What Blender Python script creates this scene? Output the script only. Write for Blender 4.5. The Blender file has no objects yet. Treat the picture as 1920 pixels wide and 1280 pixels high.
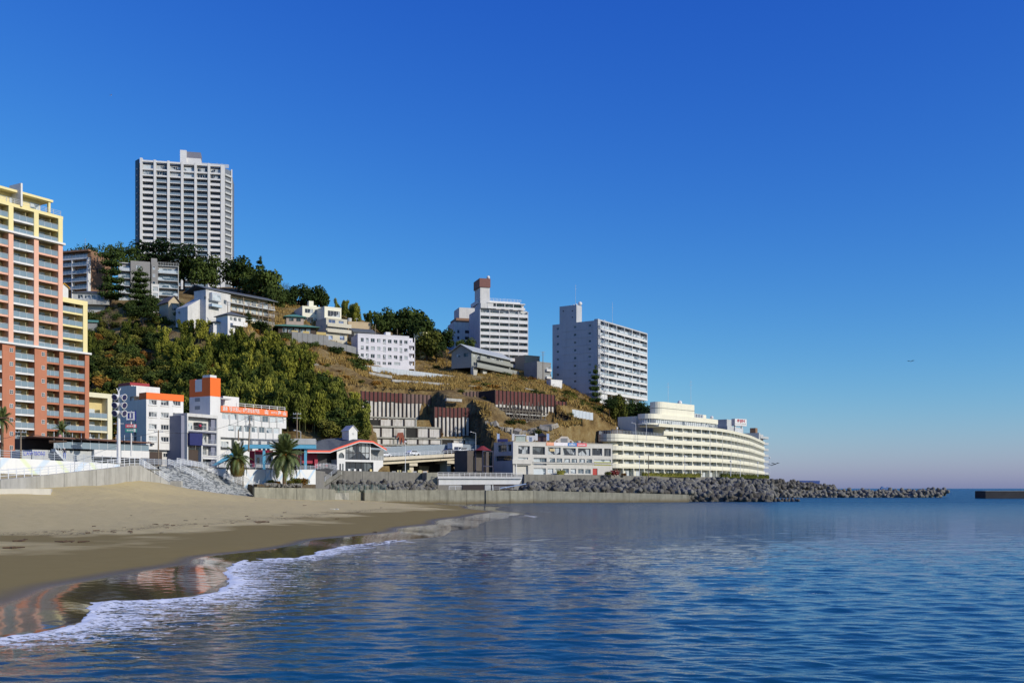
import bpy, math, random
import numpy as np
from mathutils import Vector, Matrix, Euler
random.seed(7); np.random.seed(7)
SC = bpy.context.scene
COL = SC.collection
R = math.radians
# ---------------------------------------------------------------- camera
F, HY, EYE = 1867.0, 915.0, 4.0          # focal length in photo pixels, horizon row, eye height (m)
cd = bpy.data.cameras.new('camera'); cam = bpy.data.objects.new('camera', cd); COL.objects.link(cam)
cam.location = (0, 0, EYE); cam.rotation_euler = (R(90), 0, 0)
cd.sensor_width = 36; cd.lens = 36*F/1920; cd.shift_y = (HY-640)/1920; cd.shift_x = 0
cd.clip_start = 0.5; cd.clip_end = 30000
SC.camera = cam
# ---------------------------------------------------------------- light
SUN_AZ, SUN_EL = 60.0, 27.0              # degrees right of straight behind the camera
w = bpy.data.worlds.new('World'); SC.world = w; w.use_nodes = True
nt = w.node_tree; nt.nodes.clear()
sky = nt.nodes.new('ShaderNodeTexSky'); sky.sky_type = 'NISHITA'; sky.sun_disc = False
sky.sun_elevation = R(SUN_EL); sky.sun_rotation = R(180-SUN_AZ)
sky.altitude = 0; sky.air_density = 1.2; sky.dust_density = 0.5; sky.ozone_density = 8.0
STR = 0.12
bg = nt.nodes.new('ShaderNodeBackground'); bg.inputs['Strength'].default_value = STR
wo = nt.nodes.new('ShaderNodeOutputWorld')
spc = nt.nodes.new('ShaderNodeSeparateColor'); cbc = nt.nodes.new('ShaderNodeCombineColor'); nt.links.new(sky.outputs[0], spc.inputs[0])
for i, (gain, pw) in enumerate(((2.55, 1.95), (1.58, 1.56), (.99, .66))):      # clearer, deeper winter blue than the standard atmosphere
    m1 = nt.nodes.new('ShaderNodeMath'); m1.operation = 'POWER'; m1.inputs[1].default_value = pw; nt.links.new(spc.outputs[i], m1.inputs[0])
    m2 = nt.nodes.new('ShaderNodeMath'); m2.operation = 'MULTIPLY'; m2.inputs[1].default_value = gain*STR**(pw-1); nt.links.new(m1.outputs[0], m2.inputs[0])
    m3 = nt.nodes.new('ShaderNodeMath'); m3.operation = 'MINIMUM'; m3.inputs[1].default_value = 8.0; nt.links.new(m2.outputs[0], m3.inputs[0])
    nt.links.new(m3.outputs[0], cbc.inputs[i])
nt.links.new(cbc.outputs[0], bg.inputs[0]); nt.links.new(bg.outputs[0], wo.inputs[0])
sl = bpy.data.lights.new('sun', 'SUN'); sl.energy = 3.6; sl.angle = R(0.53); sl.color = (1.0, 0.93, 0.82)
so = bpy.data.objects.new('sun', sl); COL.objects.link(so)
sd = Vector((math.sin(R(SUN_AZ))*math.cos(R(SUN_EL)), -math.cos(R(SUN_AZ))*math.cos(R(SUN_EL)), math.sin(R(SUN_EL))))
so.rotation_euler = sd.to_track_quat('Z', 'Y').to_euler()
SC.view_settings.view_transform = 'Standard'; SC.view_settings.look = 'None'
SC.view_settings.exposure = 0.0; SC.view_settings.gamma = 1.0; SC.view_settings.use_curve_mapping = False
SC.render.film_transparent = False
SC.cycles.max_bounces = 5; SC.cycles.diffuse_bounces = 2; SC.cycles.glossy_bounces = 3
SC.cycles.transmission_bounces = 2; SC.cycles.transparent_max_bounces = 6
SC.cycles.caustics_reflective = False; SC.cycles.caustics_refractive = False
SC.cycles.sample_clamp_indirect = 4.0

# ---------------------------------------------------------------- geometry helpers
def P(px, py, d):
    return Vector(((px-960)/F*d, d, EYE+(HY-py)/F*d))
def X(px, d): return (px-960)/F*d
def Z(py, d): return EYE+(HY-py)/F*d
def Gd(py, z=0.0): return (EYE-z)*F/(py-HY)        # distance at which row py meets height z

class MB:
    def __init__(s): s.v = []; s.f = []; s.m = []; s.T = None
    def av(s, p):
        if s.T is not None: p = s.T @ Vector(p)
        s.v.append(tuple(p)); return len(s.v)-1
    def face(s, pts, m=0):
        s.f.append(tuple(s.av(p) for p in pts)); s.m.append(m); return s
    def box(s, x0, x1, y0, y1, z0, z1, m=0):
        if x0 > x1: x0, x1 = x1, x0
        if y0 > y1: y0, y1 = y1, y0
        if z0 > z1: z0, z1 = z1, z0
        i = [s.av(p) for p in ((x0,y0,z0),(x1,y0,z0),(x1,y1,z0),(x0,y1,z0),(x0,y0,z1),(x1,y0,z1),(x1,y1,z1),(x0,y1,z1))]
        for q in ((0,3,2,1),(4,5,6,7),(0,1,5,4),(1,2,6,5),(2,3,7,6),(3,0,4,7)):
            s.f.append(tuple(i[k] for k in q)); s.m.append(m)
        return s
    def prism(s, pts, z0, z1, m=0, mt=None):
        n = len(pts); a = [s.av((p[0],p[1],z0)) for p in pts]; b = [s.av((p[0],p[1],z1)) for p in pts]
        for k in range(n):
            j = (k+1) % n; s.f.append((a[k],a[j],b[j],b[k])); s.m.append(m)
        s.f.append(tuple(b)); s.m.append(m if mt is None else mt); s.f.append(tuple(reversed(a))); s.m.append(m); return s
    def slab_x(s, prof, x0, x1, m=0):                       # closed (y,z) outline swept along x
        n = len(prof); a = [s.av((x0,p[0],p[1])) for p in prof]; b = [s.av((x1,p[0],p[1])) for p in prof]
        for k in range(n):
            j = (k+1) % n; s.f.append((a[k],a[j],b[j],b[k])); s.m.append(m)
        s.f.append(tuple(reversed(a))); s.m.append(m); s.f.append(tuple(b)); s.m.append(m); return s
    def slab_y(s, prof, y0, y1, m=0):                       # closed (x,z) outline swept along y
        n = len(prof); a = [s.av((p[0],y0,p[1])) for p in prof]; b = [s.av((p[0],y1,p[1])) for p in prof]
        for k in range(n):
            j = (k+1) % n; s.f.append((a[k],a[j],b[j],b[k])); s.m.append(m)
        s.f.append(tuple(a)); s.m.append(m); s.f.append(tuple(reversed(b))); s.m.append(m); return s
    def tube(s, p0, p1, r0, r1=None, n=6, m=0, cap=True):
        p0 = Vector(p0); p1 = Vector(p1); r1 = r0 if r1 is None else r1
        d = (p1-p0); 
        if d.length < 1e-6: return s
        d.normalize(); u = d.orthogonal().normalized(); w_ = d.cross(u)
        a = []; b = []
        for k in range(n):
            t = 2*math.pi*k/n; o = u*math.cos(t)+w_*math.sin(t)
            a.append(s.av(p0+o*r0)); b.append(s.av(p1+o*r1))
        for k in range(n):
            j = (k+1) % n; s.f.append((a[k],a[j],b[j],b[k])); s.m.append(m)
        if cap: s.f.append(tuple(b)); s.m.append(m); s.f.append(tuple(reversed(a))); s.m.append(m)
        return s
    def ball(s, c, r, n=8, k=5, m=0, sz=1.0):
        c = Vector(c); rows = []
        for i in range(k+1):
            th = math.pi*i/k; rows.append([s.av(c+Vector((r*math.sin(th)*math.cos(2*math.pi*j/n), r*math.sin(th)*math.sin(2*math.pi*j/n), r*sz*math.cos(th)))) for j in range(n)])
        for i in range(k):
            for j in range(n):
                q = (j+1) % n; s.f.append((rows[i][j],rows[i+1][j],rows[i+1][q],rows[i][q])); s.m.append(m)
        return s
    def facade(s, W, H, ops, y=0.0, rd=0.22, m=0, x0=0.0, z0=0.0, m2=None):   # wall with real openings in the plane y, facing -y
        ops = [(max(a,x0),min(b,W),max(c,z0),min(d_,H)) for a,b,c,d_ in ops]
        xs = sorted({x0, W} | {round(o[0],3) for o in ops} | {round(o[1],3) for o in ops})
        zs = sorted({z0, H} | {round(o[2],3) for o in ops} | {round(o[3],3) for o in ops})
        for i in range(len(zs)-1):
            cz = (zs[i]+zs[i+1])/2; run = None
            row = [o for o in ops if o[2] < cz < o[3]]
            for j in range(len(xs)-1):
                cx = (xs[j]+xs[j+1])/2; solid = not any(o[0] < cx < o[1] for o in row)
                if solid and run is None: run = xs[j]
                if not solid and run is not None:
                    s.face([(run,y,zs[i]),(xs[j],y,zs[i]),(xs[j],y,zs[i+1]),(run,y,zs[i+1])], m); run = None
            if run is not None: s.face([(run,y,zs[i]),(xs[-1],y,zs[i]),(xs[-1],y,zs[i+1]),(run,y,zs[i+1])], m)
        mm = m if m2 is None else m2
        for a,b,c,d_ in ops:
            s.face([(a,y,c),(b,y,c),(b,y+rd,c),(a,y+rd,c)], mm); s.face([(a,y,d_),(a,y+rd,d_),(b,y+rd,d_),(b,y,d_)], mm)
            s.face([(a,y,c),(a,y+rd,c),(a,y+rd,d_),(a,y,d_)], mm); s.face([(b,y,c),(b,y,d_),(b,y+rd,d_),(b,y+rd,c)], mm)
        return s
    def body(s, W, D, H, front=(), left=(), right=(), m=0, mr=None, rd=0.22, z0=0.0):
        # building shell: front plane y=0, left plane x=0, right plane x=W
        T0 = s.T
        s.facade(W, H, list(front), 0, rd, m, 0, z0)
        base = T0 if T0 is not None else Matrix.Identity(4)
        s.T = base @ Matrix(((0,1,0,0),(-1,0,0,D),(0,0,1,0),(0,0,0,1))); s.facade(D, H, list(left), 0, rd, m, 0, z0)   # a runs back->front along the left face
        s.T = base @ Matrix(((0,-1,0,W),(1,0,0,0),(0,0,1,0),(0,0,0,1))); s.facade(D, H, list(right), 0, rd, m, 0, z0)
        s.T = T0
        s.face([(W,D,z0),(0,D,z0),(0,D,H),(W,D,H)], m)
        s.face([(0,0,H),(W,0,H),(W,D,H),(0,D,H)], m if mr is None else mr)
        s.face([(0,rd+.02,z0),(W,rd+.02,z0),(W,rd+.02,H),(0,rd+.02,H)], m) if front else None
        return s
    def mesh(s, name, mats, smooth=False):
        me = bpy.data.meshes.new(name); me.from_pydata(s.v, [], s.f)
        for m_ in (mats if isinstance(mats, (list, tuple)) else [mats]): me.materials.append(m_)
        if any(s.m): me.polygons.foreach_set('material_index', s.m)
        if smooth: me.polygons.foreach_set('use_smooth', [True]*len(me.polygons))
        me.update(); return me
    def build(s, name, mats, parent=None, loc=None, rz=0, smooth=False, **kw):
        return link(name, s.mesh(name, mats, smooth), parent, loc, rz, **kw)

def link(name, me, parent=None, loc=None, rz=0, **kw):
    o = bpy.data.objects.new(name, me); COL.objects.link(o)
    if parent is not None: o.parent = parent
    if loc is not None: o.location = loc
    if rz: o.rotation_euler = (0,0,rz)
    for k, v in kw.items(): o[k] = v
    return o
def inst(src, parent, loc, rz=0, scale=None, **kw):
    o = src.copy(); COL.objects.link(o); o.parent = parent; o.location = loc; o.rotation_euler = (0,0,rz)
    if scale is not None: o.scale = scale
    for k, v in kw.items(): o[k] = v
    return o
def thing(name, label, cat, loc=(0,0,0), rz=0, group=None):
    o = bpy.data.objects.new(name, None); COL.objects.link(o); o.empty_display_size = 1
    o.location = loc; o.rotation_euler = (0,0,rz); o['label'] = label; o['category'] = cat
    if group: o['group'] = group
    return o
def tag(o, label, cat, group=None):
    o['label'] = label; o['category'] = cat
    if group: o['group'] = group
    return o
def copy_tree(o, parent=None, loc=None, rz=None, scale=None, **kw):
    c = o.copy(); COL.objects.link(c); c.parent = parent
    if loc is not None: c.location = loc
    if rz is not None: c.rotation_euler = (0,0,rz)
    if scale is not None: c.scale = scale
    for k, v in kw.items(): c[k] = v
    for ch in list(o.children):
        d = ch.copy(); COL.objects.link(d); d.parent = c
        for g in list(ch.children):
            e = g.copy(); COL.objects.link(e); e.parent = d
    return c

class Fr:      # a building's front line: A -> B (photo column, distance), measured in metres from A
    def __init__(s, pa, da, pb, db, z0):
        s.A = Vector((X(pa,da), da)); s.B = Vector((X(pb,db), db)); s.z0 = z0
        s.W = (s.B-s.A).length; s.u = (s.B-s.A)/s.W; s.rz = math.atan2(s.u.y, s.u.x); s.n = Vector((-s.u.y, s.u.x))
        s.loc = (s.A.x, s.A.y, z0)
    def s(s, px):
        k = (px-960)/F; return (k*s.A.y-s.A.x)/(s.u.x-k*s.u.y)
    def z(s, py, x=0.0, y=0.0):
        d = s.A.y+s.u.y*x+s.n.y*y; return EYE+(HY-py)*d/F-s.z0
    def w(s, x, y, z): 
        q = s.A+s.u*x+s.n*y; return Vector((q.x, q.y, s.z0+z))

# ---------------------------------------------------------------- materials
MC = {}
def mat(name, col, rough=0.75, var=0.12, scale=0.6, streak=0.0, metal=0.0, bump=0.0, bscale=8.0, spec=0.4, rnd=0.0, streak_col=None):
    if name in MC: return MC[name]
    m = bpy.data.materials.new(name); m.use_nodes = True; t = m.node_tree; N = t.nodes; L = t.links
    b = N['Principled BSDF']; b.inputs['Roughness'].default_value = rough; b.inputs['Metallic'].default_value = metal
    b.inputs['Specular IOR Level'].default_value = spec
    g = N.new('ShaderNodeNewGeometry')
    n = N.new('ShaderNodeTexNoise'); n.inputs['Scale'].default_value = scale; n.inputs['Detail'].default_value = 5; n.inputs['Roughness'].default_value = .65
    L.new(g.outputs['Position'], n.inputs['Vector'])
    mr = N.new('ShaderNodeMapRange'); mr.inputs['From Min'].default_value = .3; mr.inputs['From Max'].default_value = .7
    mr.inputs['To Min'].default_value = 1-var; mr.inputs['To Max'].default_value = 1+var*.6
    L.new(n.outputs['Fac'], mr.inputs['Value'])
    fac = mr.outputs[0]
    if rnd:
        oi = N.new('ShaderNodeObjectInfo'); r_ = N.new('ShaderNodeMapRange'); r_.inputs['To Min'].default_value = 1-rnd; r_.inputs['To Max'].default_value = 1+rnd
        L.new(oi.outputs['Random'], r_.inputs['Value']); mu = N.new('ShaderNodeMath'); mu.operation = 'MULTIPLY'
        L.new(fac, mu.inputs[0]); L.new(r_.outputs[0], mu.inputs[1]); fac = mu.outputs[0]
    mx = N.new('ShaderNodeVectorMath'); mx.operation = 'SCALE'; mx.inputs[0].default_value = col; L.new(fac, mx.inputs['Scale'])
    out = mx.outputs[0]
    if streak:
        mp = N.new('ShaderNodeMapping'); mp.inputs['Scale'].default_value = (1.1, 1.1, .09); L.new(g.outputs['Position'], mp.inputs['Vector'])
        n2 = N.new('ShaderNodeTexNoise'); n2.inputs['Scale'].default_value = 1.0; n2.inputs['Detail'].default_value = 6; n2.inputs['Roughness'].default_value = .7
        L.new(mp.outputs[0], n2.inputs['Vector'])
        m2 = N.new('ShaderNodeMapRange'); m2.inputs['From Min'].default_value = .48; m2.inputs['From Max'].default_value = .72; m2.inputs['To Max'].default_value = streak
        L.new(n2.outputs['Fac'], m2.inputs['Value'])
        mi = N.new('ShaderNodeMix'); mi.data_type = 'RGBA'; L.new(m2.outputs[0], mi.inputs[0]); L.new(out, mi.inputs[6])
        sc_ = streak_col or tuple(c*.35 for c in col); mi.inputs[7].default_value = (*sc_, 1); out = mi.outputs[2]
    L.new(out, b.inputs['Base Color'])
    if bump:
        n3 = N.new('ShaderNodeTexNoise'); n3.inputs['Scale'].default_value = bscale; n3.inputs['Detail'].default_value = 4; L.new(g.outputs['Position'], n3.inputs['Vector'])
        bp = N.new('ShaderNodeBump'); bp.inputs['Strength'].default_value = 1.0; bp.inputs['Distance'].default_value = bump; L.new(n3.outputs['Fac'], bp.inputs['Height']); L.new(bp.outputs[0], b.inputs['Normal'])
    MC[name] = m; return m
def glass_mat(name, dark, light, thr=.5, rough=.06):
    # window pane: some rooms dark, some with pale curtains drawn (varies by object and by place)
    if name in MC: return MC[name]
    m = bpy.data.materials.new(name); m.use_nodes = True; t = m.node_tree; N = t.nodes; L = t.links
    b = N['Principled BSDF']; b.inputs['Roughness'].default_value = rough; b.inputs['Specular IOR Level'].default_value = .6
    g = N.new('ShaderNodeNewGeometry'); wn = N.new('ShaderNodeTexVoronoi'); wn.feature = 'F1'; wn.inputs['Scale'].default_value = .45
    L.new(g.outputs['Position'], wn.inputs['Vector'])
    sp = N.new('ShaderNodeSeparateColor'); L.new(wn.outputs['Color'], sp.inputs[0])
    oi = N.new('ShaderNodeObjectInfo'); ad = N.new('ShaderNodeMath'); ad.operation = 'ADD'; L.new(oi.outputs['Random'], ad.inputs[0]); L.new(sp.outputs[0], ad.inputs[1])
    fr = N.new('ShaderNodeMath'); fr.operation = 'FRACT'; L.new(ad.outputs[0], fr.inputs[0])
    cr = N.new('ShaderNodeValToRGB'); cr.color_ramp.elements[0].position = thr-.08; cr.color_ramp.elements[1].position = thr+.08
    cr.color_ramp.elements[0].color = (*dark,1); cr.color_ramp.elements[1].color = (*light,1)
    L.new(fr.outputs[0], cr.inputs[0]); L.new(cr.outputs[0], b.inputs['Base Color'])
    MC[name] = m; return m
WHITE = mat('white_paint', (.715,.705,.68), .55, .06, .4, .16)
WHITE2 = mat('white_plaster', (.62,.61,.58), .7, .10, .5, .30)
CREAM = mat('cream_paint', (.80,.77,.60), .6, .05, .3, .12)
CONC = mat('concrete', (.36,.35,.30), .9, .25, .7, .7, bump=.03, bscale=3, streak_col=(.08,.075,.06))
CONC_L = mat('pale_concrete', (.47,.46,.42), .85, .2, .6, .45, streak_col=(.14,.13,.11))
GREY = mat('grey_render', (.27,.27,.26), .8, .12, .5, .25)
LGREY = mat('light_grey_render', (.48,.49,.48), .75, .1, .5, .25)
ROOFG = mat('grey_roof', (.11,.12,.12), .7, .2, 1.2)
STEEL = mat('galvanised_steel', (.52,.55,.58), .45, .1, 1.0, metal=.3)
RAILW = mat('white_rail', (.72,.74,.76), .45, .04, 1.0)
DARK = mat('dark_metal', (.03,.03,.035), .5, .1, 1.0)
ASPH = mat('asphalt', (.055,.055,.058), .9, .2, 1.5)
WOOD = mat('pole_wood', (.22,.17,.12), .85, .2, 1.5)
GLS = glass_mat('window_glass', (.02,.03,.045), (.42,.45,.46), .55)
GLD = glass_mat('dark_glass', (.015,.022,.03), (.10,.12,.13), .6)
GLL = glass_mat('curtained_glass', (.10,.14,.17), (.55,.60,.62), .35)

WINC = {}
def win(w, h, fm, gm=None, nm=2, ft=.07, sill=False, nh=0, depth=.08):
    # window mesh, origin at lower-left corner of the opening, pane recessed inside its frame
    key = ('w', round(w,2), round(h,2), fm.name, (gm or GLS).name, nm, sill, nh, ft)
    if key in WINC: return WINC[key]
    b = MB(); b.face([(0,.045,0),(w,.045,0),(w,.045,h),(0,.045,h)], 1)
    b.box(0,w,0,depth,0,ft); b.box(0,w,0,depth,h-ft,h); b.box(0,ft,0.003,depth-.003,ft,h-ft); b.box(w-ft,w,.003,depth-.003,ft,h-ft)
    for i in range(1,nm): x = w*i/nm; b.box(x-ft*.45,x+ft*.45,.006,depth-.01,ft,h-ft)
    for i in range(1,nh+1): z = h*i/(nh+1); b.box(ft,w-ft,.009,depth-.015,z-ft*.4,z+ft*.4)
    if sill: b.box(-.06,w+.06,-.32,.02,-.14,-.003)
    me = b.mesh('window', [fm, gm or GLS]); WINC[key] = me; return me
def put_windows(root, ops, fm, gm=None, nm=2, y=.12, name='window', rz=0, sill=False, nh=0, ft=.07):
    for a,b_,c,d_ in ops: link(name, win(b_-a, d_-c, fm, gm, nm, ft, sill, nh), root, (a, y, c))
def put_windows_left(root, D, ops, fm, gm=None, nm=2, y=.12):   # ops in (back->front, z); left face at x=0
    for a,b_,c,d_ in ops: link('window', win(b_-a, d_-c, fm, gm, nm), root, (y, D-a, c), -math.pi/2)
def rail_mesh(Wd, h=1.05, n=None, bars=3, m='r', r=.03, post=.035):
    b = MB(); n = n or max(1, round(Wd/1.8))
    for i in range(n+1): x = Wd*i/n; b.box(x-post,x+post,-post,post,0,h)
    for k in range(bars): z = h*(k+1)/bars; b.box(0,Wd,-r*.8,r*.8,z-r,z+r*.9)
    return b
def text(body, size, m, parent, loc, rot=(math.pi/2,0,0), align='CENTER', name='lettering', extrude=.02, fit=None, bold=0.0):
    c = bpy.data.curves.new('lettering','FONT'); c.body = body; c.size = size; c.align_x = align; c.align_y = 'CENTER'; c.extrude = extrude; c.resolution_u = 2; c.offset = bold
    o = bpy.data.objects.new(name, c); COL.objects.link(o)
    dg = bpy.context.evaluated_depsgraph_get(); me = bpy.data.meshes.new_from_object(o.evaluated_get(dg)); bpy.data.objects.remove(o)
    me.materials.clear(); me.materials.append(m)
    if fit and len(me.vertices):
        xs = [v.co.x for v in me.vertices]; wd = max(xs)-min(xs)
        if wd > 0: me.transform(Matrix.Diagonal((fit/wd, 1, 1, 1)))
    o = link(name, me, parent, loc); o.rotation_euler = rot; return o
# ================================================================ terrain
def rbf(pts, vals, reg=1e-3):
    pts = np.asarray(pts, float); n = len(pts)
    D = np.linalg.norm(pts[:,None]-pts[None], axis=2)
    A = np.zeros((n+3, n+3)); A[:n,:n] = D+reg*np.eye(n); A[:n,n] = 1; A[:n,n+1:] = pts; A[n,:n] = 1; A[n+1:,:n] = pts.T
    c = np.linalg.solve(A, np.concatenate([vals, np.zeros(3)]))
    def f(q):
        q = np.atleast_2d(np.asarray(q, float)); out = np.empty(len(q))
        for i in range(0, len(q), 20000):
            k = q[i:i+20000]; out[i:i+20000] = np.linalg.norm(k[:,None]-pts[None], axis=2) @ c[:n] + c[n] + k @ c[n+1:]
        return out
    return f
HILL = [ # (column, row, distance) of ground seen or implied in the photograph
 (-300,868,275),(-100,868,275),(60,868,275),(170,862,272),(260,866,262),(360,868,262),(460,868,262),(540,868,262),(600,872,260),
 (100,760,300),(170,640,345),(170,590,372),(170,556,395),(100,570,390),(0,600,390),(-200,620,390),(-400,700,390),(230,575,375),
 (230,700,315),(230,780,290),(300,720,310),(300,780,290),(300,640,340),(300,602,362),(340,590,372),(390,603,346),(430,606,340),(355,588,350),(418,610,334),(460,610,332),(400,640,350),(400,700,325),(400,770,295),(400,820,275),
 (440,618,350),(500,640,345),(500,700,320),(500,770,292),(500,820,275),(560,690,335),(560,760,300),(560,820,275),(600,655,350),(600,700,330),(640,720,322),(640,770,300),(640,820,280),
 (520,628,365),(590,634,372),(655,648,385),(650,668,360),(700,706,352),(700,720,335),(690,736,318),(800,742,322),(780,705,372),(700,690,378),
 (740,640,430),(790,650,430),(850,660,440),(840,697,392),(870,700,385),(950,708,392),(980,712,400),(1030,715,405),(1040,722,400),
 (850,712,370),(850,735,335),(900,735,345),(950,722,365),(950,734,350),(1040,745,352),(1060,740,380),(1100,757,392),(1120,775,375),
 (680,868,272),(800,868,275),(900,866,285),(680,800,296),(740,800,298),(780,800,300),(880,790,305),(900,770,318),(940,800,315),(1040,800,320),
 (1060,790,335),(1100,800,335),(1150,775,395),(1160,800,355),(1195,786,410),(1210,772,440),(1120,840,322),(1060,840,318),(980,840,312),(940,868,300),
 (1040,872,300),(1120,876,318),(1170,874,345),(1225,790,430),(1230,830,400),(1240,880,395),
 (1300,890,400),(1400,892,430),(1440,893,450),(1400,892,540),(1300,885,520),(1230,815,540),(1150,770,560),(1230,800,640),(1440,900,600),
 (330,545,470),(340,552,525),(420,548,480),(460,540,450),(250,560,450),(550,575,430),(600,590,430),(650,600,430),(340,560,640),(200,600,600),(0,640,600),(-300,700,600),
 (460,560,600),(600,620,600),(750,660,600),(900,700,600),(1050,730,600),(500,560,430),
]
_hp = [P(*h) for h in HILL]
_hx = [(p.x, p.y) for p in _hp]; _hz = [p.z for p in _hp]
for q in ((-420,262,9),(-420,700,40),(260,700,3),(330,500,2),(330,340,2),(190,560,6),(0,800,60),(-300,800,60),(-150,262,9.6),(-80,262,9.6),(-20,262,9.3),(140,300,4)): _hx.append(q[:2]); _hz.append(q[2])
hill_f = rbf(_hx, np.array(_hz))
CUTS = []     # levelled strips in front of walls and under buildings: (ax, ay, bx, by, z at a, z at b, metres in front, metres behind)
def cut_px(pa, da, pb, db, za, zb, fr_, bk): CUTS.append((X(pa,da), da, X(pb,db), db, za, zb, fr_, bk))
cut_px(686,306,893,320,8.6,8.6,60,1.2); cut_px(675,322,810,335,Z(786,309),Z(788,320),14,.1); cut_px(811,319,884,327,20.5,20.5,9,.1)
cut_px(926,330,1042,346,Z(796,330),Z(796,344),12,.6); cut_px(866,338,928,343,Z(753,338),Z(753,343),6,.1); cut_px(918,288,1152,314,8.0,8.0,60,9)
for a_, b_ in (((28,336),(60,370)),((60,370),(83,396)),((83,396),(104,440)),((104,440),(117,475)),((117,475),(135,525))): CUTS.append((*a_, *b_, 8.0, 8.0, 90, 18))
cut_px(684,306,812,315,25.2,25.6,0,20.5); cut_px(810,315,893,321,20.5,20.5,0,8); cut_px(712,273,900,304,8,8,60,12); CUTS.append((20,318,36,346,8.0,8.0,60,7)); CUTS.append((-300,262,-44,262,8.5,8.5,60,14)); cut_px(400,262,700,262,8.2,8.2,60,10)
def cut(x, y, z):
    x = np.asarray(x, float); y = np.asarray(y, float); z = np.array(z, float)
    for ax, ay, bx, by, za, zb, f_, k_ in CUTS:
        L_ = math.hypot(bx-ax, by-ay); ux, uy = (bx-ax)/L_, (by-ay)/L_; s_ = (x-ax)*ux+(y-ay)*uy; v = -(x-ax)*uy+(y-ay)*ux
        m = (s_ > -.3) & (s_ < L_+.3) & (v > -f_) & (v < k_); z = np.where(m, np.minimum(z, za+(zb-za)*np.clip(s_/L_,0,1)), z)
    return z
def hz(x, y): return float(cut([x], [y], hill_f([(x, y)]))[0])

def grid_mesh(name, XX, YY, ZZ, mats, smooth=True, attrs=None):
    r, c = XX.shape; co = np.stack([XX, YY, ZZ], -1).reshape(-1, 3)
    i = np.arange(r*c).reshape(r, c); q = np.stack([i[:-1,:-1], i[:-1,1:], i[1:,1:], i[1:,:-1]], -1).reshape(-1, 4)
    me = bpy.data.meshes.new(name); me.vertices.add(len(co)); me.vertices.foreach_set('co', co.ravel().astype(np.float32))
    me.loops.add(q.size); me.loops.foreach_set('vertex_index', q.ravel().astype(np.int32)); me.polygons.add(len(q))
    me.polygons.foreach_set('loop_start', np.arange(0, q.size, 4, dtype=np.int32)); me.polygons.foreach_set('loop_total', np.full(len(q), 4, np.int32))
    if smooth: me.polygons.foreach_set('use_smooth', np.ones(len(q), bool))
    for k, v in (attrs or {}).items():
        a = me.attributes.new(k, 'FLOAT', 'POINT'); a.data.foreach_set('value', v.ravel().astype(np.float32))
    for m_ in mats: me.materials.append(m_)
    me.update(); me.validate(); return me
def vnoise(x, y, s, seed=0):       # smooth value noise
    rng = np.random.RandomState(seed); T = rng.rand(256, 256); x = x/s; y = y/s
    xi = np.floor(x).astype(int); yi = np.floor(y).astype(int); fx = x-xi; fy = y-yi; fx = fx*fx*(3-2*fx); fy = fy*fy*(3-2*fy)
    g = lambda a, b: T[a % 256, b % 256]
    return (g(xi,yi)*(1-fx)+g(xi+1,yi)*fx)*(1-fy)+(g(xi,yi+1)*(1-fx)+g(xi+1,yi+1)*fx)*fy

# ---- hill ground: dry grass, earth, leaf litter
def hill_material():
    m = bpy.data.materials.new('dry_hillside'); m.use_nodes = True; t = m.node_tree; N = t.nodes; L = t.links; b = N['Principled BSDF']
    b.inputs['Roughness'].default_value = .95; b.inputs['Specular IOR Level'].default_value = .1
    g = N.new('ShaderNodeNewGeometry'); n = N.new('ShaderNodeTexNoise'); n.inputs['Scale'].default_value = .16; n.inputs['Detail'].default_value = 8; n.inputs['Roughness'].default_value = .7
    L.new(g.outputs['Position'], n.inputs['Vector'])
    cr = N.new('ShaderNodeValToRGB'); e = cr.color_ramp.elements; e[0].position = .28; e[0].color = (.08,.065,.025,1); e[1].position = .74; e[1].color = (.42,.33,.16,1)
    for p_, c_ in ((.40,(.13,.085,.035,1)),(.5,(.21,.145,.06,1)),(.60,(.25,.19,.09,1))): q = e.new(p_); q.color = c_
    L.new(n.outputs['Fac'], cr.inputs[0]); L.new(cr.outputs[0], b.inputs['Base Color'])
    n3 = N.new('ShaderNodeTexNoise'); n3.inputs['Scale'].default_value = 1.3; n3.inputs['Detail'].default_value = 6; L.new(g.outputs['Position'], n3.inputs['Vector'])
    bp = N.new('ShaderNodeBump'); bp.inputs['Distance'].default_value = .5; L.new(n3.outputs['Fac'], bp.inputs['Height']); L.new(bp.outputs[0], b.inputs['Normal'])
    return m
xs = np.concatenate([np.arange(-420,-215,9), np.arange(-215,100,1.7), np.arange(100,340,9)]); ys = np.concatenate([np.arange(262,420,1.6), np.arange(420,460,3), np.arange(460,800,10)])
XX, YY = np.meshgrid(xs, ys)
ZZ = hill_f(np.stack([XX.ravel(), YY.ravel()], 1)).reshape(XX.shape)
ZZ += (vnoise(XX,YY,7,1)-.5)*1.4*np.clip((YY-285)/30,0,1) + (vnoise(XX,YY,3,2)-.5)*.7*np.clip((YY-285)/30,0,1)
ZZ = cut(XX, YY, ZZ)
_q = [(X(a,d), d) for a, d in ((560,225),(620,256),(820,276),(985,288),(1290,347),(1442,408),(1448,560))]
_front = np.interp(XX, [p[0] for p in _q], [p[1] for p in _q])
ZZ = np.where((XX > _q[1][0]) & (YY < _front+1), -4, ZZ); ZZ = np.where(XX > 96, -4, ZZ)
hill = link('hillside', grid_mesh('hillside', XX, YY, ZZ, [hill_material()])); hill['kind'] = 'structure'

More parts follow.
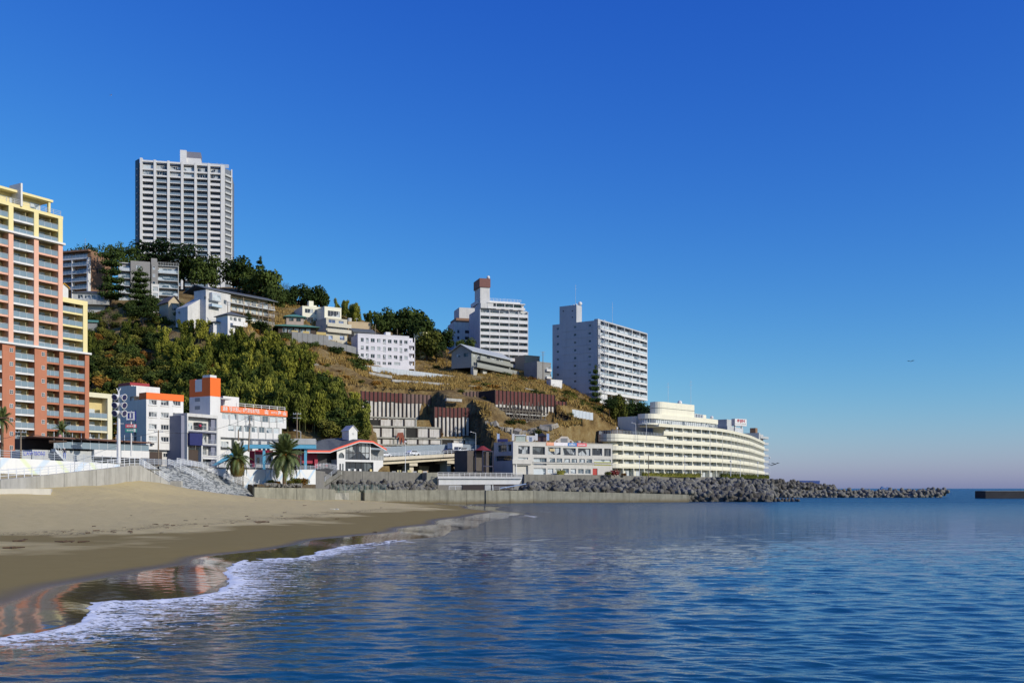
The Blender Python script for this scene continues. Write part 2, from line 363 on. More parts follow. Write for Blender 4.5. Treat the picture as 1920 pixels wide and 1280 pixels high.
# ---- quay platform and street level behind the walls
QUAY = [(-300,140),(X(0,151),151),(X(262,171),171),(X(300,177),177),(X(385,193),193),(X(592,223),223),(X(625,252),252),(X(820,272),272),(X(985,284),284),(X(1290,342),342),(X(1440,403),403)]
b = MB(); b.prism(QUAY+[(X(1448,560),560),(-420,560),(-420,140)], -2, 8.0)
q = b.build('street_ground', [mat('paving', (.22,.21,.19), .9, .2, .8)]); q['kind'] = 'structure'
b = MB(); b.prism([(-250,212),(X(100,206),206),(X(600,232),232),(-44,262),(-140,262),(-250,262)], 7.6, 8.7)
q = b.build('street', [ASPH]); q['kind'] = 'structure'

def pdist(XX, YY, line):
    best = np.full(XX.shape, 1e9)
    for (x0,y0),(x1,y1) in zip(line[:-1], line[1:]):
        dx, dy = x1-x0, y1-y0; t = np.clip(((XX-x0)*dx+(YY-y0)*dy)/(dx*dx+dy*dy+1e-9), 0, 1)
        best = np.minimum(best, np.hypot(XX-x0-t*dx, YY-y0-t*dy))
    return best
# ================================================================ beach
BEACH = [ # column, row, distance
 (-300,921,95),(0,920,108),(90,921,116),(200,916,128),(240,904,141),(262,901,146),(300,904,152),(340,914,158),(380,921,168),(440,928,188),(500,932,212),(560,934,226),(680,938,246),(780,941,253),
 (905,944,259),(0,960,88),(0,1008,70),(-300,1008,60),(150,960,98),(300,945,128),(300,925,140),(450,940,150),(300,985,84),(150,1000,73),
 (600,940,190),(600,960,135),(450,970,106),(700,950,160),(800,950,180),(850,948,205),(560,945,190),(120,945,108),(480,950,130)]
bx = [(X(a,d), d) for a,_,d in BEACH]; bz = [Z(py,d) for _,py,d in BEACH]
WET = [(0,1140),(60,1116),(80,1096),(190,1081),(235,1068),(400,1055),(440,1040),(510,1028),(580,1020),(640,1006),(760,998),(830,982),(880,968),(925,957)]   # upper edge of the mirror-wet sand
for a, r_ in WET: d = Gd(r_, .29); bx.append((X(a,d), d)); bz.append(.29)
SHORE = [(-200,1225),(0,1195),(60,1184),(150,1168),(165,1130),(240,1126),(350,1124),(400,1112),(428,1090),(418,1066),(440,1050),(500,1048),(560,1046),(608,1032),(640,1024),(700,1018),(760,1010),(830,996),(900,984),(960,970),(1010,962),(960,950)]
for a, r_ in SHORE: d = Gd(r_, 0); bx.append((X(a,d), d)); bz.append(-.015)
for p_ in ((-18,24,-.5),(0,50,-.9),(10,90,-.9),(8,160,-.9),(0,258,-.9),(20,262,-2),(40,100,-4),(40,40,-3),(0,20,-2),(-30,15,-.4),(-60,12,.8),(-60,30,1.0),(-90,60,3.6),(-14,35,-.12),(-10,48,-.2)): bx.append(p_[:2]); bz.append(p_[2])
beach_f = rbf(bx, np.array(bz))
kk = np.concatenate([np.linspace(-1.9,-.56,40)[:-1], np.linspace(-.56,.06,420), np.linspace(.06,.3,20)[1:]]); dd = 10*(262/10)**np.linspace(0,1,520)
KK, DD = np.meshgrid(kk, dd); XX = KK*DD; YY = DD
ZZ = beach_f(np.stack([XX.ravel(), YY.ravel()], 1)).reshape(XX.shape)
def soft(A, n):
    for _ in range(n):
        B = np.pad(A, 1, mode='edge'); A = (B[:-2,1:-1]+B[2:,1:-1]+B[1:-1,:-2]+B[1:-1,2:]+2*A)/6
    return A
_m = np.clip((.75-ZZ)/.2, 0, 1); ZZ = ZZ*(1-_m)+soft(ZZ, 110)*_m
ZZ = ZZ+.0035*np.sin(XX*1.1+YY*.7+2*vnoise(XX,YY,5,50))*np.clip((.4-ZZ)/.2,0,1)
wet = np.clip(1-(ZZ-.25)/.08, 0, 1)
wl_ = [(X(a_,d_),d_) for a_, d_ in ((-200,66),(0,71),(60,72),(150,75),(330,84),(480,100),(600,122),(720,150))]
wrack = np.exp(-(pdist(XX+(vnoise(XX,YY,4,41)-.5)*4, YY+(vnoise(XX,YY,5,42)-.5)*5, wl_)/(.012*YY+.2))**2)
dry = np.clip((ZZ-.60+(vnoise(XX,YY,11,5)-.5)*.30+(vnoise(XX,YY,2.6,6)-.5)*.16+(vnoise(XX,YY,.8,16)-.5)*.05)/.13, 0, 1)
ZZ += (vnoise(XX,YY,1.3,3)-.5)*.08*dry+(vnoise(XX,YY,.5,4)-.5)*.035*dry+(vnoise(XX,YY,5,9)-.5)*.10*dry
def sand_material():
    m = bpy.data.materials.new('beach_sand'); m.use_nodes = True; t = m.node_tree; N = t.nodes; L = t.links; b = N['Principled BSDF']
    g = N.new('ShaderNodeNewGeometry')
    def at(n_): a = N.new('ShaderNodeAttribute'); a.attribute_name = n_; return a.outputs['Fac']
    def rgb(f, a, c): x = N.new('ShaderNodeMix'); x.data_type = 'RGBA'; L.new(f, x.inputs[0]); (L.new(a, x.inputs[6]) if hasattr(a,'links') else setattr(x.inputs[6],'default_value',a)); (L.new(c, x.inputs[7]) if hasattr(c,'links') else setattr(x.inputs[7],'default_value',c)); return x.outputs[2]
    n = N.new('ShaderNodeTexNoise'); n.inputs['Scale'].default_value = .8; n.inputs['Detail'].default_value = 9; n.inputs['Roughness'].default_value = .75; L.new(g.outputs['Position'], n.inputs['Vector'])
    d1 = rgb(n.outputs['Fac'], (.49,.39,.185,1), (.65,.53,.28,1)); d2 = rgb(n.outputs['Fac'], (.215,.16,.055,1), (.27,.205,.078,1))
    n2 = N.new('ShaderNodeTexNoise'); n2.inputs['Scale'].default_value = 5; n2.inputs['Detail'].default_value = 8; n2.inputs['Roughness'].default_value = .8; L.new(g.outputs['Position'], n2.inputs['Vector'])
    mr = N.new('ShaderNodeMapRange'); mr.inputs['From Min'].default_value = .62; mr.inputs['From Max'].default_value = .70; L.new(n2.outputs['Fac'], mr.inputs['Value'])
    d1 = rgb(mr.outputs[0], d1, (.10,.075,.045,1))
    c = rgb(at('dry'), d2, d1); n5 = N.new('ShaderNodeTexNoise'); n5.inputs['Scale'].default_value = 3.2; n5.inputs['Detail'].default_value = 7; n5.inputs['Roughness'].default_value = .8; L.new(g.outputs['Position'], n5.inputs['Vector'])
    m5 = N.new('ShaderNodeMapRange'); m5.inputs['From Min'].default_value = .50; m5.inputs['From Max'].default_value = .58; L.new(n5.outputs['Fac'], m5.inputs['Value']); m6 = N.new('ShaderNodeMath'); m6.operation = 'MULTIPLY'; L.new(m5.outputs[0], m6.inputs[0]); L.new(at('wrack'), m6.inputs[1]); c = rgb(m6.outputs[0], c, (.07,.045,.022,1)); c = rgb(at('wet'), c, (.060,.045,.028,1)); L.new(c, b.inputs['Base Color'])
    ro = N.new('ShaderNodeMapRange'); ro.inputs['To Min'].default_value = .85; ro.inputs['To Max'].default_value = .085; L.new(at('wet'), ro.inputs['Value']); L.new(ro.outputs[0], b.inputs['Roughness'])
    sp = N.new('ShaderNodeMapRange'); sp.inputs['To Min'].default_value = .12; sp.inputs['To Max'].default_value = .5; L.new(at('wet'), sp.inputs['Value']); L.new(sp.outputs[0], b.inputs['Specular IOR Level'])
    bp = N.new('ShaderNodeBump'); bd = N.new('ShaderNodeMapRange'); bd.inputs['To Min'].default_value = .0; bd.inputs['To Max'].default_value = .13; L.new(at('dry'), bd.inputs['Value'])
    L.new(bd.outputs[0], bp.inputs['Distance']); L.new(n2.outputs['Fac'], bp.inputs['Height'])
    nr = N.new('ShaderNodeTexNoise'); nr.inputs['Scale'].default_value = 1.6; nr.inputs['Detail'].default_value = 1; L.new(g.outputs['Position'], nr.inputs['Vector'])
    b2 = N.new('ShaderNodeBump'); b2.inputs['Distance'].default_value = .010; L.new(nr.outputs['Fac'], b2.inputs['Height']); L.new(bp.outputs[0], b2.inputs['Normal']); L.new(b2.outputs[0], b.inputs['Normal'])
    return m
beach = link('beach', grid_mesh('beach', XX, YY, ZZ, [sand_material()], attrs={'wet': wet, 'dry': dry, 'wrack': wrack})); beach['kind'] = 'structure'

# ================================================================ sea
kk = np.concatenate([np.linspace(-3,-.62,24)[:-1], np.linspace(-.62,.62,1000), np.linspace(.62,3,24)[1:]]); 
dd = np.concatenate([np.linspace(6,16,14)[:-1], 1/np.linspace(1/16,1/330,640), 330*(16000/330)**np.linspace(0,1,40)[1:]])
KK, DD = np.meshgrid(kk, dd); XX = KK*DD; YY = DD*1.0; shp = XX.shape
SB = beach_f(np.stack([XX.ravel()[:0], YY.ravel()[:0]],1)) if 0 else None
near = (YY < 262) & (XX < 60) & (XX > -150)
bzv = np.full(shp, -3.0); bzv[near] = beach_f(np.stack([XX[near], YY[near]], 1)); bzv[(YY<262)&(XX<=-150)] = 2
calm = np.clip((-bzv)/.45, .0, 1)
rng = np.random.RandomState(3); WZ = np.zeros(shp)
fade = np.clip(1.25-YY/260, 0, 1)
for i in range(46):
    lam = .28*(2.0/.28)**rng.rand(); th = R(90+rng.normal()*24)    # crests run roughly across the view
    k = 2*math.pi/lam; a = .0030*lam**.95*(.6+.8*rng.rand()); ph = rng.rand()*6.283
    res = np.clip((lam/(3.2*YY**2*9.3e-5+.02)-.4)*.6, 0, 1)             # waves too short for the mesh are left to the surface relief
    s_ = np.sin(k*(XX*math.cos(th)+YY*math.sin(th))+ph+1.6*vnoise(XX,YY,lam*3,i))
    WZ += a*res*(s_+.25*np.abs(s_))
WZ *= fade*calm
foam_up = [(X(a,Gd(r_)), Gd(r_)) for a, r_ in SHORE[:17]]
FL = [(-200,1275),(0,1232),(150,1222),(330,1200),(450,1165),(575,1125),(600,1092),(590,1062),(640,1048),(705,1036),(720,1018)]
foam_poly = foam_up+[(X(a,Gd(r_)), Gd(r_)) for a, r_ in reversed(FL)]
def inside(XX, YY, poly):
    c = np.zeros(XX.shape, bool); n = len(poly)
    for i in range(n):
        x0,y0 = poly[i]; x1,y1 = poly[(i+1)%n]
        t = ((y0 > YY) != (y1 > YY)) & (XX < (x1-x0)*(YY-y0)/(y1-y0+1e-12)+x0); c ^= t
    return c
reg = (YY < 120)&(np.abs(XX) < 60)
up = np.full(shp, 99.); lo = np.full(shp, 99.); ins = np.zeros(shp, bool)
xn = XX[reg]+(vnoise(XX[reg],YY[reg],1.1,11)-.5)*.5+(vnoise(XX[reg],YY[reg],.35,12)-.5)*.2; yn = YY[reg]+(vnoise(XX[reg],YY[reg],1.3,13)-.5)*1.0+(vnoise(XX[reg],YY[reg],.4,14)-.5)*.3
up[reg] = pdist(xn, yn, foam_up); lo[reg] = pdist(xn, yn, foam_poly[len(foam_up):]); ins[reg] = inside(xn, yn, foam_poly)
foam = np.where(ins, np.clip(.24+.66*lo/(lo+up+.01)+.9*np.exp(-up/.18), 0, 1.3), np.clip(.30-lo*.12,0,.3)*(lo<2.5))
foam = np.where(ins & (lo < 1.0), foam*np.clip(.45+lo*.6,0,1), foam)
# small curls further along the shore
for (a0,r0,a1,r1,wd,st) in ((745,1014,775,1016,.25,1.0),(790,998,830,1000,.35,.9),(985,966,1003,970,.5,1.3),(1010,958,1030,960,.3,.7),(820,995,860,990,.3,.7),(855,945,905,948,.4,.9),(700,1022,760,1012,.3,.8),(640,1030,700,1026,.4,.9)):
    d_ = pdist(XX, YY, [(X(a0,Gd(r0)),Gd(r0)),(X(a1,Gd(r1)),Gd(r1))]); foam = np.maximum(foam, st*np.exp(-(d_/wd)**2))
WZ += np.where(ins, .05*np.exp(-((up-.35)/.4)**2)+.03*np.clip(foam,0,1)*(vnoise(XX,YY,.5,21)+vnoise(XX,YY,.2,22)-.8)*1.1, 0)
WZ += .16*np.exp(-(pdist(XX, YY, [(X(970,Gd(967)),Gd(967)),(X(1003,Gd(970)),Gd(970))])/.9)**2)
shallow = np.clip(1-(-bzv-.02)/1.15, 0, 1)
# sheet ends where the sand rises above it
WZ = np.where(bzv > .05, -.6, WZ)
def sea_material():
    m = bpy.data.materials.new('sea_water'); m.use_nodes = True; t = m.node_tree; N = t.nodes; L = t.links; b = N['Principled BSDF']
    g = N.new('ShaderNodeNewGeometry')
    def at(n_): a = N.new('ShaderNodeAttribute'); a.attribute_name = n_; return a.outputs['Fac']
    def mix(f, a, c): 
        x = N.new('ShaderNodeMix'); x.data_type = 'RGBA'; L.new(f, x.inputs[0])
        for s_, v in ((6,a),(7,c)): (L.new(v, x.inputs[s_]) if hasattr(v,'links') else setattr(x.inputs[s_],'default_value',v))
        return x.outputs[2]
    def noise(sc, det, mp=None, rough=.6):
        n = N.new('ShaderNodeTexNoise'); n.inputs['Scale'].default_value = sc; n.inputs['Detail'].default_value = det; n.inputs['Roughness'].default_value = rough
        if mp: q = N.new('ShaderNodeMapping'); q.inputs['Scale'].default_value = mp; L.new(g.outputs['Position'], q.inputs['Vector']); L.new(q.outputs[0], n.inputs['Vector'])
        else: L.new(g.outputs['Position'], n.inputs['Vector'])
        return n.outputs['Fac']
    def mth(op, a, c=None):
        x = N.new('ShaderNodeMath'); x.operation = op
        for i, v in enumerate((a, c)):
            if v is None: continue
            (L.new(v, x.inputs[i]) if hasattr(v,'links') else setattr(x.inputs[i],'default_value',v))
        return x.outputs[0]
    deep = (.004,.058,.105,1); base = mix(at('shallow'), deep, (.040,.036,.020,1))
    # foam: lacy cells, torn by noise, where the attribute is high
    vo = N.new('ShaderNodeTexVoronoi'); vo.feature = 'DISTANCE_TO_EDGE'; vo.inputs['Scale'].default_value = 3.6
    qd = N.new('ShaderNodeMapping'); qd.inputs['Scale'].default_value = (.55,1.2,1); L.new(g.outputs['Position'], qd.inputs['Vector'])
    nd = N.new('ShaderNodeTexNoise'); nd.inputs['Scale'].default_value = 2.0; nd.inputs['Detail'].default_value = 4; L.new(g.outputs['Position'], nd.inputs['Vector'])
    va = N.new('ShaderNodeVectorMath'); va.operation = 'ADD'; L.new(qd.outputs[0], va.inputs[0]); L.new(nd.outputs['Color'], va.inputs[1]); L.new(va.outputs[0], vo.inputs['Vector'])
    cell = mth('MULTIPLY', vo.outputs[0], 1.5)
    n1 = noise(1.5, 9, (.5,1.5,1), .78)
    thr = mth('SUBTRACT', mth('ADD', at('foam'), mth('MULTIPLY', mth('SUBTRACT', n1, .5), 3.2)), mth('ADD', cell, .40))
    ff = mth('MULTIPLY', thr, 5.0); cl = N.new('ShaderNodeClamp'); L.new(ff, cl.inputs[0])
    base = mix(cl.outputs[0], base, (.78,.80,.83,1)); L.new(base, b.inputs['Base Color'])
    ro = N.new('ShaderNodeMapRange'); ro.inputs['To Min'].default_value = .025; ro.inputs['To Max'].default_value = .8; L.new(cl.outputs[0], ro.inputs['Value']); L.new(ro.outputs[0], b.inputs['Roughness'])
    b.inputs['IOR'].default_value = 1.333
    # ripples
    sy = N.new('ShaderNodeSeparateXYZ'); L.new(g.outputs['Position'], sy.inputs[0])      # choppier offshore than in the cove
    rr = N.new('ShaderNodeMapRange'); rr.inputs['From Min'].default_value = 60; rr.inputs['From Max'].default_value = 280; rr.inputs['To Min'].default_value = .03; rr.inputs['To Max'].default_value = .28; L.new(sy.outputs['Y'], rr.inputs['Value']); L.new(rr.outputs[0], ro.inputs['To Min'])
    h1 = noise(2.7, 4, (.45,1.2,1), .58); h2 = noise(6.5, 3, (.5,1.3,1), .6)
    bp = N.new('ShaderNodeBump'); bp.inputs['Distance'].default_value = SEA_BUMP; L.new(h1, bp.inputs['Height'])
    ds = mth('MULTIPLY', mth('SUBTRACT', 1.0, mth('MULTIPLY', at('shallow'), .85)), .9); L.new(ds, bp.inputs['Strength'])
    b2 = N.new('ShaderNodeBump'); b2.inputs['Distance'].default_value = .005; L.new(h2, b2.inputs['Height']); L.new(ds, b2.inputs['Strength']); L.new(bp.outputs[0], b2.inputs['Normal'])
    h3 = noise(.42, 5, (.4,1.0,1), .65); b3 = N.new('ShaderNodeBump'); v3 = N.new('ShaderNodeMapRange'); v3.inputs['From Min'].default_value = 25; v3.inputs['From Max'].default_value = 170; v3.inputs['To Min'].default_value = 0; v3.inputs['To Max'].default_value = 1.2; L.new(sy.outputs['Y'], v3.inputs['Value']); L.new(v3.outputs[0], b3.inputs['Distance']); L.new(h3, b3.inputs['Height']); L.new(b3.outputs[0], bp.inputs['Normal'])
    vd = N.new('ShaderNodeMapRange'); vd.inputs['From Min'].default_value = 30; vd.inputs['From Max'].default_value = 210; vd.inputs['To Min'].default_value = .026; vd.inputs['To Max'].default_value = .20; L.new(sy.outputs['Y'], vd.inputs['Value']); L.new(vd.outputs[0], bp.inputs['Distance'])
    L.new(b2.outputs[0], b.inputs['Normal']); return m
SEA_BUMP = .17
sea = link('sea', grid_mesh('sea', XX, YY, WZ, [sea_material()], attrs={'foam': foam, 'shallow': shallow})); sea['kind'] = 'structure'
b = MB(); b.face([(-20000,-20000,-6),(20000,-20000,-6),(20000,20000,-6),(-20000,20000,-6)]); q = b.build('sea_floor', [mat('sea_floor_mud', (.02,.05,.08), .9)]); q['kind'] = 'structure'
# ================================================================ buildings
def px_ops(fr, rects, zo=None, y=0):       # photo rectangles -> openings in metres on a front
    out = []
    for a, b_, c, d_ in rects:
        if zo: a, b_ = zo[0]+a/zo[2], zo[0]+b_/zo[2]; c, d_ = zo[1]+c/zo[2], zo[1]+d_/zo[2]
        x0, x1 = fr.s(a), fr.s(b_); xm = (x0+x1)/2; out.append((x0, x1, fr.z(d_, xm), fr.z(c, xm)))
    return out
def flat_parapet(b, W, D, H, h=.5, t=.2, m=0):
    b.box(-.06,W+.06,-.06,t,H+.002,H+h,m); b.box(-.06,W+.06,D-t,D+.06,H+.002,H+h,m)
    b.box(-.06,t,t,D-t,H+.002,H+h-.003,m); b.box(W-t,W+.06,t,D-t,H+.002,H+h-.003,m)
def gable_x(b, W, D, H, rise, oh=.6, m=1, t=.22, x0=0.0):      # ridge along the front
    b.slab_x([(-oh,H-.1),(D/2,H+rise),(D+oh,H-.1),(D+oh,H-.1-t),(D/2,H+rise-t),(-oh,H-.1-t)], x0-oh, W+oh, m)
def gable_y(b, W, D, H, rise, oh=.5, m=1, t=.22):
    b.slab_y([(-oh,H-.1),(-oh,H-.1-t),(W/2,H+rise-t),(W+oh,H-.1-t),(W+oh,H-.1),(W/2,H+rise)], -oh, D+oh, m)
def hip(b, W, D, H, rise, oh=.6, m=1):
    a = [(-oh,-oh,H),(W+oh,-oh,H),(W+oh,D+oh,H),(-oh,D+oh,H)]; k = min(W,D)/2
    r0, r1 = ((k,D/2,H+rise),(W-k,D/2,H+rise)) if W > D else ((W/2,k,H+rise),(W/2,D-k,H+rise))
    if W > D: b.face([a[0],a[1],r1,r0],m); b.face([a[2],a[3],r0,r1],m); b.face([a[1],a[2],r1],m); b.face([a[3],a[0],r0],m)
    else: b.face([a[1],a[2],r1,r0],m); b.face([a[3],a[0],r0,r1],m); b.face([a[0],a[1],r0],m); b.face([a[2],a[3],r1],m)
    b.box(-oh,W+oh,-oh,D+oh,H-.15,H-.002,m)
def antenna(root, x, y, z, h=4):
    b = MB(); b.tube((0,0,0),(0,0,h),.06,.04,5); b.box(-.7,.7,-.03,.03,h*.8,h*.8+.06); b.box(-.5,.5,-.03,.03,h*.92,h*.92+.05); return b.build('antenna', STEEL, root, (x,y,z))
def dish(root, x, y, z, r=.8):
    b = MB(); b.ball((0,0,r),r,10,6); b.tube((0,0,-.3),(0,0,.3),.2); return b.build('radome', WHITE, root, (x,y,z))

YEL = mat('yellow_render', (.80,.69,.34), .75, .05, .3, .10); PNK = mat('salmon_render', (.76,.43,.31), .75, .06, .3, .10); TER = mat('terracotta_render', (.46,.18,.10), .8, .08, .4, .10)
YELW = mat('pale_yellow_wall', (.62,.50,.24), .8, .08, .5); CRW = mat('cream_block', (.72,.67,.47), .75, .06, .4, .12)
BLG = mat('bluish_rail_glass', (.20,.27,.32), .12, .05, 1, spec=.6); BROWN = mat('brown_tile', (.26,.15,.09), .8, .08, .8)
BC = {}
def balc(w, dp, fas, slm, rlm, pm, rh=1.1, div=True, posts=3, solid=False, edge=.12, top=.06):
    # balcony: slab with front edge, parapet or glazed rail, side screen
    key = (round(w,2), dp, fas, slm.name, rlm.name, pm.name, rh, div, posts, solid, edge)
    if key in BC: return BC[key]
    b = MB(); b.box(0,w,-.10,dp-.03,-.18,0,0); b.box(0,w,-.16,-.102,-fas,.04,0)
    if solid: b.box(.004,w-.004,-.15,-.02,.042,rh,0); b.box(0,w,-.18,.0,rh+.002,rh+.07,1)
    else:
        b.face([(0,-.06,.10),(w,-.06,.10),(w,-.06,rh-.05),(0,-.06,rh-.05)], 2)
        for i in range(posts+1): x = w*i/posts; x = min(max(x,.03),w-.03); b.box(x-.03,x+.03,-.09,-.03,.042,rh-.002,1)
        b.box(0,w,-.10,-.02,rh,rh+top,1)
    if div: b.box(w*.62,w*.62+.06,.0,dp-.05,0.002,1.9,3)
    me = b.mesh('balcony', [slm, rlm, pm, YELW if pm is BLG else WHITE2]); BC[key] = me; return me

# ---------------------------------------------------------------- tall yellow and terracotta apartment block, left edge
fr = Fr(0,200,116,212.05,10.0); root = thing('apartment_tower', 'tall yellow, salmon and terracotta apartment block cut by the left edge of the photo', 'apartment block', fr.loc, fr.rz)
L0 = 33.3-10; fh = 2.82; top = L0+8*fh+5.6
b = MB(); b.box(-18,13.85,1.8,18,-3,top-.3); b.build('wall', YELW, root)
b = MB(); b.box(13.9,19.95,1.8,16,-3,L0+4*fh-.2); b.box(19.97,26.4,1.8,15,-3,14.9); b.build('lower_wall', YELW, root)
def pier(a, c, z0, z1, m, y0=-.3, y1=1.85, root=root): return MB().box(a,c,y0,y1,z0,z1).build('pier', m, root)
for k in range(-3,3):
    x = 1.65+5.62*k; 
    if k == 0: x = 1.65
    pier(x,x+1.05,L0+.25,L0+8*fh-.15,PNK); pier(x,x+1.05,L0+8*fh+.25,top-.1,YEL)
pier(18.9,19.98,L0+.25,L0+4*fh-.1,YEL)
for a,c in ((.3,3.1),(7.4,10.2),(13.15,14.1),(19.35,20.4),(-8.6,-5.8),(-15.8,-13)):
    p = pier(a,c,-3,L0-.2,TER)
    if c-a > 2:
        for k in range(8): link('window', win(.75,.85,WHITE,GLD,2,.06,nh=1), root, ((a+c)/2+.15,-.36,L0-1.75-k*fh))
pier(25.2,26.4,-3,14.85,CRW,-.2)
for z, a, c in ((L0,-18.2,20.7),(L0+8*fh,-18.2,14.3)):
    MB().box(a,c,-.75,1.6,z-.18,z+.22).build('cornice', WHITE, root)
MB().box(-18,14,-.32,-.12,top-.35,top+.3).box(-18,14,-.1,1.9,top-.3,top-.05).build('frame_top', YEL, root)
MB().box(13.92,20,-.32,-.12,L0+4*fh-.9,L0+4*fh+.1).box(13.92,20,-.1,1.9,L0+4*fh-.3,L0+4*fh-.02).build('frame_top', YEL, root)
MB().box(20.42,26.4,-.22,1.9,14.0,15.0).build('frame_top', CRW, root)
b = MB(); b.box(-18,10.6,2.5,14,top+.02,top+3.0); b.box(-18.6,12.3,.6,15,top+3.02,top+3.5); b.box(11.4,11.9,.9,1.4,top,top+3.0); b.build('penthouse', YEL, root)
for x in (-6,-1.5,3.6,8.2): link('window', win(2.2,1.9,WHITE,GLL,2), root, (x,2.38,top+.5))
MB().box(4.1,4.5,-.6,3.2,top+.1,top+4.8).build('fin_wall', WHITE, root)
link('railing', rail_mesh(14,1.0,8).mesh('railing', STEEL), root, (-.5,-.2,top+.32))
ubays = [(-9.59-5.62+1.05+4.57-.0,0,0)]
up = [(-9.59+1.05-5.62,-9.59),(-9.59+1.05,-3.97),(-3.97+1.05,1.65),(2.7,7.27),(8.32,12.89)]
lo = [(-5.8,.3),(3.1,7.4),(10.2,13.15),(14.1,19.35)]
def flat_cell(a, c, z, slm, root=root, y=1.8, solid=False):
    w_ = c-a; link('balcony', balc(w_,1.8,.34,slm,STEEL,BLG,1.1), root, (a,0,z))
    link('window', win(w_*.56,2.05,WHITE,GLL,3,.06), root, (a+w_*.05,y-.09,z+.05))
for k in range(-8,10):
    z = L0+k*fh
    if k >= 0:
        for i,(a,c) in enumerate(up): flat_cell(a,c,z,(WHITE if i%2 else (YEL if k>=8 else PNK)) if i!=4 else (YEL if k>=8 else PNK))
        if k < 4: flat_cell(13.95,18.88,z,YEL)
    else:
        for i,(a,c) in enumerate(lo): flat_cell(a,c,z,WHITE if i in (0,1) else TER)
        if z < 14.0-2: flat_cell(20.45,25.15,z+.25,CRW)
lp = [c for c in root.children if c.name.startswith('pier')]

# ---------------------------------------------------------------- white high-rise on the ridge
fr = Fr(262.6,512,421,521,98.0); W = fr.W; T = fr.z(301,0)
DKW = mat('recess_grey', (.16,.18,.21), .7, .1, .5); DKB = mat('dark_blue_shade_and_frames', (.035,.05,.10), .5, .1, .5)
root = thing('high_rise_tower', 'slender white high-rise with vertical piers standing alone on the ridge', 'tower block', fr.loc, fr.rz)
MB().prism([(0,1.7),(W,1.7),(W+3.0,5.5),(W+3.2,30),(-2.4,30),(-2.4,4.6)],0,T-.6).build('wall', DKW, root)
MB().prism([(-.75,.6),(-3.0,4.4),(-3.0,30),(-2.45,30),(-2.45,4.7),(-.5,1.4)],0,T+1.0).build('side_wall', DKB, root)  # shade of the left side put into its dark blue colour
pp = [fr.s(230+q/4.267) for q in (149,259,367,477,584,691)]
for i,x in enumerate(pp): MB().box(x-.62,x+.62,-.5,1.75,0,T+.1+(.6 if i else 1.2)).build('pier', WHITE, root)
MB().box(W-1.9,W+.1,-.5,1.75,0,T+.2).build('pier', WHITE, root); MB().box(W+3.0,W+3.6,5.0,6.2,0,T+.1).build('pier', WHITE, root); MB().box(-1.9,-.64,.2,.55,0,T+1.5).build('pier', LGREY, root) if 0 else None
xs_ = pp+[W-1.9]; fh = 3.12
for k in range(24):
    z = T-1.0-fh*(k+1)
    for i in range(6):
        a, c = xs_[i]+.64, xs_[i+1]-(.64 if i < 5 else .02); w_ = c-a
        if k < 2:
            link('window', win(w_-.3,1.9,WHITE,GLS if i%3 else GLL,4,.14), root, (a+.15,.9,z+.5)); MB().box(a,c,-.3,1.6,z-.5,z+.25).build('spandrel', WHITE, root)
        elif i in (0,5): link('balcony', balc(w_,1.7,.25,WHITE,WHITE,BLG,1.05,False,3,True), root, (a,0,z)); link('window', win(w_-.8,2.2,DKB,GLD,4), root, (a+.4,1.6,z))
        else: link('balcony', balc(w_,1.7,.30,WHITE,STEEL,BLG,1.05,False,6), root, (a,0,z)); link('window', win(w_-.8,2.2,DKB,GLD,4), root, (a+.4,1.6,z))
    b = MB(); b.T = Matrix.Translation((W+.1,1.2,0)) @ Matrix.Rotation(math.atan2(4.4,3.3),4,'Z'); b.box(0,5.0,-.5,.6,z-.4,z+.55); b.build('corner_balcony', LGREY, root)
    MB().box(-2.2,-1.5,1.9,2.5,z-.2,z+.5).build('corner_balcony', LGREY, root)
MB().box(0,W,-.35,1.7,T-.55,T+.35).build('roof_edge', WHITE, root)
b = MB(); pa, pb = fr.s(336), fr.s(375); b.box(pa,pa+3.2,4,14,T,T+8.2); b.box(pa+3.2,pb,5,13,T,T+4.6); b.build('plant_room', WHITE, root); MB().box(pa+3.22,pb-.1,5.2,12.6,T+4.62,T+7.9).build('plant_screen', mat('louvre_grey', (.20,.20,.24), .6, .1, 2), root)
MB().box(W*.72,W+2,3,3.1,T,T+1.9).build('roof_rail', STEEL, root)
for x in (W*.8,W*.9,W*.96): MB().tube((0,0,0),(0,0,3),.08).build('mast', STEEL, root, (x,5,T))

# ---------------------------------------------------------------- white slab apartment block above the coast
fr = Fr(1121,400,1214,438,36.0); W = fr.W; T = fr.z(600,0); fh = 3.16; D = 21.3
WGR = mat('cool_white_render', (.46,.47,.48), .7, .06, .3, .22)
root = thing('slab_block', 'white slab apartment block with six balcony bays and a shaded left end wall', 'apartment block', fr.loc, fr.rz)
zb = T-9*fh
ops = []
for r_ in range(9):
    z = T-1.9-r_*fh
    for q in ((D-17.5),(D-6.2),(1.6)): pass
b = MB(); lops = []
for r_ in range(9):
    z = T-2.3-r_*fh
    for a in (2.0,10.2,17.0): lops.append((a-.0,a+1.1,z,z+.95))
b.body(W,D,T,left=lops,rd=.25,z0=zb); b.box(.3,W-.3,.3,D-.3,zb-.02,zb-.3) 
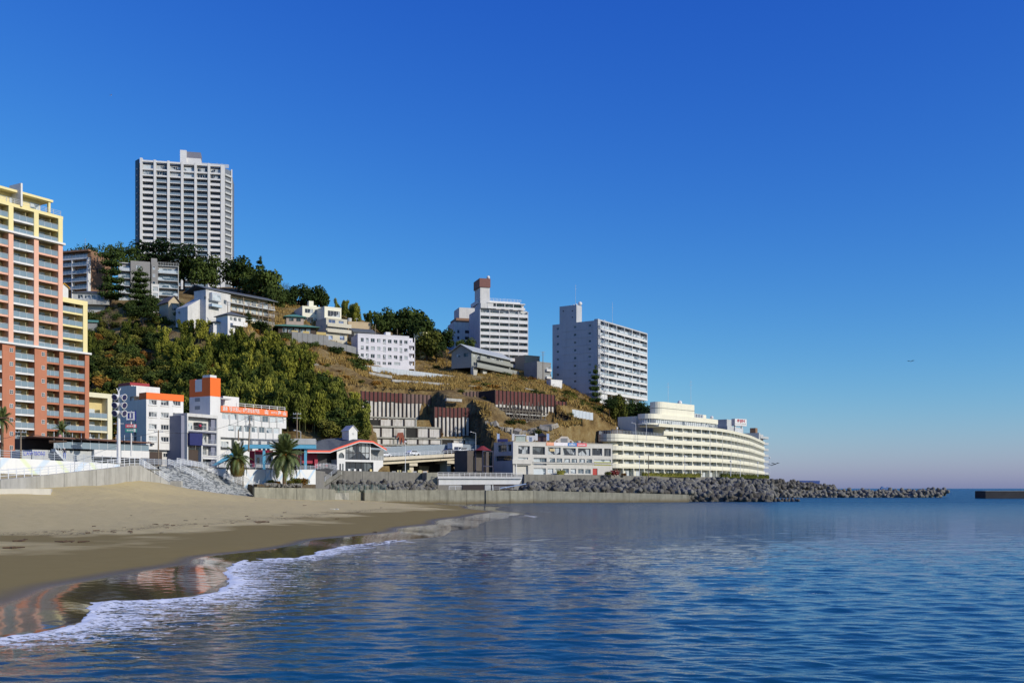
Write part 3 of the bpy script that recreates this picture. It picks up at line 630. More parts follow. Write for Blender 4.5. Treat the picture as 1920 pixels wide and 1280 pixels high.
# carve look: the recess behind the balconies is a wall 1.6 m back, so the front skin is only fins and parapets
b2 = MB(); b2.facade(D,T,lops,0,.25,0,0,zb-0); 
bb = MB(); bb.T = Matrix(((0,1,0,0),(-1,0,0,D),(0,0,1,0),(0,0,0,1))); bb.facade(D,T,lops,0,.25,0,0,zb-3); bb.T = None
bb.face([(W,D,zb),(0,D,zb),(0,D,T),(W,D,T)]); bb.face([(W,0,zb),(W,D,zb),(W,D,T),(W,0,T)]); bb.face([(0,0,T),(W,0,T),(W,D,T),(0,D,T)]); bb.face([(0,0,zb),(0,D,zb),(W,D,zb),(W,0,zb)])
bb.face([(.3,.3,zb-3),(.3,D-.3,zb-3),(.3,D-.3,T-.2),(.3,.3,T-.2)]); bb.box(0,W,-.02,1.7,T-.02,T+.55); bb.box(0,1.9,-.02,.3,zb-4,T); bb.box(W-.4,W+.02,.0,1.6,zb,T)
bb.build('wall', WGR, root)
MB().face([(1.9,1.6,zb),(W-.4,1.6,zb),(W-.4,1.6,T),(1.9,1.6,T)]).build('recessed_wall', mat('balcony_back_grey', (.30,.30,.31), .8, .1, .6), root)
for o in lops: link('window', win(1.1,.95,STEEL,GLD,2), root, (.14, D-o[0], o[2]), -math.pi/2)
for k in range(1,9): MB().box(-.10,-.003,2.6,16.6,T-k*fh-.2,T-k*fh-.02).build('string_course', WGR, root)
bw = (W-2.3)/6
for i in range(7): MB().box(1.9+bw*i-.14,1.9+bw*i+.14,-.06,1.6,zb,T).build('fin', WHITE, root)
for r_ in range(9):
    z = T-(r_+1)*fh
    for i in range(6):
        x = 1.9+bw*i+.14; w_ = bw-.28
        link('balcony', balc(w_,1.6,.2,WHITE,WHITE,GLL,1.05,True,7,False), root, (x,0,z+.55))
        MB() if 0 else None
        link('parapet', BC.setdefault('slabpar', MB().box(0,w_,-.05,.1,-.35,.52).mesh('parapet', WHITE)), root, (x,0,z))
        link('window', win(w_*.62,2.0,WHITE,GLS if i < 5 else GLL,3), root, (x+.3,1.5,z+.6))
MB().box(-.1,W,-.08,4,zb-.6,zb-.02).build('soffit_beam', WHITE, root)
b = MB(); b.box(0,9,.5,D-.2,-4,zb-.6); b.box(W*.6,W-3.2,2.5,D-2,-6,zb-.6); b.box(11,W*.55,4.5,D-2,-6,zb-.62); 
for x in (13,19.5,26): b.box(x,x+.7,.8,1.6,-6,zb-.6)
b.build('base', WHITE, root)
for x in (12,16.4,20.8,33): link('window', win(3.4,1.9,DARK,GLD,3), root, (x,4.4 if x<30 else 2.4,zb-2.8))
b = MB(); b.box(0,4.5,9.9,17.9,T,T+7.2); b.build('lift_tower', WGR, root); 
for a,z in ((11.5,4.6),(11.5,2),(15.8,4.9)): MB().box(-.05,.02,a,a+.5,T+z,T+z+.5).build('vent', DARK, root)
for i in range(5): dish(root, 1+(i*.7)%3, 10.5+i*1.6, T+7.1, .35)
dish(root,3.8,10.4,T+7.3,.9); antenna(root,3,12,T+7.2,9); antenna(root,24,6,T+.5,11)
b = MB()          # zigzag escape stair at the corner
for k in range(17):
    z0 = zb-3+k*fh/1.0*.5*2/2*1.0; z0 = zb-4+k*1.58*1.24; y0, y1 = (-.2,-2.6) if k % 2 else (-2.6,-.2)
    if z0+1.9 > T: break
    b.tube((.4,y0,z0),(.4,y1,z0+1.95),.09,m=0,n=4); b.tube((1.5,y0,z0),(1.5,y1,z0+1.95),.09,n=4); b.tube((.4,y0,z0+1),(.4,y1,z0+2.95),.06,n=4); b.box(.3,1.7,y1-.5,y1+.5,z0+1.9,z0+2.0); b.tube((.4,y1,z0+3),(1.6,y1,z0+3),.06,n=4)
for x,y in ((.3,-2.9),(1.6,-2.9)): b.tube((x,y,zb-6),(x,y,T-1),.08,n=4)
b.build('escape_stair', WHITE, root)

# ---------------------------------------------------------------- white balcony hotel with brown-topped tower
ZO = (780,510,5.12)
fr = Fr(900,430,990,436.6,50.0); W = fr.W; T = fr.z(577,0)
root = thing('tower_hotel', 'white balcony hotel topped by a tall lift tower with a brown box', 'hotel', fr.loc, fr.rz)
b = MB(); lops = [(D_,D_+1.2,T-3.6-2.75*k,T-2.2-2.75*k) for D_ in (11.0,) for k in range(9)]
bb = MB(); bb.T = Matrix(((0,1,0,0),(-1,0,0,18),(0,0,1,0),(0,0,0,1))); bb.facade(18,T,lops,0,.3,0,0,-6); bb.T = None
bb.face([(.3,.3,-6),(.3,17.7,-6),(.3,17.7,T),(.3,.3,T)]); bb.box(0.02,W,1.5,18,-6,T-.01); bb.build('wall', WHITE2, root)
for o in lops: link('window', win(1.2,1.4,DKB,GLD,2), root, (.12, 18-o[0], o[2]), -math.pi/2)
n = 10; bw = W/5
for i in range(6): x = min(max(W*i/5,.1),W-.1); MB().box(x-.11,x+.11,-.2,1.5,-6,T-.6).build('fin', WHITE, root)
for k in range(12):
    z = T-2.75*(k+1)-.3
    for i in range(5):
        link('balcony', balc(bw-.24,1.5,.25,WHITE,WHITE,GLL,1.1,False,4,True), root, (bw*i+.12,0,z)); link('window', win(bw-.9,2.0,WHITE,GLS,3), root, (bw*i+.45,1.4,z+.05))
b = MB(); b.box(3.5,W-1.6,1.2,17,T,T+2.7); b.box(.2,W-2,5,16,T+2.72,T+4.3); 
for i in range(5): b.box(3.4+i*3.9-.1,3.4+i*3.9+.1,-.2,1.2,T,T+2.6)
b.box(3.4,W-1.4,-.3,1.2,T+2.35,T+2.7); b.box(3.4,W-1.4,-.25,-.1,T,T+.9); b.build('top_storey', WHITE, root)
for i in range(4): link('window', win(3.0,1.5,WHITE,GLS,3), root, (3.9+i*3.9,1.1,T+.75))
ta, tb = fr.s(909), fr.s(922)
MB().box(ta-1.2,tb,3,12,T,T+9.6).build('lift_tower', WHITE2, root); MB().box(ta-1.6,tb+.2,2.6,12.4,T+9.62,T+13.4).build('sign_box', mat('faded_brown_sign', (.20,.085,.07), .7, .15, 1.5), root); dish(root,tb-.4,4,T+13.4,.8)
MB().box(.3,6,-.1,9,T+.01,T+2.2).build('stair_head', WHITE2, root); link('railing', rail_mesh(W-6,1.2,10).mesh('railing', WHITE), root, (4.5,5.2,T+4.3))
wing = thing('hotel_wing', 'shaded rear wing with dark roof band left of the brown-topped white hotel', 'hotel wing', (X(851,452),452,50), R(17))
b = MB(); b.body(8.8,12,fr.z(597)+2.3,[(1.6,2.6,10+2.9*k,11.4+2.9*k) for k in range(6)]+[(5.2,8.0,10+2.9*k,11.4+2.9*k) for k in range(6)],z0=-6); b.build('wall', WHITE2, wing)
HT = fr.z(597)+2.3
put_windows(wing, [(1.6,2.6,10+2.9*k,11.4+2.9*k) for k in range(6)]+[(5.2,8.0,10+2.9*k,11.4+2.9*k) for k in range(6)], DKB, GLD)
MB().box(1,8.9,-.15,11,HT,HT+1.8).build('roof_band', BROWN, wing); MB().box(3,10.6,2,12,HT+1.82,HT+7).build('upper_block', WHITE2, wing); antenna(wing,9.5,3,HT+7,2)

# ---------------------------------------------------------------- houses and small hotels on the slope
def house(name, label, cat, fr, D, H, wm, front=(), left=(), roof='flat', rm=None, rise=1.8, fm=None, gm=None, nm=2, z0=-5, oh=.6, sill=False, balcs=(), group=None):
    root = thing(name, label, cat, fr.loc, fr.rz, group); W = fr.W
    front = [o for o in front if o[3] < H]; left = list(left)
    b = MB(); b.body(W,D,H,front,left,z0=z0)
    if roof == 'gable_y': b.face([(0,0,H),(W,0,H),(W/2,0,H+rise*.93)]); b.face([(W,D,H),(0,D,H),(W/2,D,H+rise*.93)])
    if roof == 'gable_x': b.face([(0,D,H),(0,0,H),(0,D/2,H+rise*.93)]); b.face([(W,0,H),(W,D,H),(W,D/2,H+rise*.93)])
    b.build('wall', wm, root)
    r_ = MB()
    if roof == 'flat': flat_parapet(r_, W, D, H, .4)
    elif roof == 'gable_x': gable_x(r_, W, D, H, rise, oh, 0)
    elif roof == 'gable_y': gable_y(r_, W, D, H, rise, oh, 0)
    else: hip(r_, W, D, H, rise, oh, 0)
    r_.build('roof', rm or wm, root)
    put_windows(root, front, fm or WHITE, gm or GLS, nm, sill=sill)
    put_windows_left(root, D, left, fm or WHITE, gm or GLD)
    for a, c, z, h in balcs: link('balcony', balc(c-a,1.1,.2,wm,WHITE,GLL,h,False,3,True), root, (a,-1.1,z))
    return root
PINK = mat('mauve_white', (.72,.70,.73), .7, .05, .4, .15)
ZO = (520,540,6.4); fr = Fr(670.8,372,766.9,379.2,48.5); T = fr.z(626.7)
rows = [(595,642),(690,735),(782,828),(890,932)]; cols = [(1000,1036),(1120,1168),(1196,1236),(1326,1370),(1396,1440),(1522,1562)]; dc = [(1062,1094),(1266,1300),(1466,1498)]
def shf(c): return (c-965)*38/615
ops = px_ops(fr, [(a,c,r0+shf(a),r1+shf(a)) for r0,r1 in rows[:3] for a,c in cols], ZO); dops = px_ops(fr, [(a,c,r0-2+shf(a),r1+14+shf(a)) for r0,r1 in rows[:3] for a,c in dc], ZO)
ops2 = px_ops(fr, [(a,c,876+(a-965)*.03,912+(a-965)*.03) for a,c in ((1010,1036),(1062,1098),(1190,1236),(1262,1304),(1326,1370),(1400,1474))], ZO)
root = house('white_lodge', 'plain white four-storey lodge with small windows, centre of the hillside', 'lodge', fr, 11.4, T, PINK, ops+dops+ops2, [(4,5.5,7,8.2)], nm=2)
for k in range(3): MB().box(-.03,fr.W+.03,-.06,-.003,T-2.95*(k+1)+.15,T-2.95*(k+1)+.35).build('string_course', PINK, root)
W = fr.W
for k in range(4): MB().box(W+.02,W+2.4,.2,3.4,T-2.95*(k+1)-.2,T-2.95*(k+1)+1.1).build('balcony', PINK, root)
MB().box(W+.02,W+2.0,1.9,9,-4,T).build('rear_wall', PINK, root); MB().box(W+2.2,W+2.42,.2,.5,0,T).build('post', PINK, root); MB().box(fr.s(727),fr.s(736),3,6,T+.4,T+2.0).build('roof_hut', WHITE, root)
# cream house with chimney
fr = Fr(567,400,607.5,404,70); H = fr.z(575)
house('cream_house', 'cream two-storey hillside house with a tall square chimney', 'house', fr, 13, H, CREAM, px_ops(fr, [(330,430,250,300),(445,540,262,318),(330,430,350,398),(445,540,360,405)], ZO), [(9.5,11,2.5,4.3)], nm=3)
r_ = bpy.context.scene.objects; root = [o for o in r_ if o.name.startswith('cream_house')][0]
MB().box(fr.s(583),fr.s(583)+1.9,3,5,H+.4,H+3.2).build('chimney', CREAM, root); MB().box(fr.s(583)+1.92,fr.s(583)+3.2,3,5,H+.4,H+1.5).build('roof_hut', CREAM, root)
fr = Fr(608.5,396,640,400,70); H = fr.z(576)
b = house('cream_annex', 'cream annex with one wide recessed window beside the chimney house', 'house', fr, 10, H, CREAM, px_ops(fr, [(605,750,275,345)], ZO), [], nm=4)
# grey-blue and beige house with wrap balconies
fr = Fr(611.5,378,651,383,59); H = fr.z(597); BEI = mat('beige_siding', (.55,.51,.40), .75, .06, .8); 
house('beige_house', 'beige three-storey house with two wide balconies below the cream chimney house', 'house', fr, 9.5, H, BEI, px_ops(fr, [(615,695,378,430),(735,795,395,425),(615,695,475,520),(748,806,485,518),(615,665,568,620),(750,806,572,625)], ZO), [(1.5,2.6,3.0,4.4),(5,6,3.0,4.4),(1.5,2.6,6,7.4),(5,6,6,7.4)], roof='flat', nm=2, gm=glass_mat('blue_curtain_glass', (.06,.10,.20), (.35,.45,.65), .5), balcs=[(0,fr.W+1.2,fr.z(622)+.1,1.1),(0,fr.W+1.2,fr.z(607.5)-1.0+.3,1.1)])
# green-roofed teahouse
GRN = mat('patina_green_roof', (.10,.26,.20), .6, .12, 1.2); DKWOOD = mat('dark_timber', (.07,.05,.04), .8, .15, 1)
fr = Fr(522,362,592,366,60); H = 3.0
root = house('green_roof_house', 'low dark timber house with two tiers of green copper roof', 'house', fr, 9, H, DKWOOD, [(1.5+2.1*i,3.1+2.1*i,.8,2.4) for i in range(5)], [], roof='hip', rm=GRN, rise=1.7, nm=2, oh=1.4)
b = MB(); b.box(3.0,9.2,2,7,H+.4,H+4.0); b.build('upper_storey', mat('pinkish_plaster', (.42,.33,.28), .8), root); r2 = MB(); r2.T = Matrix.Translation((3,2,0)); hip(r2,6.2,5,H+4.0,1.2,.9,0); r2.build('upper_roof', GRN, root)
for x in (4.0,6.6): link('window', win(1.6,1.3,WOOD,GLD,2), root, (x,1.9,H+2.3))
fr = Fr(547,352,616,357,58.2)
root = thing('garden_wall', 'dark grey garden wall topped by yellow boards below the green-roofed house', 'wall', fr.loc, fr.rz)
for i in range(7): x = fr.W*i/7; MB().box(x+.04,x+fr.W/7-.04,-.1,.1,-3,1.1-.12*i).build('panel', GREY, root)
for a,c in ((0,2.2),(4,6.2),(8.8,12.2)): MB().box(a,c,.2,.5,.6,1.6).build('board', mat('yellow_board', (.55,.42,.16), .8), root)
# grey gabled house and beige flat block behind the lodge
fr = Fr(664,388,702,392,58); H = fr.z(621)
house('grey_gable_house', 'grey tiled gabled house tucked behind the left end of the white lodge', 'house', fr, 7, H, GREY, [(1,2.6,H-1.6,H-.6),(3.4,5,H-1.6,H-.6)], [(2,3,H-2,H-1),(4.5,5.5,H-2,H-1)], roof='gable_x', rm=ROOFG, rise=1.8)
fr = Fr(653,410,696,413,66); H = fr.z(604); BGE = mat('tan_render', (.55,.43,.27), .8, .08, .5)
root = house('tan_flat_house', 'tan flat-roofed block with roof tanks, behind the grey gabled house', 'house', fr, 8, H, BGE, [], [], nm=2); MB().tube((1,3,H+.4),(1,3,H+2.2),.9,n=10).build('water_tank', LGREY, root); antenna(root,4,3,H,2.5)
fr = Fr(690,400,745,404,60); house('brown_roof_house', 'low house with a rust-brown roof behind the white lodge', 'house', fr, 8, 2.0, GREY, [], [], roof='gable_x', rm=mat('rust_roof', (.20,.11,.08), .8, .2, 1), rise=1.6)
fr = Fr(745,408,786,412,60); house('dark_roof_house', 'dark-roofed house half hidden by trees right of the white lodge', 'house', fr, 8, fr.z(632), DKWOOD, [], [], roof='gable_x', rm=ROOFG, rise=1.6)
fr = Fr(793,402,809,405,60); H = fr.z(624); house('lemon_house', 'small pale lemon house among trees right of the white lodge', 'house', fr, 6, H, mat('lemon_render', (.72,.68,.36), .75), [(.5,1.5,H-1.6,H-.6),(2,3,H-1.6,H-.6)], [], nm=2)
# long ryokan
ZO = (300,500,6.4); fr = Fr(425,350,513,366.5,61); W = fr.W; H = fr.z(548.5); OCH = mat('ochre_plaster', (.60,.50,.30), .8, .08, .5)
root = thing('long_inn', 'long three-tier inn with grey roof and open verandas above the dark trees', 'inn', fr.loc, fr.rz)
MB().box(0,W-1.5,1.6,11,-5,H).build('wall', OCH, root)
b = MB(); b.slab_x([(-1.2,H-.1),(5,H+1.9),(12,H-.1),(12,H-.35),(5,H+1.6),(-1.2,H-.35)],-9.5,W+1.2); b.build('roof', ROOFG, root)
for k,z in enumerate((H-3.1,H-6.0,H-8.9)):
    MB().box(0,W+.4-.5*k,-.5,1.6,z-.35,z).build('veranda_floor', LGREY if k==0 else (WOOD if k==1 else OCH), root)
    link('railing', rail_mesh(W,1.0,14,3,r=.04).mesh('railing', WHITE), root, (0,-.45,z))
    for i in range(7): link('window', win(2.2,1.9,WOOD if i%3==0 else WHITE,GLS if (i+k)%3 else GLL,2), root, (.6+i*W/7.4,1.5,z+.1))
for i in range(4): MB().box(i*W/3.05,i*W/3.05+.3,-.4,-.1,-4,H-.2).build('post', WOOD, root)
fr = Fr(386,340,432,349,61); H = fr.z(545)
root = house('inn_wing', 'white square front wing at the left end of the long inn', 'inn wing', fr, 6, H, WHITE2, px_ops(fr, [(575,595,385,425),(765,800,400,450),(620,650,470,510)], ZO), [(5,6,H-3,H-1.8)], nm=2)
MB().box(1.4,5.4,-1.4,-.02,H-3.1,H-.4).build('glazed_bay', STEEL, root); link('window', win(3.4,1.9,WHITE,GLL,4), root, (1.7,-1.5,H-2.9)); MB().box(1.2,5.6,-1.7,0,H-5.2,H-4.3).build('awning', mat('pale_blue_awning', (.45,.55,.62), .6), root)
fr = Fr(352,338,386,343,62); H = fr.z(553); root = thing('white_ramp_building', 'white building with a sloping roof line left of the inn', 'house', fr.loc, fr.rz)
b = MB(); b.slab_y([(0,-4),(fr.W,-4),(fr.W,H+.6),(0,H-3.8)],0,8); b.build('wall', WHITE2, root)
# white house with dark hipped roof
fr = Fr(427,328,460,333,57.5); H = fr.z(589)
house('dark_hip_house', 'small white house with black hipped roof in front of the long inn', 'house', fr, 7, H, WHITE, [(.8,1.8,H-1.9,H-.7),(2.2,3.4,H-1.9,H-.7),(4,5,H-1.9,H-.7)], [], roof='hip', rm=ROOFG, rise=1.7, balcs=[(1.2,fr.W,H-3.4,1.2)])
fr = Fr(400,330,434,333,56.5); house('dark_lean_house', 'low dark-roofed outbuilding left of the white hipped house', 'house', fr, 6, 2.6, WHITE, [], [], roof='hip', rm=ROOFG, rise=1.2)
# brown apartment, grey terraced apartment
fr = Fr(112,404,165,400,66); H = fr.z(472); W = fr.W
root = thing('brown_apartment', 'brown-sided apartment house with white balcony frames behind the yellow tower', 'apartment block', fr.loc, fr.rz)
b = MB(); b.box(0,W,1.6,13.5,-6,H); b.build('wall', BROWN, root); MB().box(W-.6,W,-.0,1.58,-6,H-3.4).build('frame', WHITE, root); MB().box(0,W,-.15,1.5,H-3.7,H-3.1).build('frame', WHITE, root); MB().box(W*.42,W*.42+.35,-.1,1.55,-6,H-3.75).build('frame', WHITE, root); MB().box(-.5,W+.3,-.2,1.7,H-.6,H+.1).build('roof_edge', BROWN, root)
for k in range(5):
    z = H-3.1*(k+1)
    for a,c in ((0,W*.42-.02),(W*.42+.37,W-.62)): link('balcony', balc(c-a,1.6,.2,WHITE,STEEL,BLG,1.1,False,4), root, (a,0,z)); link('window', win((c-a)*.85,2.1,STEEL,GLD,3), root, (a+.2,1.5,z))
for z in (H-4,H-8.5): MB().box(W-.02,W+.05,5,5.7,z,z+2).build('window', GLD, root)
antenna(root,W*.6,5,H,6)
ZO = (100,440,6.4); GRB = mat('warm_grey_tile', (.28,.27,.255), .8, .08, .6)
fr = Fr(221,385,335,392,60); W = fr.W; H = fr.z(492)
root = thing('grey_terraced_apartment', 'grey apartment house with stacked pale balconies behind two pines', 'apartment block', fr.loc, fr.rz)
xs_ = [fr.s(100+q/6.4) for q in (780,925,1165,1255,1505)]
MB().box(0,W,1.5,13,-6,H).build('wall', GRB, root)
MB().box(xs_[1]+.1,xs_[2]-.1,-.6,1.48,-6,H+.9).build('bay_front', GRB, root); MB().box(xs_[2]+.4,xs_[3],-.6,1.48,-6,H+1.0).build('bay_front', GRB, root); MB().box(fr.s(283),fr.s(294),3,7,H,H+3.2).build('stair_head', GRB, root); MB().box(0,W,.8,3,H,H+.35).build('roof_edge', LGREY, root)
for k in range(6):
    z = H-2.9*(k+1)
    for a,c in ((xs_[0],xs_[1]),(xs_[3],xs_[4])): link('balcony', balc(c-a-.1,1.5,.25,LGREY,STEEL,GLL,1.0,False,5), root, (a,0,z)); link('window', win((c-a)*.84,2.0,WHITE,GLL,4), root, (a+.3,1.4,z+.02))
    link('window', win(1.9,1.3,WHITE,GLS,2), root, ((xs_[1]+xs_[2])/2-1.6,-.7,z+.8)); link('window', win(1.0,1.3,WHITE,GLS,1), root, (xs_[2]+.8,-.7,z+.8))
MB().box(W-.25,W,-.2,1.5,-6,H).build('end_fin', LGREY, root); link('railing', rail_mesh(xs_[4]-xs_[3],1.0,8).mesh('railing', LGREY), root, (xs_[3],.2,H+.35))
fr = Fr(284,372,298,373,60); house('white_bay_house', 'small white house with bay window in front of the grey apartment', 'house', fr, 5, fr.z(534), WHITE, [(.4,2.2,fr.z(545),fr.z(537)),(.4,2.2,fr.z(556),fr.z(549))], [], nm=3)
fr = Fr(316,352,337,355,57); H = fr.z(566); house('beige_cottage', 'beige cottage with steep brown roof and white lattice window', 'cottage', fr, 7, H, mat('sand_render', (.52,.43,.30), .8), px_ops(fr, [(1425,1495,835,910)], ZO), [], roof='gable_y', rm=mat('brown_slate', (.16,.13,.12), .8, .15, 1.2), rise=2.6, nm=3)
fr = Fr(137,372,196,374,60); H = fr.z(548); root = house('low_grey_house', 'low dark-roofed house with a concrete deck at the foot of the brown apartment', 'house', fr, 8, H, LGREY, [(1.6+2.4*i,3.4+2.4*i,H-2.3,H-.8) for i in range(4)], [], roof='hip', rm=ROOFG, rise=1.4)
MB().box(-3,fr.W+2,-2.2,-.02,H-4.6,H-2.9).build('deck', CONC_L, root)
fr = Fr(112,368,128,370,60); house('orange_roof_house', 'small house with a bright yellow-orange roof beside the yellow tower', 'house', fr, 6, fr.z(538), WHITE, [], [], roof='gable_y', rm=mat('orange_yellow_roof', (.80,.42,.04), .7), rise=1.6)
fr = Fr(163,345,181,346,50); house('green_shed', 'small shed with green roof at the top left edge of the wooded slope', 'shed', fr, 4, fr.z(602), GREY, [], [], roof='gable_x', rm=GRN, rise=.8)
# chalet on splayed piers
fr = Fr(884,381,957,408,47); H = fr.z(658); W = fr.W; SAGE = mat('sage_grey_siding', (.30,.31,.28), .8, .08, .8)
root = thing('pier_chalet', 'grey gabled guest house on splayed concrete piers in front of the white tower hotel', 'guest house', fr.loc, fr.rz)
b = MB(); b.body(W,9,H,[(1.2,3.2,H-2,H-.8)]+[(4.2+3.6*i,7.0+3.6*i,H-2.6,H-.5) for i in range(int((W-6)/3.6))]+[(1.5,6,H-5.4,H-4)],[(2,4,H-2,H-.6),(5.5,7.5,H-2,H-.6)],z0=3.2); b.face([(0,9,H),(0,0,H),(0,4.5,H+2.6)]); b.build('wall', SAGE, root)
put_windows(root,[(1.2,3.2,H-2,H-.8)]+[(4.2+3.6*i,7.0+3.6*i,H-2.6,H-.5) for i in range(int((W-6)/3.6))]+[(1.5,6,H-5.4,H-4)],WHITE,GLS,3); put_windows_left(root,9,[(2,4,H-2,H-.6),(5.5,7.5,H-2,H-.6)],DKWOOD)
r_ = MB(); gable_x(r_,W,9,H,3.0,1.0,0); r_.build('roof', mat('pale_sheet_roof', (.42,.45,.45), .6, .08, .5), root)
MB().box(3.6,W-1,-1.8,-.02,H-3.2,H-2.9).box(3.6,W-1,-1.85,-1.7,H-2.88,H-1.9).build('balcony', SAGE, root); MB().box(.2,W+3,-2.4,-.02,3.2,3.6).box(.2,W+3,-2.5,-2.3,3.62,5.0).build('terrace', SAGE, root)
for i in range(5):
    x = 1+i*(W-2)/4; MB().slab_y([(x-.4,-4),(x+.6,-4),(x+2.4,3.15),(x-1.0,3.15)],-.8,.4).build('pier', CONC_L, root)
fr = Fr(984,424,1012,428,46); H = fr.z(667); house('tan_annex', 'tan flat annex between the tower hotel and the slab block', 'house', fr, 8, H, BGE, [], [])
fr = Fr(1007,402,1033,407,44); H = fr.z(679); root = house('dark_grey_flats', 'dark grey flats with pale balconies left of the slab block end wall', 'house', fr, 8, H, GREY, [(5,8,H-3,H-1.4),(5,8,H-6,H-4.4),(5,8,H-9,H-7.4)], [])
for k in range(3): MB().box(4.6,7.2,-.9,-.02,H-3.3-3*k,H-2.4-3*k).build('balcony', WHITE2, root)
fr = Fr(1033,392,1054,395,42.5); H = fr.z(713); house('white_hut', 'small white hut with three windows at the foot of the slab block', 'hut', fr, 3, H, WHITE, [(.4,1.3,.7,1.6),(1.7,2.6,.7,1.6),(3,3.9,.7,1.6)], [])
# round white viewing terrace
root = thing('round_terrace', 'curved white parapet terrace beside the white tower hotel base', 'terrace', (X(1000,412),412,43)); b = MB()
b.tube((0,4,-3),(0,4,4.2),6.5,n=20,m=1); b.tube((0,4,4.25),(0,4,5.4),6.8,n=20,m=0); b.build('wall', [WHITE, CONC], root)
# ================================================================ curved seaside hotel
HOTW = mat('ivory_paint', (.79,.752,.595), .65, .05, .3, .14)
def catmull(P_, n=8):
    out = []; Q = [2*P_[0]-P_[1]]+P_+[2*P_[-1]-P_[-2]]
    for i in range(1, len(Q)-2):
        for k in range(n):
            t = k/n; a, b_, c, d_ = Q[i-1], Q[i], Q[i+1], Q[i+2]
            out.append(.5*((2*b_)+(c-a)*t+(2*a-5*b_+4*c-d_)*t*t+(3*b_-a-3*c+d_)*t**3))
    return out+[P_[-1]]
path = catmull([Vector(p) for p in ((34,343),(60,370),(83,396),(104,440),(117,475),(129,509))], 14)
base0 = Vector((34,343)); root = thing('curved_hotel', 'long ivory hotel of curving balcony bands with rounded end by the breakwater', 'hotel', (34,343,8.3))
def plen(p): 
    s_ = [0]
    for a, b_ in zip(p[:-1], p[1:]): s_.append(s_[-1]+(b_-a).length)
    return s_
PL = plen(path)
def pat(s_, off=0.0):          # point on the facade line s metres along, off metres inland
    s_ = max(s_, 0); i = max(k for k in range(len(PL)-1) if PL[k] <= s_ or k == 0); t = (s_-PL[i])/(PL[i+1]-PL[i]); a, b_ = path[i], path[i+1]; u = (b_-a).normalized()
    j = min(i+1, len(path)-2); u2 = (path[j+1]-path[j]).normalized(); u = (u*(1-t)+u2*t).normalized()
    return a+(b_-a)*t+Vector((-u.y,u.x))*off-base0, u
LT = PL[-1]
def line_pts(s0, s1, off, step=3.0):
    n = max(2, int((s1-s0)/step)+1); return [pat(s0+(s1-s0)*k/(n-1), off)[0] for k in range(n)]
def rounded(s0, s1, o0, o1, r=None, nseg=10):
    # strip from s0 (rounded end) to s1, between offsets o0 (sea side) and o1 (inland)
    fr_ = line_pts(s0, s1, o0); bk = line_pts(s0, s1, o1); c, u = pat(s0, (o0+o1)/2); rr = (o1-o0)/2; n_ = Vector((-u.y,u.x))
    arc = [c-u*rr*math.sin(math.pi*k/nseg)*1.0+n_*rr*math.cos(math.pi*k/nseg) for k in range(1, nseg)]
    return fr_+list(reversed(bk))+arc
def band(s0, s1, z0, z1, o0, o1, m, name='parapet', parent=root, rnd=True):
    b = MB(); pts_ = rounded(s0, s1, o0, o1) if rnd else line_pts(s0, s1, o0)+list(reversed(line_pts(s0, s1, o1)))
    b.prism(pts_, z0, z1); return b.build(name, m, parent)
fh = 3.1; DP = 9.0; E0 = 6.0; s1261 = 37.0
band(E0, LT, -3, 4*fh-.3, 1.7, DP-1.5, HOTW, 'wall'); band(s1261-2, LT, 4*fh-.28, 6*fh-.3, 1.7, DP-1.5, HOTW, 'wall', rnd=False)
for k in range(6):
    z = k*fh; s0 = E0 if k < 4 else s1261-6
    if k: band(s0, LT, z-.35, z+.02, -.05, DP, HOTW, 'floor_slab', rnd=(k < 4))
    if k: band(s0, LT, z+.03, z+1.2, -.18, .08, HOTW, 'parapet', rnd=False)
    if k and k < 4:       # parapet round the end
        c, u = pat(E0, DP/2); n_ = Vector((-u.y,u.x)); b = MB()
        for a in range(12):
            q0, q1 = [c-u*(DP/2+.15)*math.sin(math.pi*t/12)-n_*(DP/2+.15)*math.cos(math.pi*t/12) for t in (a, a+1)]
            i0, i1 = [c-u*(DP/2-.1)*math.sin(math.pi*t/12)-n_*(DP/2-.1)*math.cos(math.pi*t/12) for t in (a, a+1)]
            b.prism([q0,i0,i1,q1], z-.35, z+1.2)
        b.build('parapet', HOTW, root)
z = 4*fh
band(E0, s1261-4, z-.33, z+2.3, -.1, DP, HOTW, 'terrace_parapet'); band(E0, s1261-4, z+.75, z+.85, -.13, DP+.03, ROOFG, 'dark_line')
ZR = 6*fh; band(s1261-9, LT, ZR-.35, ZR+.3, -.1, DP, HOTW, 'roof_slab', rnd=False); band(s1261-9, LT, ZR+.31, ZR+.75, -.2, .1, HOTW, 'parapet', rnd=False)
# top storey block with ribbon window and rounded end
t0, t1 = 28.0, 72.0
b = MB(); b.prism(rounded(t0, t1, 1.0, 8.5), ZR+.3, ZR+.9); b.build('upper_wall', HOTW, root)
b = MB(); b.prism(rounded(t0, t1, 1.5, 8.0), ZR+.92, ZR+2.5); b.build('ribbon_window', glass_mat('ribbon_glass', (.10,.13,.17), (.52,.55,.57), .3), root)
b = MB(); b.prism(rounded(t0, t1, 1.0, 8.5), ZR+2.52, ZR+4.3); b.build('upper_parapet', HOTW, root)
MB().prism(rounded(t0,t1,.97,8.53), ZR+.2, ZR+.298).build('dark_line', ROOFG, root)
for i in range(34):
    p_, u = pat(t0+(t1-t0)*i/33, 1.4); MB().box(-.07,.07,-.1,.1,ZR+.91,ZR+2.51).build('mullion', WHITE, root, (p_.x,p_.y,0), math.atan2(u.y,u.x))
c, u = pat(t0, 4.75); n_ = Vector((-u.y,u.x))
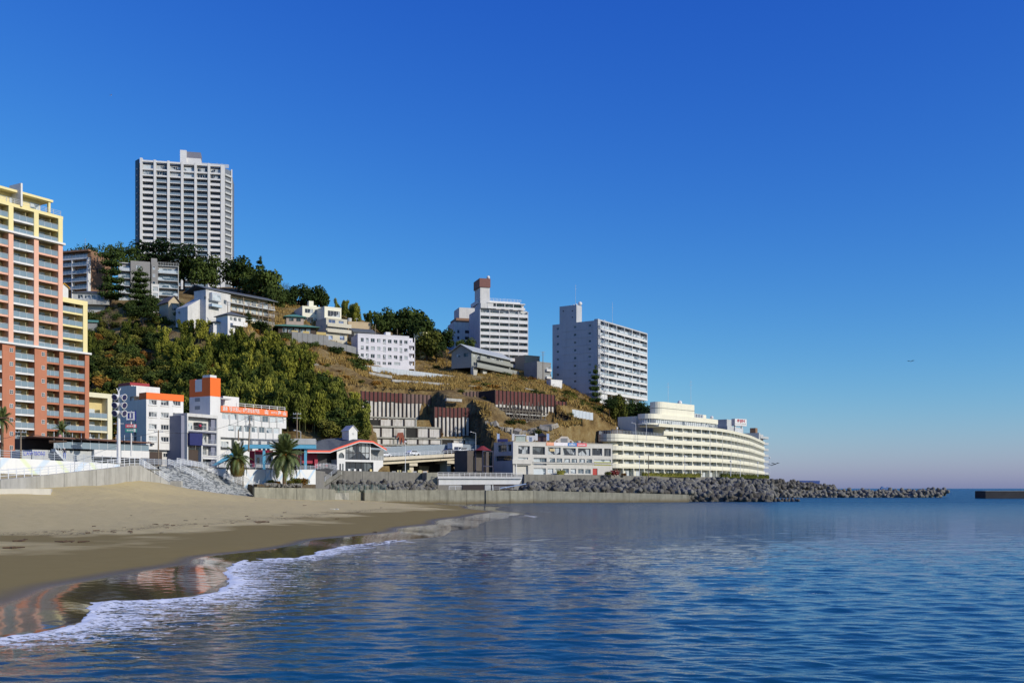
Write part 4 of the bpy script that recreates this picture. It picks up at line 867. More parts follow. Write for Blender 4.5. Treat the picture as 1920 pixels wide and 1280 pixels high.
for a in range(1,10):
    q = c-(u*math.sin(math.pi*a/12)+n_*math.cos(math.pi*a/12))*3.4; MB().box(-.07,.07,-.07,.07,ZR+.91,ZR+2.51).build('mullion', WHITE, root, (q.x,q.y,0), 0)
b = MB(); b.prism(rounded(t1-.4, t1, 1.3, 13.7), ZR+.3, ZR+6.3) if 0 else None
# penthouse
b = MB(); b.prism(rounded(34, 54, 2.0, 7.5), ZR+4.3, ZR+9.1); b.build('penthouse', HOTW, root); MB().prism(rounded(34,54,1.95,7.55), ZR+6.7, ZR+6.85).build('dark_line', ROOFG, root)
p_, u = pat(64, 5); MB().box(-5,5,0,5,0,1.9).build('roof_plant', HOTW, root, (p_.x,p_.y,ZR+4.3), math.atan2(u.y,u.x)); p_, u = pat(70, 9); MB().box(-3,3,0,4,0,2.6).build('roof_plant', GREY, root, (p_.x,p_.y,ZR+4.3), math.atan2(u.y,u.x))
for i in range(7):
    p_, u = pat(50+i*1.9,3); MB().tube((0,0,0),(0,0,1.5),.5,n=7).build('vent_pipe', STEEL, root, (p_.x,p_.y,ZR+4.3))
p_,u = pat(50,6); dish(root,p_.x,p_.y,ZR+9.1,.9); antenna(root,p_.x-4,p_.y+3,ZR+9.1,9); antenna(root,p_.x+5,p_.y+4,ZR+9.1,10); p_,u = pat(68,2); dish(root,p_.x,p_.y,ZR+4.3,.7)
c, u = pat(28, 7.5); n_ = Vector((-u.y,u.x))
# roof lettering blocks (dark, too small to read)
for i in range(15):
    a = .55+i*.055; q = c-(u*math.sin(math.pi*a)*0+n_*1)*0 
# bays: windows, posts
bayL = 3.05; n = int((LT-1)/bayL); wA = win(2.35,2.15,WHITE,GLL,3,.12); post = MB().box(-.16,.16,-.1,1.6,0,fh-.37).mesh('post', HOTW); thin = MB().box(-.05,.05,-.3,-.2,-.3,fh*5+1).mesh('drainpipe', WHITE)
rl = MB(); rl.box(0,bayL-.4,-.03,.03,1.45,1.51)
for v in range(4): rl.box(v*(bayL-.4)/3-.02,v*(bayL-.4)/3+.02,-.02,.02,1.2,1.45)
rlm = rl.mesh('hand_rail', STEEL)
for k in range(6):
    for i in range(n):
        s_ = .8+i*bayL
        if s_ < E0: continue
        if k >= 4 and s_ < s1261-4: continue
        if k == 0 and s_ < 6: pass
        p_, u = pat(s_+.35, 1.62); rz = math.atan2(u.y,u.x); link('window', wA, root, (p_.x,p_.y,k*fh+.05), rz)
        if i % 2 == 0: p_, u = pat(s_, 0); link('post', post, root, (p_.x,p_.y,k*fh), math.atan2(u.y,u.x))
        if k and s_ < 120: p_, u = pat(s_+.2, -.05); link('hand_rail', rlm, root, (p_.x,p_.y,k*fh), math.atan2(u.y,u.x))
for s_ in (62, 74, 86, 98, 111, 126, 141): 
    if s_ < LT: p_, u = pat(s_, 0); link('drainpipe', thin, root, (p_.x,p_.y,0), math.atan2(u.y,u.x))
for k in range(1,5):      # big panes in the rounded end
    for a in range(5):
        p_, u = pat(.4+a*1.4, 1.4) if a < 3 else (pat(0, DP/2)[0]-(pat(0,0)[1]*math.sin(.28*(a-2))+Vector((-pat(0,0)[1].y,pat(0,0)[1].x))*math.cos(.28*(a-2)))*5.45, pat(0,0)[1])
# terrace railings, lamps
for i in range(8):
    p_, u = pat(E0+i*3.6, .3); link('railing', MC.setdefault('_terr', rail_mesh(3.6,1.1,2).mesh('railing', STEEL)) if '_terr' not in MC else MC['_terr'], root, (p_.x,p_.y,4*fh+2.3), math.atan2(u.y,u.x))
c, u = pat(E0, DP/2); n_ = Vector((-u.y,u.x))
for a in range(8):
    q = c-u*(DP/2-.2)*math.sin(math.pi*a/8)-n_*(DP/2-.2)*math.cos(math.pi*a/8); q2 = c-u*(DP/2-.2)*math.sin(math.pi*(a+1)/8)-n_*(DP/2-.2)*math.cos(math.pi*(a+1)/8); d_ = q2-q
    link('railing', rail_mesh(d_.length,1.1,2).mesh('railing', STEEL), root, (q.x,q.y,4*fh+2.3), math.atan2(d_.y,d_.x))
def lamp_post(px, d, z, h, label, name='street_lamp', group=None, arm=True, m=STEEL):
    t = thing(name, label, 'street lamp', (X(px,d),d,z), 0, group); MB().tube((0,0,0),(0,0,h),.10,.06,6).build('pole', m, t)
    b = MB(); 
    if arm: b.tube((0,0,h),(-1.2,-.3,h+.35),.05,n=5); b.ball((-1.4,-.3,h+.33),.26,8,5,sz=.55)
    else: b.ball((0,0,h+.25),.35,8,5)
    b.build('lamp_head', WHITE, t); return t
for px_, l_ in ((1157,'ball lamp at the left end of the hotel terrace'),(1192,'tall lamp on the hotel terrace beside the shaded stair block'),(1212,'tall lamp on the hotel terrace, further right')):
    lamp_post(px_, 352, 8.3+4*fh+.1, 6.0 if px_ > 1180 else 4.2, l_, 'terrace_lamp', arm=px_>1180, m=WHITE)
# shaded block behind the terrace and its canopies
fr = Fr(1193,372,1230,384,8.3); MB().box(0,fr.W,0,8,11,22.6).build('stair_block', HOTW, root, (fr.A.x-34, fr.A.y-343, 0), fr.rz)
fr = Fr(1146,361,1183,372,8.3); MB().box(0,fr.W,0,6,11,16.8).box(0,fr.W,-.3,.0,16.8,17.2).build('terrace_canopy', DKWOOD, root, (fr.A.x-34, fr.A.y-343, 0), fr.rz)
p_, u = pat(1.5,0); 
# end stair tower and sign
fr = Fr(1423,512,1438,522,8.3); H = fr.z(811); root2 = thing('end_tower', 'pale grey stair tower with open landings behind the far right end of the curved hotel', 'stair tower', fr.loc, fr.rz)
b = MB(); b.box(0,2.0,0,12,-2,H); b.box(2,fr.W+1.5,2.5,12,-2,H-.3); b.build('wall', LGREY, root2)
for k in range(8): MB().box(2.02,fr.W+2,-.2,2.4,k*3.1-.2,k*3.1+.95).build('landing', LGREY, root2)
MB().box(.5,3.5,2,5,H,H+2.6).build('water_tank', BROWN, root2)
fr = Fr(1378,505,1424,520,8.3); H2 = fr.z(800); b = MB(); b.box(0,fr.W,6,16,0,H2); b.box(2,9,7,12,H2,H2+3.5); MB() ; rf = b.build('roof_block', LGREY, root2, (0,0,0)); rf.parent = root2
rf.location = root2.matrix_world.inverted() @ Vector(fr.loc) if 0 else (-(fr.B-fr.A).length-1, 2, 0)
fr = Fr(1378,452,1400,456,8.3); zt = fr.z(784.5); zb_ = fr.z(797.5); root3 = thing('rooftop_sign', 'white rooftop billboard with dark red letters on the curved hotel', 'billboard', (fr.A.x,fr.A.y,8.3+zb_), fr.rz)
hgt = zt-zb_; MB().box(0,fr.W,0,2.2,0,hgt).build('panel', WHITE, root3)
SRED = mat('sign_dark_red', (.42,.03,.07), .5, .05, 1); SGR = mat('sign_grey', (.25,.27,.28), .5, .05, 1)
text('ΦIJIN', hgt*.55, SRED, root3, (fr.W*.5,-.04,hgt*.70), name='lettering', fit=fr.W*.66, bold=.05)
for i in range(14): MB().box(fr.W*(.04+i*.066),fr.W*(.04+i*.066)+.22,-.04,-.003,hgt*.2,hgt*(.30 if i < 9 else .36)).build('small_lettering', SGR, root3)
MB().box(.6,1.2,.6,1.2,-4.5,-.01).box(fr.W-2.6,fr.W-2,.6,1.2,-4.5,-.01).box(1.25,fr.W-2.65,.6,2,-4.5,-1.2).build('support', STEEL, root3)

# ================================================================ grey commercial building beside it
ZO = (820,690,6.4); fr = Fr(962,290,1148,308.5,8.1); W = fr.W; H = fr.z(826.7); D = 11.2
CGB = mat('warm_light_grey', (.56,.54,.49), .75, .06, .4, .2)
root = thing('seafront_building', 'light grey three-storey commercial building with rooftop stalls left of the curved hotel', 'commercial building', fr.loc, fr.rz)
def zr(rects): return px_ops(fr, rects, ZO)
top_ops = px_ops(fr, [(972,1110,932,1028),(1142,1292,940,1035),(1328,1480,948,1036),(1508,1662,958,1044),(1688,1838,962,1048)], ZO)+px_ops(fr, [(1110+62/5.333,1110+62/5.333+1,0,1)], None)*0
top_ops += px_ops(fr, [(1100+55/5.333,1100+155/5.333,740+535/5.333,740+605/5.333),(1100+175/5.333,1100+242/5.333,740+537/5.333,740+612/5.333)])
mid_ops = px_ops(fr, [(968,1088,1070,1128),(1155,1312,1075,1162),(1345,1412,1078,1138),(1432,1496,1080,1138),(1525,1590,1084,1140),(1612,1676,1086,1142),(1704,1770,1088,1144),(1790,1855,1090,1146)], ZO)
mid_ops += px_ops(fr, [(1100+75/5.333,1100+242/5.333,740+645/5.333,740+702/5.333)])
low_ops = px_ops(fr, [(1155,1302,1198,1275),(1325,1392,1202,1260),(1414,1482,1204,1262),(1506,1578,1204,1262),(1600,1664,1206,1264),(1690,1756,1208,1264),(1775,1840,1210,1266)], ZO)+px_ops(fr, [(1100+60/5.333,1100+108/5.333,740+735/5.333,740+805/5.333)])
arch = (.6, 5.2, 0, 2.6)
lft = [(2.5,7.5,H-2.9,H-.9),(8.3,10.2,H-2.9,H-.9),(1.0,10.8,H-5.6,H-4.1)]
b = MB(); b.body(W,D,H,top_ops+mid_ops+low_ops+[arch],lft,rd=.6); b.build('wall', CGB, root)
for i,o in enumerate(top_ops): link('window', win(o[1]-o[0],o[3]-o[2],DARK,GLS if i!=1 else GLD,3,.07,nh=0), root, (o[0],.42,o[2]))
for i,o in enumerate(mid_ops): link('window', win(o[1]-o[0],o[3]-o[2],WHITE,GLL,2 if i!=1 else 3,.06), root, (o[0],.3 if i!=1 else .5,o[2]))
for o in low_ops[:-1]: link('window', win(o[1]-o[0],o[3]-o[2],WHITE,GLL,2,.06), root, (o[0],.3,o[2]))
o = low_ops[-1]; MB().box(o[0],o[1],.2,.3,o[2],o[3]).build('door', mat('red_door', (.42,.04,.03), .5), root)
for o in lft: link('window', win(o[1]-o[0],o[3]-o[2],DARK,GLD,4,.08,nh=1), root, (.45, D-o[0], o[2]), -math.pi/2)
MB().box(-.25,W+.2,-.3,-.002,3.25,3.6).build('band', CGB, root); MB().box(-.3,W+.25,-.35,-.002,3.62,3.72).build('dark_line', ROOFG, root); MB().box(-.1,W+.1,-.12,-.002,H-.15,H+.0).build('coping', CGB, root)
MB().box(-.45,6.2,-.5,-.003,3.0,4.4).build('canopy', CGB, root); MB().tube((.9,-.2,-1),(.9,-.2,3),.2,n=10).build('column', WHITE, root)
o = mid_ops[-1]; MB().box(o[0],o[1],-.06,.0,o[2]-.1,o[2]+1.0).build('yellow_screen', mat('olive_yellow_panel', (.42,.42,.12), .6), root)
ban = [(1305,1395,'salmon_banner',(.80,.36,.22),''),(1397,1560,'white_banner',(.78,.74,.76),''),(1562,1670,'blue_banner',(.06,.20,.50),''),(1672,1790,'red_banner',(.72,.13,.16),'')]
for i,(a,c,nm_,col,_) in enumerate(ban):
    x0, x1 = fr.s(820+a/6.4), fr.s(820+c/6.4); MB().box(x0,x1,-.16,-.125,H-1.0,H-.02).build('banner', mat(nm_, col, .6, .15, 1.5), root, label=('salmon','white','blue','red')[i]+' advertising banner on the roof edge')
    if i in (2,3):
        for k in range(5): MB().box(x0+.5+k*(x1-x0-1)/5,x0+.5+(k+.8)*(x1-x0-1)/5,-.18,-.162,H-.72,H-.45).build('small_lettering', WHITE, root)
        if i == 2: MB().box(x0+1.2,x1-1.4,-.18,-.162,H-.38,H-.22).build('small_lettering', WHITE, root)
for i in (2,3,4): o = top_ops[i]; MB().box(o[0]+.8+(i%2)*.4,o[0]+2.6,.3,.38,o[3]-1.2,o[3]-.45).build('notice', mat('tan_notice', (.55,.42,.22), .7), root) if i == 2 else None
b = MB(); b.box(.9*0+1,2.9,0,.3,0,2); 
RT = 8.1+H
def on_roof(px, d, z): return (X(px,d), d, RT+z)
NAVY = mat('navy_sheet', (.02,.025,.12), .6, .15, 1); PBLU = mat('pale_blue_cloth', (.40,.52,.75), .7)
t = tag(MB().box(0,3.1,0,1.2,0,.85).build('navy_planter', NAVY, None, on_roof(932.5,294,0)), 'dark navy sign board standing on the roof corner of the seafront building', 'sign board')
STAND = [(932,'pale blue vertical flag above the navy board on the roof corner'),(960,'white vertical flag left of the rooftop tent'),(1003.5,'white vertical flag between tent and dark hut on the roof'),(1025,'pale blue vertical flag right of the dark rooftop hut')]
for px_,l_ in STAND:
    t = thing('banner_flag', l_, 'flag', on_roof(px_,298,0), 0, 'vertical flags on the seafront building roof'); MB().tube((0,0,0),(0,0,2.9),.04,n=5).build('pole', STEEL, t); MB().box(.05,.75,-.02,.02,.6,2.6).build('cloth', PBLU if 'blue' in l_ else WHITE, t)
t = thing('rooftop_tent', 'pale green and white vinyl tent on the seafront building roof', 'tent', on_roof(966.5,299,0)); MB().box(0,3.0,0,2.5,0,2.05).build('side_sheet', mat('pale_green_vinyl', (.50,.56,.46), .4, .15, 1), t); MB().box(-.2,3.2,-.3,2.8,2.06,2.4).build('tent_top', WHITE, t)
t = thing('round_screen', 'white board with a rounded cut edge and yellow corner on the roof', 'screen', on_roof(987,299,0)); b = MB(); b.slab_y([(0,0),(1.6,0),(1.6,.3),(2.3,.6),(2.6,1.2),(2.7,2.1),(-.0,2.1)],0,.15); b.build('board', WHITE, t); MB().box(0,.5,-.06,-.01,.1,.8).build('yellow_corner', YEL, t)
t = thing('dark_hut', 'dark hipped hut on the roof of the seafront building', 'hut', on_roof(1008.5,299,0)); MB().box(0,2.5,0,2.2,0,2.0).build('wall', mat('maroon_boards', (.09,.05,.05), .8), t); r_ = MB(); hip(r_,2.5,2.2,2.05,.9,.3,0); r_.build('roof', DARK, t)
t = thing('shell_stage', 'cream rooftop arch with dark opening, right of the dark hut', 'pavilion', on_roof(1037,303,0)); b = MB(); b.slab_y([(0,0),(6.6,0),(5.8,.9),(5.0,1.2),(4.5,2.0),(2.5,2.1),(1.8,1.4),(.8,.9)],0,1.6); b.build('shell', mat('cream_shell', (.72,.63,.50), .7), t); MB().box(2.4,4.4,-.06,-.01,.2,1.5).build('opening', GREY, t); MB().box(.9,1.4,-.05,-.01,.1,.7).box(5.2,5.7,-.05,-.01,.1,.7).build('opening', BROWN, t)
fr2 = Fr(1050,306,1118,316,RT); t = thing('roof_fence', 'low dark railing with pale boxes along the right half of the seafront roof', 'railing', fr2.loc, fr2.rz); b = rail_mesh(fr2.W,1.0,10); b.build('rail', DARK, t)
for i in range(5): MB().box(i*2.3+1,i*2.3+2.2,.3,1,0,.9+.2*(i%2)).build('box', (LGREY, WHITE, GRN, LGREY, BGE)[i], t)

# ================================================================ hotels on the street
ZO = (200,690,6.4); fr = Fr(274.2,235,343.8,242.4,9.4); W = fr.W; H = fr.z(735.3); ORG = mat('orange_paint', (.88,.16,.02), .6, .05, .4, .08); DRED = ORG; D = 13
root = thing('orange_trim_hotel', 'white hotel with an orange parapet and three columns of small windows', 'hotel', fr.loc, fr.rz)
ops = px_ops(fr, [(a,c,r0+sh,r1+sh) for r0,r1 in ((380,440),(525,586),(670,732),(815,876)) for a,c,sh in ((505,603,0),(652,748,8),(795,888,10))], ZO)
zl = fr.z(842)
bb = MB(); bb.facade(W,H-1.55,ops,0,.22,0,0,zl); b3 = MB()
bb.T = Matrix(((0,1,0,0),(-1,0,0,D),(0,0,1,0),(0,0,0,1))); lo_ = [(1.6,2.8,H-1.6,H-.3),(1.6,2.8,H-4.6,H-3.3),(1.6,3.2,1.0,2.2)]; bb.facade(D-2.2,H+2.4,lo_[:2],0,.22,0,0,-2) if 0 else None; bb.facade(5.6,H+2.2,lo_[:2],0,.22,0,0,-2); bb.facade(D,H-1.55,[],0,.22,0,5.6,-2) ; bb.T = None
bb.box(.25,W,.25,D,-2,H-1.56) if 0 else None
bb.face([(W,0,zl),(W,D,zl),(W,D,H),(W,0,H)]); bb.face([(.24,.24,zl),(W,.24,zl),(W,.24,H-1.6),(.24,.24,H-1.6)]); bb.face([(0,0,H-1.55),(W,0,H-1.55),(W,D,H-1.55),(0,D,H-1.55)]); bb.face([(W,D,-2),(0,D,-2),(0,D,H+2),(W,D,H+2)]); bb.box(.24,W*.8,7.4,D-.02,H-1.5,H+2.19); bb.face([(.24,D,-2),(.24,6,-2),(.24,6,H+2),(.24,D,H+2)]); bb.face([(0,0,zl),(W,0,zl),(W,D,zl),(0,D,zl)])
bb.build('wall', WHITE, root)
MB().box(-.05,W+.05,-.12,.4,H-1.54,H+.02).box(-.05,.4,.41,3.2,H-1.54,H+.018).build('parapet', ORG, root); MB().box(-.06,5.0,7.38,D,H+2.2,H+2.9).build('rear_parapet', mat('dark_red_trim_and_shade', (.30,.02,.03), .6), root)
MB().box(-.1,W*.55,4.4,7.3,H-.6,H+1.8).build('roof_hut', WHITE, root)
put_windows(root, ops, WHITE, GLS, 3, ft=.09)
for o in ops: MB().box(o[0]-.1,o[1]+.1,-.16,-.003,o[2]-.2,o[2]-.02).build('sill', WHITE, root)
for o in lo_[:2]: MB().box(.1,.16,D-o[1],D-o[0],o[2],o[3]).build('window', GLD, root)
MB().box(.6,W-.6,.9,D,-2,zl-.02).build('ground_floor', WHITE2, root); MB().box(.4,W*.45,.5,.88,.2,zl-.5).build('shopfront', DKWOOD, root)
for x in (W*.5,W*.8): link('window', win(1.1,1.0,WHITE,GLD,2), root, (x,.84,zl-1.7))
for x in (1.0,W-2.0): MB().box(x,x+.7,-.7,-.2,zl+1.1,zl+1.5).tube((x+.3,-.2,zl+1.3),(x+.3,.0,zl+1.3),.05).build('floodlight', DARK, root)
for i,ch in enumerate('サンミ倶楽部'): text(ch,1.15,mat('faded_lettering', (.12,.12,.15), .7), root, (-.04,5.0-.0,H-4.6-i*1.25), rot=(math.pi/2,0,-math.pi/2), name='wall_lettering', bold=.02)
# grey small hotel
ZO = (340,770,12.8); fr = Fr(350.3,238,407.6,246.3,9.4); W = fr.W; H = fr.z(777.8); BGY = mat('blue_grey_render', (.22,.23,.30), .75, .08, .5); D = 10
root = thing('grey_balcony_hotel', 'narrow blue-grey hotel with white-framed balconies between two white hotels', 'hotel', fr.loc, fr.rz)
MB().box(0,W,1.5,D,-2,H-.3).build('wall', WHITE2, root); MB().box(-1.0,-.02,.8,D,-2,H-.1).build('side_wall', BGY, root); MB().box(-.02,W+.1,-.1,D,H-.28,H+.5).build('roof_edge', WHITE2, root)
MB().box(W-.35,W+.05,-.12,1.48,-2,H-.3).build('frame', WHITE2, root); MB().box(-.0,.35,-.1,1.48,-2,H-.3).build('frame', WHITE2, root); MB().box(W-1.6,W-.36,.5,1.48,-2,H-.3).build('recess_panel', BGY, root)
for k,py in enumerate((807.1,831.3,853.5)):
    z = fr.z(py,W*.7); x0 = .36 if k == 0 else W*.46; MB().box(x0,W-.36,-.1,1.48,z-.3,z).build('balcony_slab', WHITE2, root); MB().box(x0,W-.37,-.02,1.46,z-.55,z-.32).build('slab_shadow_strip', BGY, root); link('railing', rail_mesh(W-x0-.5,.95,5,2,r=.02).mesh('railing', STEEL), root, (x0,-.02,z))  # blue-grey strip drawn under each slab for its shadow
    link('window', win(2.2,1.7,WHITE,GLS,4,.07,nh=1 if k==0 else 0), root, (W*.55,1.42,z+.25))
z = fr.z(807.1,W*.4); link('window', win(2.3,1.7,WHITE,GLL,4,.07), root, (.7,1.42,z+.25)); MB().box(3.35,4.6,-.08,1.4,z+.05,z+2.0).build('emblem_panel', DARK, root); b = MB(); b.ball((3.98,-.1,z+1.2),.38,10,6); b.build('emblem', SRED, root)
MB().box(.1,W*.42,-.9,1.4,fr.z(834),fr.z(811)).build('awning_box', NAVY, root); MB().box(W*.42+.05,W*.46,-.5,1.4,-2,fr.z(811)).build('white_post', WHITE, root); MB().box(.2,W*.42,.6,1.45,.2,3.9).build('shopfront', DKWOOD, root); MB().box(-1,.8,-1.2,-.2,0,1.2).build('navy_box', NAVY, root)
MB().box(W*.5,W-.4,-.2,1.4,fr.z(859),fr.z(855.5)).build('canopy', WHITE, root); link('window', win(3.0,1.9,WHITE,GLS,3), root, (W*.5,1.42,.2))
# hotel with orange banner
ZO = (350,690,6.4); fr = Fr(413.3,250,536.7,267.6,9.4); W = fr.W; HB = fr.z(760.3); D = 14
root = thing('banner_hotel', 'white hotel with a long orange banner and square orange-topped tower', 'hotel', fr.loc, fr.rz)
zb1 = HB-1.55; zs1 = zb1-4.0; 
BAN = mat('orange_banner', (.86,.20,.06), .55, .06, .5, .05)
MB().box(-.1,W+.1,-.35,.6,zb1,HB).build('banner', BAN, root); MB().box(-.1,.5,.62,6,zb1+.02,HB-.02).build('side_banner', mat('dark_red_trim_and_shade', (.3,.02,.03)), root)  # side banner: the orange darkened to red for its shaded side
text('源泉「掛け流し」の贅沢なお風呂', 1.15, WHITE, root, (W*.29,-.37,(zb1+HB)/2), name='lettering', fit=W*.54, bold=.025); text('山', 1.25, WHITE, root, (W*.67,-.37,(zb1+HB)/2+.02), name='emblem', fit=1.1, bold=.06); text('ホテル', .62, WHITE, root, (W*.79,-.37,(zb1+HB)/2), name='lettering', fit=2.1, bold=.02); text('海', 1.2, WHITE, root, (W*.875,-.37,(zb1+HB)/2), name='lettering', fit=1.3, bold=.03); text('山', 1.05, WHITE, root, (W*.955,-.37,(zb1+HB)/2), name='lettering', fit=1.1, bold=.04)
w1 = [(.5+i*(W-.9)/8, .5+(i+1)*(W-.9)/8-.55, zb1-1.75, zb1-.25) for i in range(8)]
z2 = zb1-4.55; w2 = [(2.4+i*(W-4.2)/7, 2.4+(i+1)*(W-4.2)/7-.6, z2-.1, z2+1.45) for i in range(7)]
zA = zb1-3.15; 
b = MB(); b.facade(W,zb1,w1,0,.35,0,0,zA); b.face([(W,0,zA),(W,D,zA),(W,D,zb1),(W,0,zb1)]); b.face([(0,D,-2),(0,0,-2),(0,0,zb1),(0,D,zb1)]); b.face([(0,.36,zA),(W,.36,zA),(W,.36,zb1),(0,.36,zb1)]); b.face([(0,0,zA),(0,D,zA),(W,D,zA),(W,0,zA)]); b.face([(0,0,HB-.5),(W,0,HB-.5),(W,D,HB-.5),(0,D,HB-.5)]); b.build('upper_storey', WHITE, root)
b = MB(); b.facade(W-1.6,zA-.004,w2,.0,.35,0,0,z2-1.75); b.face([(W-1.6,0,z2-1.75),(W-1.6,D,z2-1.75),(W-1.6,D,zA),(W-1.6,0,zA)]); b.face([(0,.36,z2-1.7),(W-1.6,.36,z2-1.7),(W-1.6,.36,zA),(0,.36,zA)]); b.face([(0,0,z2-1.75),(0,D,z2-1.75),(W-1.6,D,z2-1.75),(W-1.6,0,z2-1.75)]); b.build('second_storey', WHITE, root)
put_windows(root, w1, WHITE, GLL, 2, .15); put_windows(root, w2, WHITE, GLL, 2, .15)
for o in w1[1:]: MB().box(o[0]-.42,o[0]-.1,-.10,-.003,zA+.1,zb1-.02).build('rib', LGREY, root)
for o in w2[1:]: MB().box(o[0]-.42,o[0]-.12,-.10,-.003,z2-1.6,zA-.02).build('rib', LGREY, root)
MB().box(0,W-1.7,1.0,D,-2,z2-1.76).build('lower_wall', WHITE, root)
for i in range(5): MB().box(4.2+i*2.9,5.1+i*2.9,.93,.99,1.6,z2-2.0).build('window_strip', GLD, root)
for z in (1.0,4.2): link('window', win(2.4,2.0,WHITE,GLS,3), root, (.9,.92,z+.3))
MB().box(.2,3.6,-.2,.95,4.9,5.1).build('canopy', LGREY, root)
link('railing', rail_mesh(W-5.5,1.0,6,2,r=.06,post=.07).mesh('railing', WHITE), root, (5.2,.2,HB))
xa = fr.s(426); MB().box(2.6,7.6,2.2,9,HB-.5,fr.z(742,4)).build('roof_block', WHITE, root); MB().box(-.2,3.2,-.2,2.0,HB+1.7,HB+1.95).build('roof_canopy', LGREY, root)
twf = Fr(394,247,413.5,249.9,9.4); Wt = twf.W; tz = twf.z(707); zo_ = twf.z(742); inv = Matrix.Rotation(-fr.rz,4,'Z') @ Matrix.Translation((-fr.A.x,-fr.A.y,0)); ql = inv @ Vector((twf.A.x,twf.A.y,0))
tw = MB(); tw.box(0,Wt,0,7.4,-2,zo_-.02); tw.build('tower_base', WHITE, root, (ql.x,ql.y,0), twf.rz-fr.rz)
tw = MB(); tw.box(0,Wt,0,2.9,zo_,tz); tw.box(0,Wt,2.92,5.4,zo_,tz-3.4); tw.box(0,Wt,5.42,7.42,zo_,tz-.2); tw.build('tower_top', ORG, root, (ql.x,ql.y,0), twf.rz-fr.rz)
MB().box(-.05,Wt*.6,-.05,2.6,tz,tz+.6).box(.02,.8,2.95,5.38,tz-3.38,tz-.3).build('tower_cap', WHITE, root, (ql.x,ql.y,0), twf.rz-fr.rz)
for z in (zo_-1.2,zo_-3.2): MB().box(-.05,.0,3.6,5.4,z,z+.9).build('vent', SGR, root, (ql.x,ql.y,0), twf.rz-fr.rz)

# ================================================================ red-roofed cafe
fr = Fr(572,254,721,268,8.2); W = fr.W; ZO = (480,800,6.4)
def Q(zx, zy, dy=0): x = fr.s(480+zx/6.4); return (x, fr.z(800+zy/6.4, x, dy))
root = thing('red_eaved_cafe', 'white cafe with dark roof edged in red and a small white cupola', 'cafe', fr.loc, fr.rz)
eav = [Q(590,283),Q(860,285),Q(960,247),Q(1212,162),Q(1375,170),Q(1540,265)]
b = MB(); 
for (a,c) in zip(eav[:-1], eav[1:]): b.slab_y([(a[0],a[1]-.42),(c[0],c[1]-.42),(c[0],c[1]+.02),(a[0],a[1]+.02)],-1.3,-1.1)
b.build('red_fascia', mat('vermilion_paint', (.80,.10,.05), .55, .05, 1), root)
b = MB(); 
for (a,c) in zip(eav[:-1], eav[1:]): b.slab_y([(a[0],a[1]-.62),(c[0],c[1]-.62),(c[0],c[1]-.43),(a[0],a[1]-.43)],-1.32,-1.05)
b.build('white_trim', WHITE, root)
rdg = [(eav[0][0]+3,eav[0][1]+1.6),(eav[1][0]+2,eav[1][1]+3.2),(eav[2][0]+1,eav[2][1]+2.6),(eav[3][0]-.3,eav[3][1]+1.0),(eav[4][0],eav[4][1]+.9),(eav[5][0],eav[5][1]+.6)]
b = MB()
for i in range(5):
    a, c = eav[i], eav[i+1]; a2, c2 = rdg[i], rdg[i+1]; b.face([(a[0],-1.28,a[1]+.03),(c[0],-1.28,c[1]+.03),(c2[0],7,c2[1]),(a2[0],7,a2[1])]); b.face([(a2[0],7,a2[1]),(c2[0],7,c2[1]),(c[0],15,c[1]),(a[0],15,a[1])])
b.build('roof', ROOFG, root)
xw0, xw1 = Q(972,0)[0], Q(1400,0)[0]; xr = Q(1525,0)[0]; zf = Q(1300,395)[1]
o1 = (Q(1072,0)[0],Q(1365,0)[0],Q(1200,375)[1],0); 
gl0, gl1 = o1[0], o1[1]
wallp = [(xw0,-1),(xr,-1),(xr,zf),(gl1+.4,zf),(gl1+.4,eav[4][1]-.9),(gl1-.1,eav[4][1]-.75),(gl1-.1,zf),(gl0,zf),(gl0,eav[2][1]+.6),(xw0,eav[2][1]-.6)]
lo0, lo1, lz0, lz1 = Q(1072,0)[0], Q(1410,0)[0], -.9, Q(1250,420)[1]
b = MB(); b.box(xw0,lo0,0,6,-1,zf); b.box(lo1,xr,0,8,-1,zf); b.box(lo0,lo1,0,.5,lz1,zf-.003); b.box(xw0-.004,gl0,-.0,.3,zf,eav[2][1]+.1); b.slab_y([(xw0,eav[2][1]+.1),(gl0,eav[2][1]+.1),(gl0,eav[2][1]+.85),(xw0,eav[2][1]-.3)],0.002,.298); b.box(gl1,gl1+.35,0,.3,zf,eav[4][1]-.7); b.box(xw0,xr,.52,8,zf-.3,zf-.004); b.build('wall', WHITE, root)
b = MB(); b.slab_y([(gl0,zf+.02),(gl1,zf+.02),(gl1,eav[4][1]-.65),(eav[3][0],eav[3][1]-.65),(gl0,eav[2][1]+.55)],.3,.36); b.build('arched_window', GLS, root)
b = MB(); 
for i in range(7): x = gl0+(gl1-gl0)*i/6; zt_ = np.interp(x,[gl0,eav[3][0],gl1],[eav[2][1]+.55,eav[3][1]-.65,eav[4][1]-.65]); b.box(x-.06,x+.06,.2,.298,zf+.02,zt_)
b.box(gl0,gl1,.18,.297,zf+1.75,zf+1.9); b.build('mullions', DARK, root)
MB().face([(lo0,.6,-1),(lo1,.6,-1),(lo1,.6,lz1),(lo0,.6,lz1)]).build('shop_glass', GLD, root)
for i in range(6): x = lo0+(lo1-lo0)*i/5; MB().box(x-.05,x+.05,.5,.58,-1,lz1).build('mullion', DARK, root)
for i,x in enumerate((lo0+.9,lo0+2.6,lo0+4.2,lo1-1.0)): MB().box(x,x+.6,.1,.4,-.2,.9).build('menu_board', (WHITE,WHITE,WHITE,YELW)[i], root)
